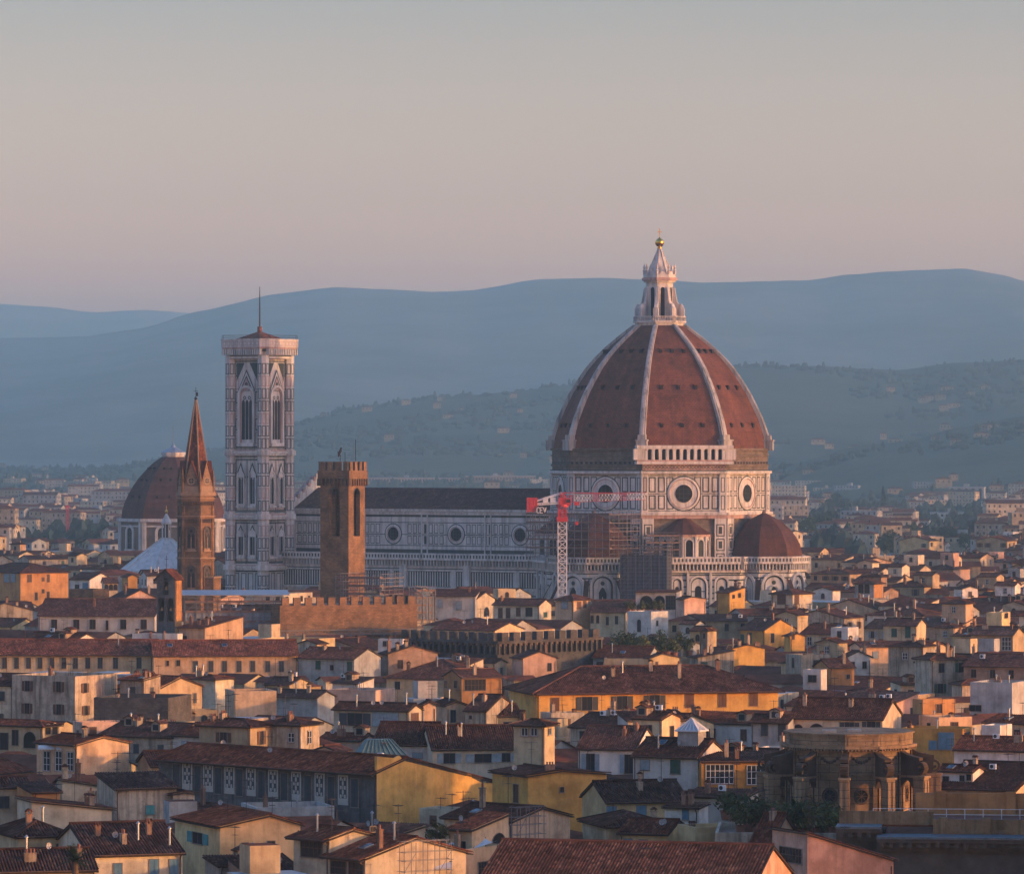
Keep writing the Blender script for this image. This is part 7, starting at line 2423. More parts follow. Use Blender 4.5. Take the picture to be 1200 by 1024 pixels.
for gy in [k * 12.5 for k in range(-36, 276)]:
    gx = -1400.0 + RG.uniform(0, 9)
    while gx < 1600:
        wv = RG.uniform(7, 14) if RG.random() < .75 else RG.uniform(13, 20)
        x, y = gx * gc - gy * gs, gx * gs + gy * gc
        gx += wv + RG.choice([.08, .08, .08, .08, 3.5])
        if not (425 < y < 2250): continue
        if abs(x) > y * 600 / F + 14: continue
        dv = RG.uniform(8, 12)
        ph = ga + R(RG.choice([0, 0, 0, RG.uniform(-7, 7), 52, 45]))
        if y > 1450: ph = ga + R(RG.choice([0, 8, -10, 30, 52, 60]))
        c, s = math.cos(ph), math.sin(ph)
        if y < 700: z = RG.uniform(11, 15)
        elif y < 1000: z = RG.uniform(12.5, 18.5)
        elif y < 1400: z = RG.uniform(13, 20)
        else: z = RG.uniform(12, 21) + (5 if RG.random() < .12 else 0)
        kind = RG.choices('xyhfs', [48, 9, 22, 9, 12])[0]
        pitch = RG.uniform(.23, .31) if kind != 's' else RG.uniform(.1, .2)
        if kind == 's': dv = min(dv, 9)
        rise = dict(x=dv / 2, y=wv / 2, h=min(wv, dv) / 2, f=0, s=dv)[kind] * pitch
        h = dict(o=(x, y), w=wv, d=dv, phi=ph, c=(x + (wv * c - dv * s) / 2, y + (wv * s + dv * c) / 2), z=z, pk=z + rise, Y=y, roof=kind, pitch=pitch,
                 wall=RG.choices(WALLS, WW)[0], gen=True, tile=RG.choice(['brown', 'brown', 'dark', 'red']), label='')
        try_add(h, z)
        # small tower rooms rising out of the roofs
        if RG.random() < .38 and y > 560:
            w2, d2 = RG.uniform(3.2, 5.5), RG.uniform(3.2, 5)
            fx, fy = RG.uniform(.15, .7) * wv, dv * .4
            o2 = (x + fx * c - fy * s, y + fx * s + fy * c)
            z2 = h['pk'] + RG.uniform(1.2, 3.5)
            k2 = RG.choice('hhfxy')
            p2 = .3
            r2 = dict(x=d2 / 2, y=w2 / 2, h=min(w2, d2) / 2, f=0)[k2] * p2
            if cand and cand[-1] is h:
                h2 = dict(o=o2, w=w2, d=d2, phi=ph, c=(o2[0] + (w2 * c - d2 * s) / 2, o2[1] + (w2 * s + d2 * c) / 2), z=z2, pk=z2 + r2, Y=o2[1], roof=k2, pitch=p2,
                          wall=h['wall'] if RG.random() < .5 else RG.choices(WALLS, WW)[0], gen=True, tile='brown', label='', tower=True)
                ok = True
                x0, x1 = pxrange(h2)
                for a, b, low, Yp in PROT:
                    if Yp > h2['Y'] and x1 > a - 1 and x0 < b + 1 and h2['pk'] > CZ - (low - HY) * h2['Y'] / F: ok = False
                if ok and h2['z'] > h['z'] + 1.5: h['room'] = h2
# small sheds, annexes and backyard houses wedged into the gaps of the near rows
for k_ in range(5200):
    y = 430 + (RG.random() ** 1.3) * 560
    x = RG.uniform(-1, 1) * (y * 600 / F + 4)
    wv, dv = RG.uniform(4, 8.5), RG.uniform(3.8, 6.5)
    ph = ga + R(RG.choice([0, 0, 52, 46, RG.uniform(-8, 8)]))
    c, s = math.cos(ph), math.sin(ph)
    kind = RG.choice('xhssf')
    pitch = RG.uniform(.2, .3) if kind != 's' else RG.uniform(.1, .2)
    z = RG.uniform(11, 16.5)
    rise = dict(x=dv / 2, h=min(wv, dv) / 2, f=0, s=dv)[kind] * pitch
    try_add(dict(o=(x, y), w=wv, d=dv, phi=ph, c=(x + (wv * c - dv * s) / 2, y + (wv * s + dv * c) / 2), z=z, pk=z + rise, Y=y, roof=kind, pitch=pitch,
                 wall=RG.choices(WALLS, WW)[0], gen=True, tile=RG.choice(['brown', 'dark', 'red']), label=''), z)
# sweep from near to far: keep what shows
sky_ = [1024.0] * 1201
order = sorted([h for h in HOUSES if h['root'] is not None] + cand, key=lambda h: h['Y'])
for h in order:
    vis = 0.0
    for q in ([h] + ([h['room']] if h.get('room') else [])):
        x0, x1 = pxrange(q)
        P = sorted(corners(q), key=lambda p: p[1])
        ty = HY + (CZ - (q['z'] + q['pk']) / 2) * F / (sum(p[1] for p in P) / 4)
        for xx in range(max(0, int(x0)), min(1200, int(x1)) + 1):
            if ty < sky_[xx]:
                vis += sky_[xx] - ty
        for xx in range(max(0, int(x0) + 1), min(1200, int(x1))):
            if ty < sky_[xx]: sky_[xx] = ty
    h['vis'] = vis
shown = [h for h in cand if h['vis'] > 40]
n_auth = sum(1 for h in HOUSES if h['root'] is not None and h['root'].name.split('.')[0] == 'house')
MAXH = 312 - n_auth
shown.sort(key=lambda h: -h['vis'])
near_h, far_h = shown[:MAXH], shown[MAXH:]

def build_gen(h):
    root = empty('house', (h['o'][0], h['o'][1], 0), h['phi'])
    w, d, z, ph = h['w'], h['d'], h['z'], h['phi']
    rr = random.Random(int(h['o'][0] * 13 + h['o'][1] * 7))
    near = h['Y'] < 760
    make_walls(root, h['roof'], w, d, z, h['pitch'], WALL[h['wall']])
    r, f, pk = make_roof(root, h['roof'], w, d, z, h['pitch'], ROOFM[h['tile']], h['Y'] < 720, .45)
    if h['roof'] != 'f': pipes(root, h['roof'], w, d, z, ph, .45, h['pitch'], h['Y'], rr)
    k = rr.choice(['o', 'o', 'sG', 'cb', 'cG', 'sb', 'cW', 'sW', 'cD', 'g'])
    nw = 0
    for L, sd in ((w, 'F'), (d, 'R'), (d, 'L')):
        if sd == 'R' and ph > 0.02: continue
        if sd == 'L' and ph < -0.02: continue
        if sd != 'F' and rr.random() < .35: continue
        n = max(1, int(L / rr.uniform(2.8, 4.2)))
        ww, hh = rr.uniform(.85, 1.1), rr.uniform(1.2, 1.7)
        drop = rr.uniform(.7, 1.3)
        for row in range(2):
            for i in range(n):
                if rr.random() < .12 or nw > 13: continue
                q = L * (i + .5) / n + rr.uniform(-.2, .2)
                zb = z - drop - hh - row * 3.3
                if zb < 2: continue
                nw += 1
                kk = k if rr.random() < .8 else 'o'
                if sd == 'F': window(root, (q, 0, zb), 0, ww, hh, kk, near)
                elif sd == 'R': window(root, (w, q, zb), math.pi / 2, ww, hh, kk, near)
                else: window(root, (0, q, zb), -math.pi / 2, ww, hh, kk, near)
    it = [(rr.choice('cccpaaadkmu' if h['roof'] in 'xs' else 'cccpaad'), rr.uniform(.12, .88), rr.uniform(.15, .48)) for _ in range(rr.randint(3, 6))]
    furnish(r, f, w, d, it, rr)
    h['nch'] = sum(1 for q in it if q[0] == 'c')
    q = h.get('room')
    if q:
        c, s = math.cos(ph), math.sin(ph)
        dx, dy = q['o'][0] - h['o'][0], q['o'][1] - h['o'][1]
        sub = bpy.data.objects.new('roof_room', None)
        COL.objects.link(sub)
        sub.parent = root
        sub.location = (dx * c + dy * s, -dx * s + dy * c, 0)
        # wall of the roof room starts inside the main roof
        wl = make_walls(sub, q['roof'], q['w'], q['d'], q['z'] - 8, q['pitch'], WALL[q['wall']])
        wl.location.z = 8
        rf_, f2, _ = make_roof(sub, q['roof'], q['w'], q['d'], q['z'], q['pitch'], ROOFM['brown'], False, .4)
        window(sub, (q['w'] * .5, 0, q['z'] - 2.1), 0, .9, 1.3, rr.choice(['o', 'a', 'g']), False)
    h['root'] = root
    return root
for h in near_h: build_gen(h)

# labels for these: look, roof, and the nearest thing one can name
ANCH = [('battlemented brown tower', 400, 690, 1050), ('spire bell tower', 229, 694, 1080), ('marble bell tower', 304, 692, 1385), ('red crane', 659, 700, 1288), ('netted scaffold tower', 770, 705, 1310),
        ('right apse', 898, 705, 1320), ('long yellow palace', 750, 820, 740), ('panel fronted dark palace', 310, 900, 560), ('yellow end wall', 520, 915, 560), ('round tribune', 1000, 900, 560),
        ('long cream range', 90, 770, 880), ('orange lit wing', 265, 770, 880), ('church hall', 110, 720, 1000), ('grey belfry', 197, 700, 900), ('white pyramid roof', 180, 650, 1425), ('big orange palace', 40, 680, 1100),
        ('sunlit battlements', 410, 715, 1040), ('dark battlements', 525, 750, 860), ('white cube house', 755, 730, 1050), ('tall tan house', 672, 710, 1070), ('domed church', 203, 620, 1700),
        ('dark stone block', 155, 835, 640), ('tower with dark loggia', 1018, 695, 1100), ('pale tower house', 953, 795, 750), ('grey rendered house', 1162, 810, 720), ('broad cream house', 1165, 750, 900),
        ('green shuttered cream house', 1060, 740, 950), ('glass roof lantern', 805, 848, 560), ('palm tree', 88, 1000, 440), ('ochre veranda house', 860, 905, 540), ('green copper roof', 450, 880, 580),
        ('cypress tree', 1035, 585, 2300), ('round tree clump', 970, 612, 2000), ('tree belt', 1105, 612, 2000), ('cream house with big grey blind', 435, 835, 690), ('roof garden', 765, 760, 930), ('netted long scaffold', 270, 715, 1030), ('right edge cornice', 1150, 985, 468)]
ROOFW = dict(x='gabled roof', y='front gable', h='hipped roof', f='terrace', s='lean-to roof')
SIZES = lambda h: ('small' if h['w'] * h['d'] < 125 else 'broad' if h['w'] > 15.5 else 'long' if h['d'] > 13 else '')
used = {}
for h in near_h:
    x0, x1 = pxrange(h)
    px_, py_ = (x0 + x1) / 2, HY + (CZ - h['z']) * F / h['Y']
    h['px'] = px_
    best = sorted(ANCH, key=lambda a: math.hypot(a[1] - px_, (a[2] - py_) * 1.5))
    a = best[0]
    dx, dy = px_ - a[1], py_ - a[2]
    if abs(dx) > abs(dy) * 1.2: rel = 'right of' if dx > 0 else 'left of'
    else: rel = 'below' if dy > 0 else 'above'
    look = ' '.join(q for q in (SIZES(h), dict(brown='', dark='', red='')[h['tile']], COLWORD[h['wall']], 'house with', ('attic and ' if h.get('room') else '') + ROOFW[h['roof']]) if q)
    h['lab'] = look + ' ' + rel + ' the ' + a[0]
    used.setdefault(h['lab'], []).append(h)
ORD = ['', 'second', 'third', 'fourth', 'fifth', 'sixth', 'seventh', 'eighth', 'ninth']
for lab, hs in used.items():
    if len(hs) > 1:
        hs.sort(key=lambda h: h['px'])
        for i, h in enumerate(hs):
            if i == 0: h['lab'] = 'leftmost ' + lab
            elif i == len(hs) - 1: h['lab'] = 'rightmost ' + lab
            else: h['lab'] = ORD[min(i, 8)] + ' left ' + lab
    for h in hs:
        tag(h['root'], h['lab'], 'house', 'tile roofed houses of the old town')
for h in HOUSES:
    if h['root'] is not None and h['root'].name.split('.')[0] == 'house': h['root']['group'] = 'tile roofed houses of the old town'

# ------------------------------------------------------------------ the far town: too many to count, one object
def far_town():
    rr = random.Random(99)
    mats = [WALL[k] for k in ('palecream', 'grey', 'sand', 'grey', 'weathered', 'cream')] + [T_BROWN, T_RED, M_GLASS, M_ZINC]
    mb = MB()
    def hs(x, y, w, d, ph, z, kind, wm, rm, winrows):
        c, s = math.cos(ph), math.sin(ph)
        T = lambda a, b, q: (x + a * c - b * s, y + a * s + b * c, q)
        P = [(0, 0), (w, 0), (w, d), (0, d)]
        for i in range(4):
            p, q = P[i], P[(i + 1) % 4]
            mb.face([T(*p, 0), T(*q, 0), T(*q, z), T(*p, z)], wm)
        o = .4
        if kind == 'f':
            mb.face([T(0, 0, z), T(w, 0, z), T(w, d, z), T(0, d, z)], 9)
            if rr.random() < .5:
                a, b = rr.uniform(.2, .6) * w, rr.uniform(.3, .6) * d
                for p, q in (((a, b), (a + 3, b)), ((a + 3, b), (a + 3, b + 3)), ((a, b + 3), (a, b))):
                    mb.face([T(*p, z), T(*q, z), T(*q, z + 2.6), T(*p, z + 2.6)], wm)
                mb.face([T(a, b, z + 2.6), T(a + 3, b, z + 2.6), T(a + 3, b + 3, z + 2.6), T(a, b + 3, z + 2.6)], rm)
        elif kind == 'h':
            r = min(w, d) / 2 + o
            zr = z + r * .33
            A = [T(-o, -o, z), T(w + o, -o, z), T(w + o, d + o, z), T(-o, d + o, z)]
            if w >= d: p, q = T(r - o, d / 2, zr), T(w + o - r, d / 2, zr)
            else: p, q = T(w / 2, r - o, zr), T(w / 2, d + o - r, zr)
            if w >= d: F_ = [(A[0], A[1], q, p), (A[1], A[2], q), (A[2], A[3], p, q), (A[3], A[0], p)]
            else: F_ = [(A[0], A[1], p), (A[1], A[2], q, p), (A[2], A[3], q), (A[3], A[0], p, q)]
            for f_ in F_: mb.face(f_, rm)
        else:
            zr = z + d / 2 * .33
            mb.face([T(-o, -o, z - .1), T(w + o, -o, z - .1), T(w + o, d / 2, zr), T(-o, d / 2, zr)], rm)
            mb.face([T(w + o, d + o, z - .1), T(-o, d + o, z - .1), T(-o, d / 2, zr), T(w + o, d / 2, zr)], rm)
            for a in (0, w): mb.face([T(a, 0, z), T(a, d, z), T(a, d / 2, zr - .1)], wm)
        for fr, L in ((0, w), (1, d), (2, d)):
            if fr == 1 and ph > 0: continue
            if fr == 2 and ph <= 0: continue
            n = max(1, int(L / 3.0))
            for row in range(winrows):
                zt = z - .9 - row * 3.2
                if zt < 3: break
                for i in range(n):
                    if rr.random() < .15: continue
                    u = L * (i + .5) / n
                    e = .08
                    if fr == 0: q = [T(u - .5, -e, zt - 1.4), T(u + .5, -e, zt - 1.4), T(u + .5, -e, zt), T(u - .5, -e, zt)]
                    elif fr == 1: q = [T(w + e, u - .5, zt - 1.4), T(w + e, u + .5, zt - 1.4), T(w + e, u + .5, zt), T(w + e, u - .5, zt)]
                    else: q = [T(-e, u + .5, zt - 1.4), T(-e, u - .5, zt - 1.4), T(-e, u - .5, zt), T(-e, u + .5, zt)]
                    mb.face(q, 8)
    for h in far_h:
        hs(h['o'][0], h['o'][1], h['w'], h['d'], h['phi'], h['z'], dict(x='x', y='h', h='h', f='f', s='x')[h['roof']], rr.randint(0, 5), rr.choice([6, 6, 7]), 2)
    y = 2260.0
    while y < 7300:
        step = 21 + (y - 2200) * .014
        half = y * 600 / F + 40
        x = -half + rr.uniform(0, 20)
        while x < half:
            dens = .86 if y < 4200 else .72
            big = rr.random() < (.13 if y > 2800 else .07)
            w, d = (rr.uniform(18, 42), rr.uniform(10, 13)) if big else (rr.uniform(8, 18), rr.uniform(8, 11))
            z = rr.uniform(15, 27) if big else rr.uniform(9, 19)
            pa, pb, pt = x / y * F + 600, (x + w) / y * F + 600, HY + (CZ - z - 2) * F / y
            if any(Yp > y and pb > a and pa < b and pt < low for a, b, low, Yp in PROT[-20:]): z = 8.0; dens *= .8
            if any(Yp > y and pb > a and pa < b and HY + (CZ - 10) * F / y < low for a, b, low, Yp in PROT[-20:]): dens = 0
            if rr.random() < dens:
                hs(x, y + rr.uniform(-9, 9), w, d, R(rr.choice([-30, -14, -10, -6, 5, -20])), z, 'f' if big and rr.random() < .6 else rr.choice('hhxx'), rr.choice([0, 0, 1, 1, 2, 3, 4, 5]), rr.choice([6, 7, 7]),
                   (6 if big else 3) if y < 4500 else 2)
            x += w * rr.uniform(.95, 1.5)
        y += step
    o = mb.build('distant_houses', mats)
    tag(o, 'far pale houses and flats spread across the plain', kind='stuff')
far_town()

# ------------------------------------------------------------------ larger far blocks one can tell apart
def block(label, x0, x1, yt, yb, phi, wall, bands=4, col=None, vert=False, roofm=None, d=14.0):
    Y = F * CZ / (yb - HY)
    z = CZ - (yt - HY) * Y / F
    ph = R(phi)
    if phi <= 0: ox, oy, w, dd = solve_corner(x0, x1, x1, Y, ph, d=d)
    else: ox, oy, w, dd = solve_corner(x0, x0, x1, Y, ph, d=d)
    root = empty('apartment_block', (ox, oy, 0), ph)
    tag(root, label, 'apartment block', 'far apartment blocks on the plain')
    mb = MB(); mb.prism([(0, 0), (w, 0), (w, d), (0, d)], 0, z); mb.build('wall', WALL[wall], root)
    mb = MB()
    if roofm == 'tile':
        q = MB(); W, D = w + 1, d + 1
        r = make_roof(root, 'h', w, d, z, .3, T_RED)
    else:
        mb.box(-.4, -.4, z, w + .4, d + .4, z + .6); mb.box(w * .4, d * .3, z + .6, w * .4 + 5, d * .3 + 5, z + 3.2)
        mb.build('roof', M_ZINC, root)
    hstep = z / (bands + 1)
    if vert:
        n = max(3, int(w / 6))
        for i in range(n):
            mb = MB(); a = w * (i + .25) / n
            mb.box(a, -.25, 2, a + w / n * .42, -.01, z - 1)
            mb.build('stair_window', M_GLASS, root)
    else:
        for k in range(bands):
            mb = MB()
            zb = z - hstep * (k + .75)
            n = max(3, int(w / 3.4))
            for i in range(n): mb.box(w * (i + .22) / n, -.2, zb, w * (i + .72) / n, -.01, zb + hstep * .5)
            for i in range(3):
                mb.box(w + .01, d * (i + .3) / 3, zb, w + .2, d * (i + .65) / 3, zb + hstep * .5)
                mb.box(-.2, d * (i + .3) / 3, zb, -.01, d * (i + .65) / 3, zb + hstep * .5)
            mb.build('window_band', M_GLASS, root)
    return root
block('long pinkish flats seen above the left part of the nave roof', 425, 544, 560, 588, -8, 'pink', 4)
block('long brick coloured flats seen above the right part of the nave roof', 546, 628, 558, 588, 6, 'brick', 4)
block('dark raised slab block above the pinkish flats', 477, 505, 550, 578, -6, 'darkstucco', 3)
block('grey office block with dark vertical window strips on the right plain', 1112, 1153, 571, 600, -12, 'grey', 4, None, True)
block('blue grey slab block left of the grey office block', 1024, 1059, 567, 592, 8, 'grey', 5)
block('pinkish slab block right of the cathedral dome', 977, 1014, 570, 594, -8, 'pink', 4)
block('white low block beside the foot of the great dome', 919, 940, 574, 592, -10, 'white', 3)
block('cream block with red tile roof and lit side on the right plain', 1074, 1108, 588, 606, -24, 'palecream', 3, None, False, 'tile')
block('pale long roofed building in front of the grey office block', 1090, 1141, 601, 618, -6, 'white', 2)
block('yellow gabled hall lit by the sun on the right plain', 953, 978, 590, 606, 20, 'yellow', 1, None, False, 'tile')
block('cream terrace of seven windows below the right tree belt', 1000, 1043, 633, 655, -8, 'paleyellow', 2, None, False, 'tile')
block('white house row left of the cream seven window terrace', 946, 990, 624, 646, -14, 'white', 2, None, False, 'tile')
block('cream cube building with one big window on the right plain', 1112, 1130, 628, 650, -18, 'peach', 1)
block('long white flats at the far right edge', 1150, 1215, 588, 606, -10, 'white', 3)
block('pale block with red roof at the right edge below the tree belt', 1150, 1210, 622, 646, -16, 'white', 2, None, False, 'tile')
block('white slab block furthest left in its row beside dark trees', 24, 36, 604, 630, -14, 'white', 5, None, True)
block('second white slab block of the row beside dark trees', 40, 50, 603, 630, -14, 'white', 5, None, True)
block('third white slab block of the row beside dark trees', 54, 63, 604, 630, -14, 'white', 5, None, True)
block('fourth white slab block nearest the red mast', 66, 76, 603, 629, -14, 'white', 5, None, True)
block('wide striped block between the red mast and the domed church', 82, 98, 602, 629, -14, 'palecream', 5, None, True)
block('brick red tower block left of the domed church', 99, 114, 598, 626, -20, 'brick', 4)
block('yellow banded flats above the white slab row', 3, 52, 590, 606, -8, 'paleyellow', 3)
block('cream pair of flats left of the church dome', 107, 131, 579, 594, -12, 'palecream', 3)
block('cream roof terrace house right below the dark trees at left', 97, 138, 648, 674, -14, 'palecream', 2)
block('teal roofed low building left of the cream roof terrace house', 71, 97, 646, 668, -10, 'grey', 1)
# ------------------------------------------------------------------ trees and plants
def leafmat(name, c):
    m, t, b = newmat(name, 0.8, 0.2)
    oi = N(t, 'ObjectInfo')
    geo = N(t, 'NewGeometry')
    r = ramp(t, geo.outputs['Random Per Island'], [(0.0, tuple(x * .45 for x in c)), (0.6, c), (1.0, tuple(x * 1.7 for x in c))])
    hs = N(t, 'HueSaturation')
    mr = N(t, 'MapRange'); mr.inputs['To Min'].default_value = .7; mr.inputs['To Max'].default_value = 1.25
    t.links.new(oi.outputs['Random'], mr.inputs['Value']); t.links.new(mr.outputs[0], hs.inputs['Value'])
    t.links.new(r.outputs[0], hs.inputs['Color']); t.links.new(hs.outputs[0], b.inputs['Base Color'])
    return m
M_LEAF = leafmat('tree leaves', (0.040, 0.062, 0.022))
M_LEAF2 = leafmat('dark evergreen leaves', (0.022, 0.042, 0.022))
M_LEAF3 = leafmat('olive garden leaves', (0.075, 0.085, 0.028))
M_BARK = plain('bark', (0.10, 0.07, 0.05), .95)
def crown_mesh(seed, n, R_, H_, leaf, shape='round'):
    rr = random.Random(seed)
    mb = MB()
    cl = []
    for i in range(11):
        a, b = rr.uniform(0, 6.28), rr.uniform(-.6, 1.0)
        q = math.sqrt(max(0, 1 - b * b * .8)) * rr.uniform(.35, .72)
        cl.append((q * math.cos(a), q * math.sin(a), b * .62, rr.uniform(.25, .48)))
    for i in range(n):
        if shape == 'cone':
            t = rr.random() ** .7
            a = rr.uniform(0, 6.28); q = (1 - t) ** .8 * (.55 + .45 * rr.random()) * (1 - .35 * max(0, .1 - t) / .1)
            p = Vector((q * math.cos(a) * R_, q * math.sin(a) * R_, (t * 2 - 1) * H_))
        else:
            c = rr.choice(cl)
            while True:
                v = Vector((rr.uniform(-1, 1), rr.uniform(-1, 1), rr.uniform(-1, 1)))
                if .3 < v.length < 1: break
            p = Vector(((c[0] + v.x * c[3]) * R_, (c[1] + v.y * c[3]) * R_, (c[2] + v.z * c[3]) * H_))
        nrm = (p.normalized() + Vector((rr.uniform(-1, 1), rr.uniform(-1, 1), rr.uniform(-.4, 1.2)))).normalized()
        s = leaf * rr.uniform(.6, 1.4)
        t1 = nrm.orthogonal().normalized() * s
        t2 = nrm.cross(t1).normalized() * s * .7
        k = rr.uniform(.2, .5)
        mb.face([p - t1, p - t2 * k + t1 * .1, p + t1, p + t2 * (1 - k)])
    return mb
def trunk_mesh(h, r, seed):
    rr = random.Random(seed)
    mb = MB()
    mb.tube([(0, 0, -.3), (rr.uniform(-.1, .1), .05, h * .5), (0, 0, h * 1.2)], [r, r * .75, r * .4], 7)
    for i in range(5):
        a = rr.uniform(0, 6.28)
        mb.tube([(0, 0, h * rr.uniform(.7, 1.0)), (math.cos(a) * h * .3, math.sin(a) * h * .3, h * 1.25), (math.cos(a) * h * .55, math.sin(a) * h * .55, h * 1.5)], [r * .4, r * .25, r * .08], 5)
    return mb
CR = [crown_mesh(s, 1500, 5.0, 4.6, .42).mesh('crown', [m]) for s, m in ((1, M_LEAF), (2, M_LEAF2), (3, M_LEAF2))]
TR = [trunk_mesh(5.0, .35, s).mesh('trunk', M_BARK) for s in (1, 2)]
CY = crown_mesh(9, 1300, 1.9, 8.0, .35, 'cone').mesh('crown', [M_LEAF2])
SH = [crown_mesh(s, 420, 1.3, 1.2, .19).mesh('foliage', [m]) for s, m in ((21, M_LEAF3), (22, M_LEAF), (23, M_LEAF3))]
RT = random.Random(77)
def tree(x, y, sc, k, label, group, z=0.0):
    r = empty('tree', (x, y, z), RT.uniform(0, 6))
    tag(r, label, 'tree', group)
    inst('trunk', TR[k % 2], r, (0, 0, 0), (0, 0, 0), (sc, sc, sc))
    inst('crown', CR[k % 3], r, (0, 0, 8.3 * sc), (0, 0, RT.uniform(0, 6)), (sc, sc, sc * RT.uniform(.85, 1.1)))
for grp, words_, pts in (
    ('trees of the right tree belt', 'dark round tree in the belt on the right plain', [(1068, 622), (1079, 618), (1090, 622), (1101, 617), (1112, 621), (1123, 618), (1132, 623), (1048, 628), (1038, 630), (1058, 627), (1146, 618), (1160, 616)]),
    ('trees right of the great dome', 'dark leafy tree in the clump right of the cathedral', [(946, 616), (955, 613), (964, 609), (974, 612), (905, 612), (912, 616)]),
    ('trees among far right blocks', 'tall dark tree between far blocks right of the dome', [(968, 590), (978, 588), (988, 590), (1000, 592)]),
    ('trees before the white slab row', 'dark tree in the grove below the white slab blocks', [(38, 642), (48, 645), (58, 640), (66, 643), (74, 637), (86, 634), (94, 629), (102, 631), (110, 627), (118, 624), (126, 622)])):
    for i, (a, b) in enumerate(pts):
        yb = b + 8
        Yt = F * (CZ - 14) / (b - HY) if b > 600 else F * (CZ - 14) / (b - HY)
        tree((a - 600) * Yt / F, Yt, RT.uniform(.8, 1.15) * min(1.6, Yt / 2300 + .25), i, words_, grp)
r = empty('cypress_tree', ((1035 - 600) * 3600 / F, 3600, 0))
tag(r, 'tall pointed dark cypress standing between far blocks on the right', 'tree')
inst('trunk', TR[0], r, (0, 0, 0), (0, 0, 0), (.8, .8, .8)); inst('crown', CY, r, (0, 0, 16), (0, 0, 0), (2.2, 2.2, 1.75))

def shrub(x, y, z, sc, label, group, pot=True):
    r = empty('potted_shrub', (x, y, z), RT.uniform(0, 6))
    tag(r, label, 'plant', group)
    inst('foliage', RT.choice(SH), r, (0, 0, 1.5 * sc), (0, 0, 0), (sc, sc, sc * RT.uniform(.8, 1.3)))
    inst('pot', POT, r, (0, 0, 0), (0, 0, 0), (sc, sc, sc))
mb = MB(); mb.lathe([(.0, 0), (.32, 0), (.45, .7), (.5, .72), (.5, .8), (.4, .8)], 12)
mb.bar((0, 0, .6), (0, 0, 1.5), .1, None, 1)
POT = mb.mesh('pot', [M_TERRA, M_BARK])
def spot(px_, py_, z):
    Y_ = F * (CZ - z) / (py_ - HY)
    return (px_ - 600) * Y_ / F, Y_, z
for a in (715, 723, 731, 739, 747, 755, 764, 772, 781, 790, 799, 808):
    x, y, z = spot(a, 772 - (a % 5), 16.4)
    shrub(x, y, z, RT.uniform(1.2, 1.9), 'leafy shrub in the roof garden below the white cube house', 'roof garden shrubs')
for a in (737, 742, 748, 754, 760, 768, 775):
    x, y, z = spot(a, 717.5, 19.9)
    shrub(x, y + 2, z, RT.uniform(.8, 1.1), 'green pot plant on the white cube house terrace', 'white cube house terrace plants')
for a, b in ((868, 976), (878, 972), (888, 975), (899, 971), (912, 980), (923, 977), (934, 978), (945, 976), (956, 979), (967, 977), (978, 980), (850, 958), (860, 962)):
    x, y, z = spot(a, b + 2, 15.2)
    shrub(x, y, z, RT.uniform(1.2, 1.7), 'dark bushy pot plant on the terrace beside the round tribune', 'terrace shrubs by the tribune')
x, y, z = spot(512, 996, 15.0)
shrub(x, y + 1, z, 1.1, 'small potted tree on the awning terrace', None)
for a in (672, 681, 690):
    pass
# the terraces these stand on
def terrace(label, x0, x1, y, z, phi, d, wall):
    Y_ = F * (CZ - z) / (y - HY)
    ox, oy, w, dd = solve_corner(x0, x1 if phi <= 0 else x0, x1, Y_, R(phi), d=d)
    root = empty('roof_garden_house', (ox, oy, 0), R(phi))
    tag(root, label, 'house')
    make_walls(root, 'f', w, d, z + .8, .3, WALL[wall])
    make_roof(root, 'f', w, d, z + .8, .3, T_BROWN)
terrace('flat roofed house carrying the leafy roof garden', 708, 816, 776, 16.4, -3, 7, 'sand')
terrace('flat terrace house full of dark shrubs left of the round tribune', 838, 988, 984, 15.2, -4, 14, 'weathered')

# palm at the bottom left
def palm():
    Y_ = 438.0
    m = Y_ / F
    x = (88 - 600) * m
    zc = CZ - (1008 - HY) * m
    root = empty('palm_tree', (x, Y_, 0))
    tag(root, 'palm with spiky arching fronds at the lower left', 'palm')
    mb = MB()
    mb.tube([(0, 0, 0), (.1, 0, zc * .5), (0, 0, zc)], [.32, .26, .3], 9)
    mb.build('trunk', M_BARK, root)
    rr = random.Random(4)
    for i in range(34):
        a = rr.uniform(0, 6.28); e = rr.uniform(-.25, 1.25); L = rr.uniform(1.7, 2.5)
        mb = MB()
        P = []
        for k in range(8):
            t = k / 7
            h = L * t
            P.append(Vector((math.cos(a) * h * math.cos(e), math.sin(a) * h * math.cos(e), h * math.sin(e) - .55 * t * t * L * .5)))
        mb.tube([tuple(p) for p in P], [.035, .03, .028, .025, .02, .016, .012, .006], 4)
        sd = Vector((-math.sin(a), math.cos(a), 0))
        for k in range(1, 22):
            t = k / 22 * 6.999
            j = int(t); p = P[j].lerp(P[min(7, j + 1)], t - j)
            fw = (P[min(7, j + 1)] - P[j]).normalized()
            ll = .5 * math.sin(math.pi * min(1, .25 + .75 * k / 22)) + .08
            for s_ in (-1, 1):
                tip = p + sd * s_ * ll * .75 + fw * ll * .75 + Vector((0, 0, -.12 * ll))
                mb.face([p, p + fw * .05, tip])
        mb.build('frond', M_LEAF2, root, False, (0, 0, zc))
palm()

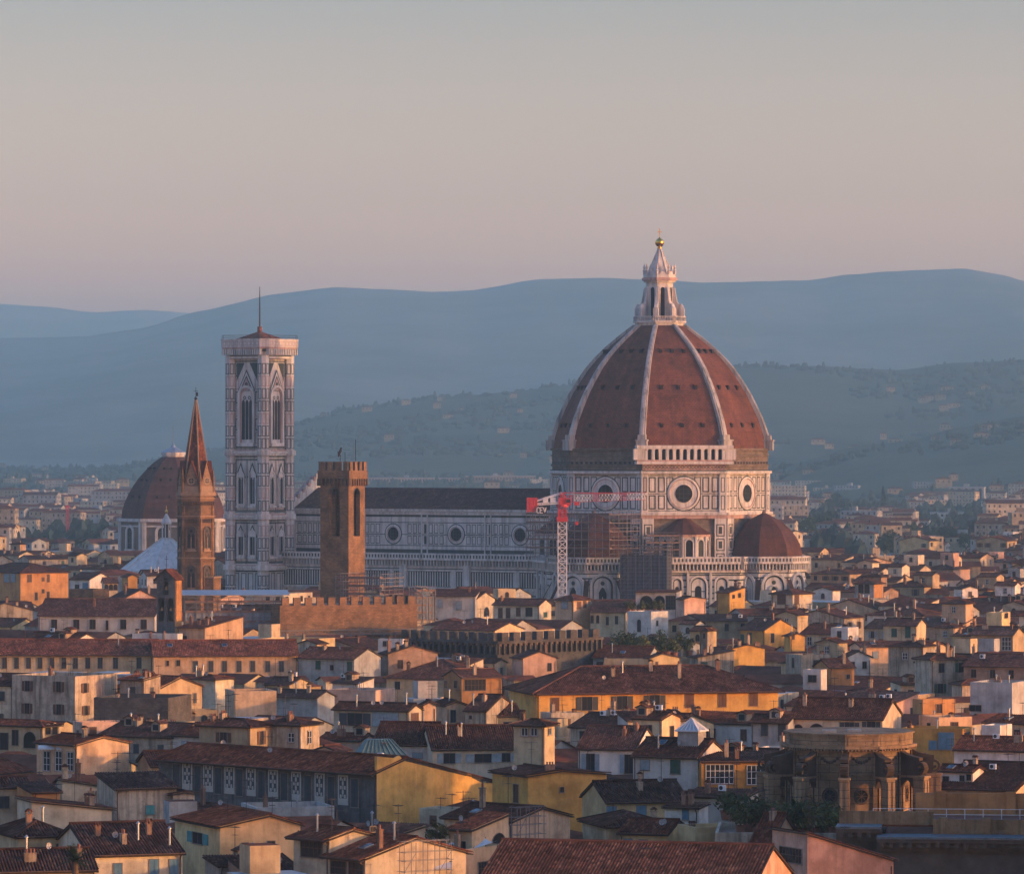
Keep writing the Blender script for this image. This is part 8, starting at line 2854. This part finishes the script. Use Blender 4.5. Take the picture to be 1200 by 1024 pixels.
# far woods and the villas on the lower hills
from mathutils.bvhtree import BVHTree
def drop(ob):
    me = ob.data
    return BVHTree.FromPolygons([v.co for v in me.vertices], [tuple(p.vertices) for p in me.polygons])
BV = [drop(H1), drop(H0)]
def hz(x, y):
    z = 0.0
    for b in BV:
        hit = b.ray_cast(Vector((x, y, 2000)), Vector((0, 0, -1)))
        if hit[0] is not None: z = max(z, hit[0].z)
    return z
def far_woods():
    rr = random.Random(31)
    mb = MB()
    def blob(x, y, z, r, h):
        n = 6
        rings = []
        for (q, t) in ((.55, 0.0), (1.0, .35), (.75, .72), (.25, .95)):
            rings.append([(x + q * r * math.cos(6.283 * k / n + t) * rr.uniform(.75, 1.2), y + q * r * math.sin(6.283 * k / n + t), z + t * h * rr.uniform(.9, 1.1)) for k in range(n)])
        for A, B in zip(rings, rings[1:]):
            for k in range(n): mb.face([A[k], A[(k + 1) % n], B[(k + 1) % n], B[k]])
        mb.face(rings[-1])
    for i in range(520):        # groups of trees between the far houses
        y = rr.uniform(2300, 6500)
        x = rr.uniform(-1, 1) * (y * 600 / F + 20)
        for k in range(rr.randint(2, 7)):
            blob(x + rr.uniform(-22, 22), y + rr.uniform(-12, 12), 0, rr.uniform(4, 7), rr.uniform(9, 17))
    n = 0
    while n < 4200:             # woods on the hills, thicker in belts
        y = rr.uniform(4600, 8200)
        x = rr.uniform(-1, 1) * (y * 600 / F + 60)
        if mnoise.noise(Vector((x / 260, y / 260, 5))) < .02: continue
        z = hz(x, y)
        if z < 2: continue
        cyp = rr.random() < .25
        blob(x, y, z - 1, rr.uniform(2.5, 3.5) if cyp else rr.uniform(4, 9), rr.uniform(8, 12) if cyp else rr.uniform(4, 7))
        n += 1
    tag(mb.build('distant_woods', leafmat('haze paled wood leaves', (0.034, 0.050, 0.034))), 'far trees and woods on plain and hills', kind='stuff')  # leaf colour paled toward grey in place of thicker haze
    mb = MB()
    n = 0
    while n < 120:
        y = rr.uniform(4600, 8400)
        x = rr.uniform(-1, 1) * (y * 600 / F + 40)
        if x < 0 and rr.random() < .6: continue
        if mnoise.noise(Vector((x / 400, y / 400, 15))) < -.05: continue
        z = hz(x, y)
        if z < 2 or z > 150: continue
        w, d, h = rr.uniform(7, 18), rr.uniform(8, 12), rr.uniform(5, 9)
        mb.box(x, y, z - 6, x + w, y + d, z + h, 0)
        mb.frustum([(x - .5, y - .5), (x + w + .5, y - .5), (x + w + .5, y + d + .5), (x - .5, y + d + .5)], [(x + w * .3, y + d * .45), (x + w * .7, y + d * .45), (x + w * .7, y + d * .55), (x + w * .3, y + d * .55)], z + h, z + h + 2.4, 1)
        for i in range(3): mb.box(x + w * (i + .3) / 3, y - .1, z + h - 3, x + w * (i + .6) / 3, y - .02, z + h - 1.2, 2)
        n += 1
    tag(mb.build('hillside_villas', [WALL['sand'], T_RED, M_GLASS]), 'far pale villas scattered over the lower hill', kind='stuff')
far_woods()

# thin red mast standing in the left middle distance
Ym_ = F * CZ / (646 - HY)
mm = Ym_ / F
r = empty('construction_mast', ((79 - 600) * mm, Ym_, 0))
tag(r, 'thin orange red construction mast before the grove at the left', 'mast')
mb = MB(); lattice(mb, (0, 0, 0), (0, 0, 51 * mm), 1.3, 1.3, 14, [0], False, .3); mb.build('mast_frame', [M_CRED], r)
mb = MB(); mb.box(-1, -1, 51 * mm, 1, 1, 51 * mm + 1.4); mb.build('mast_head', [M_CRED], r)
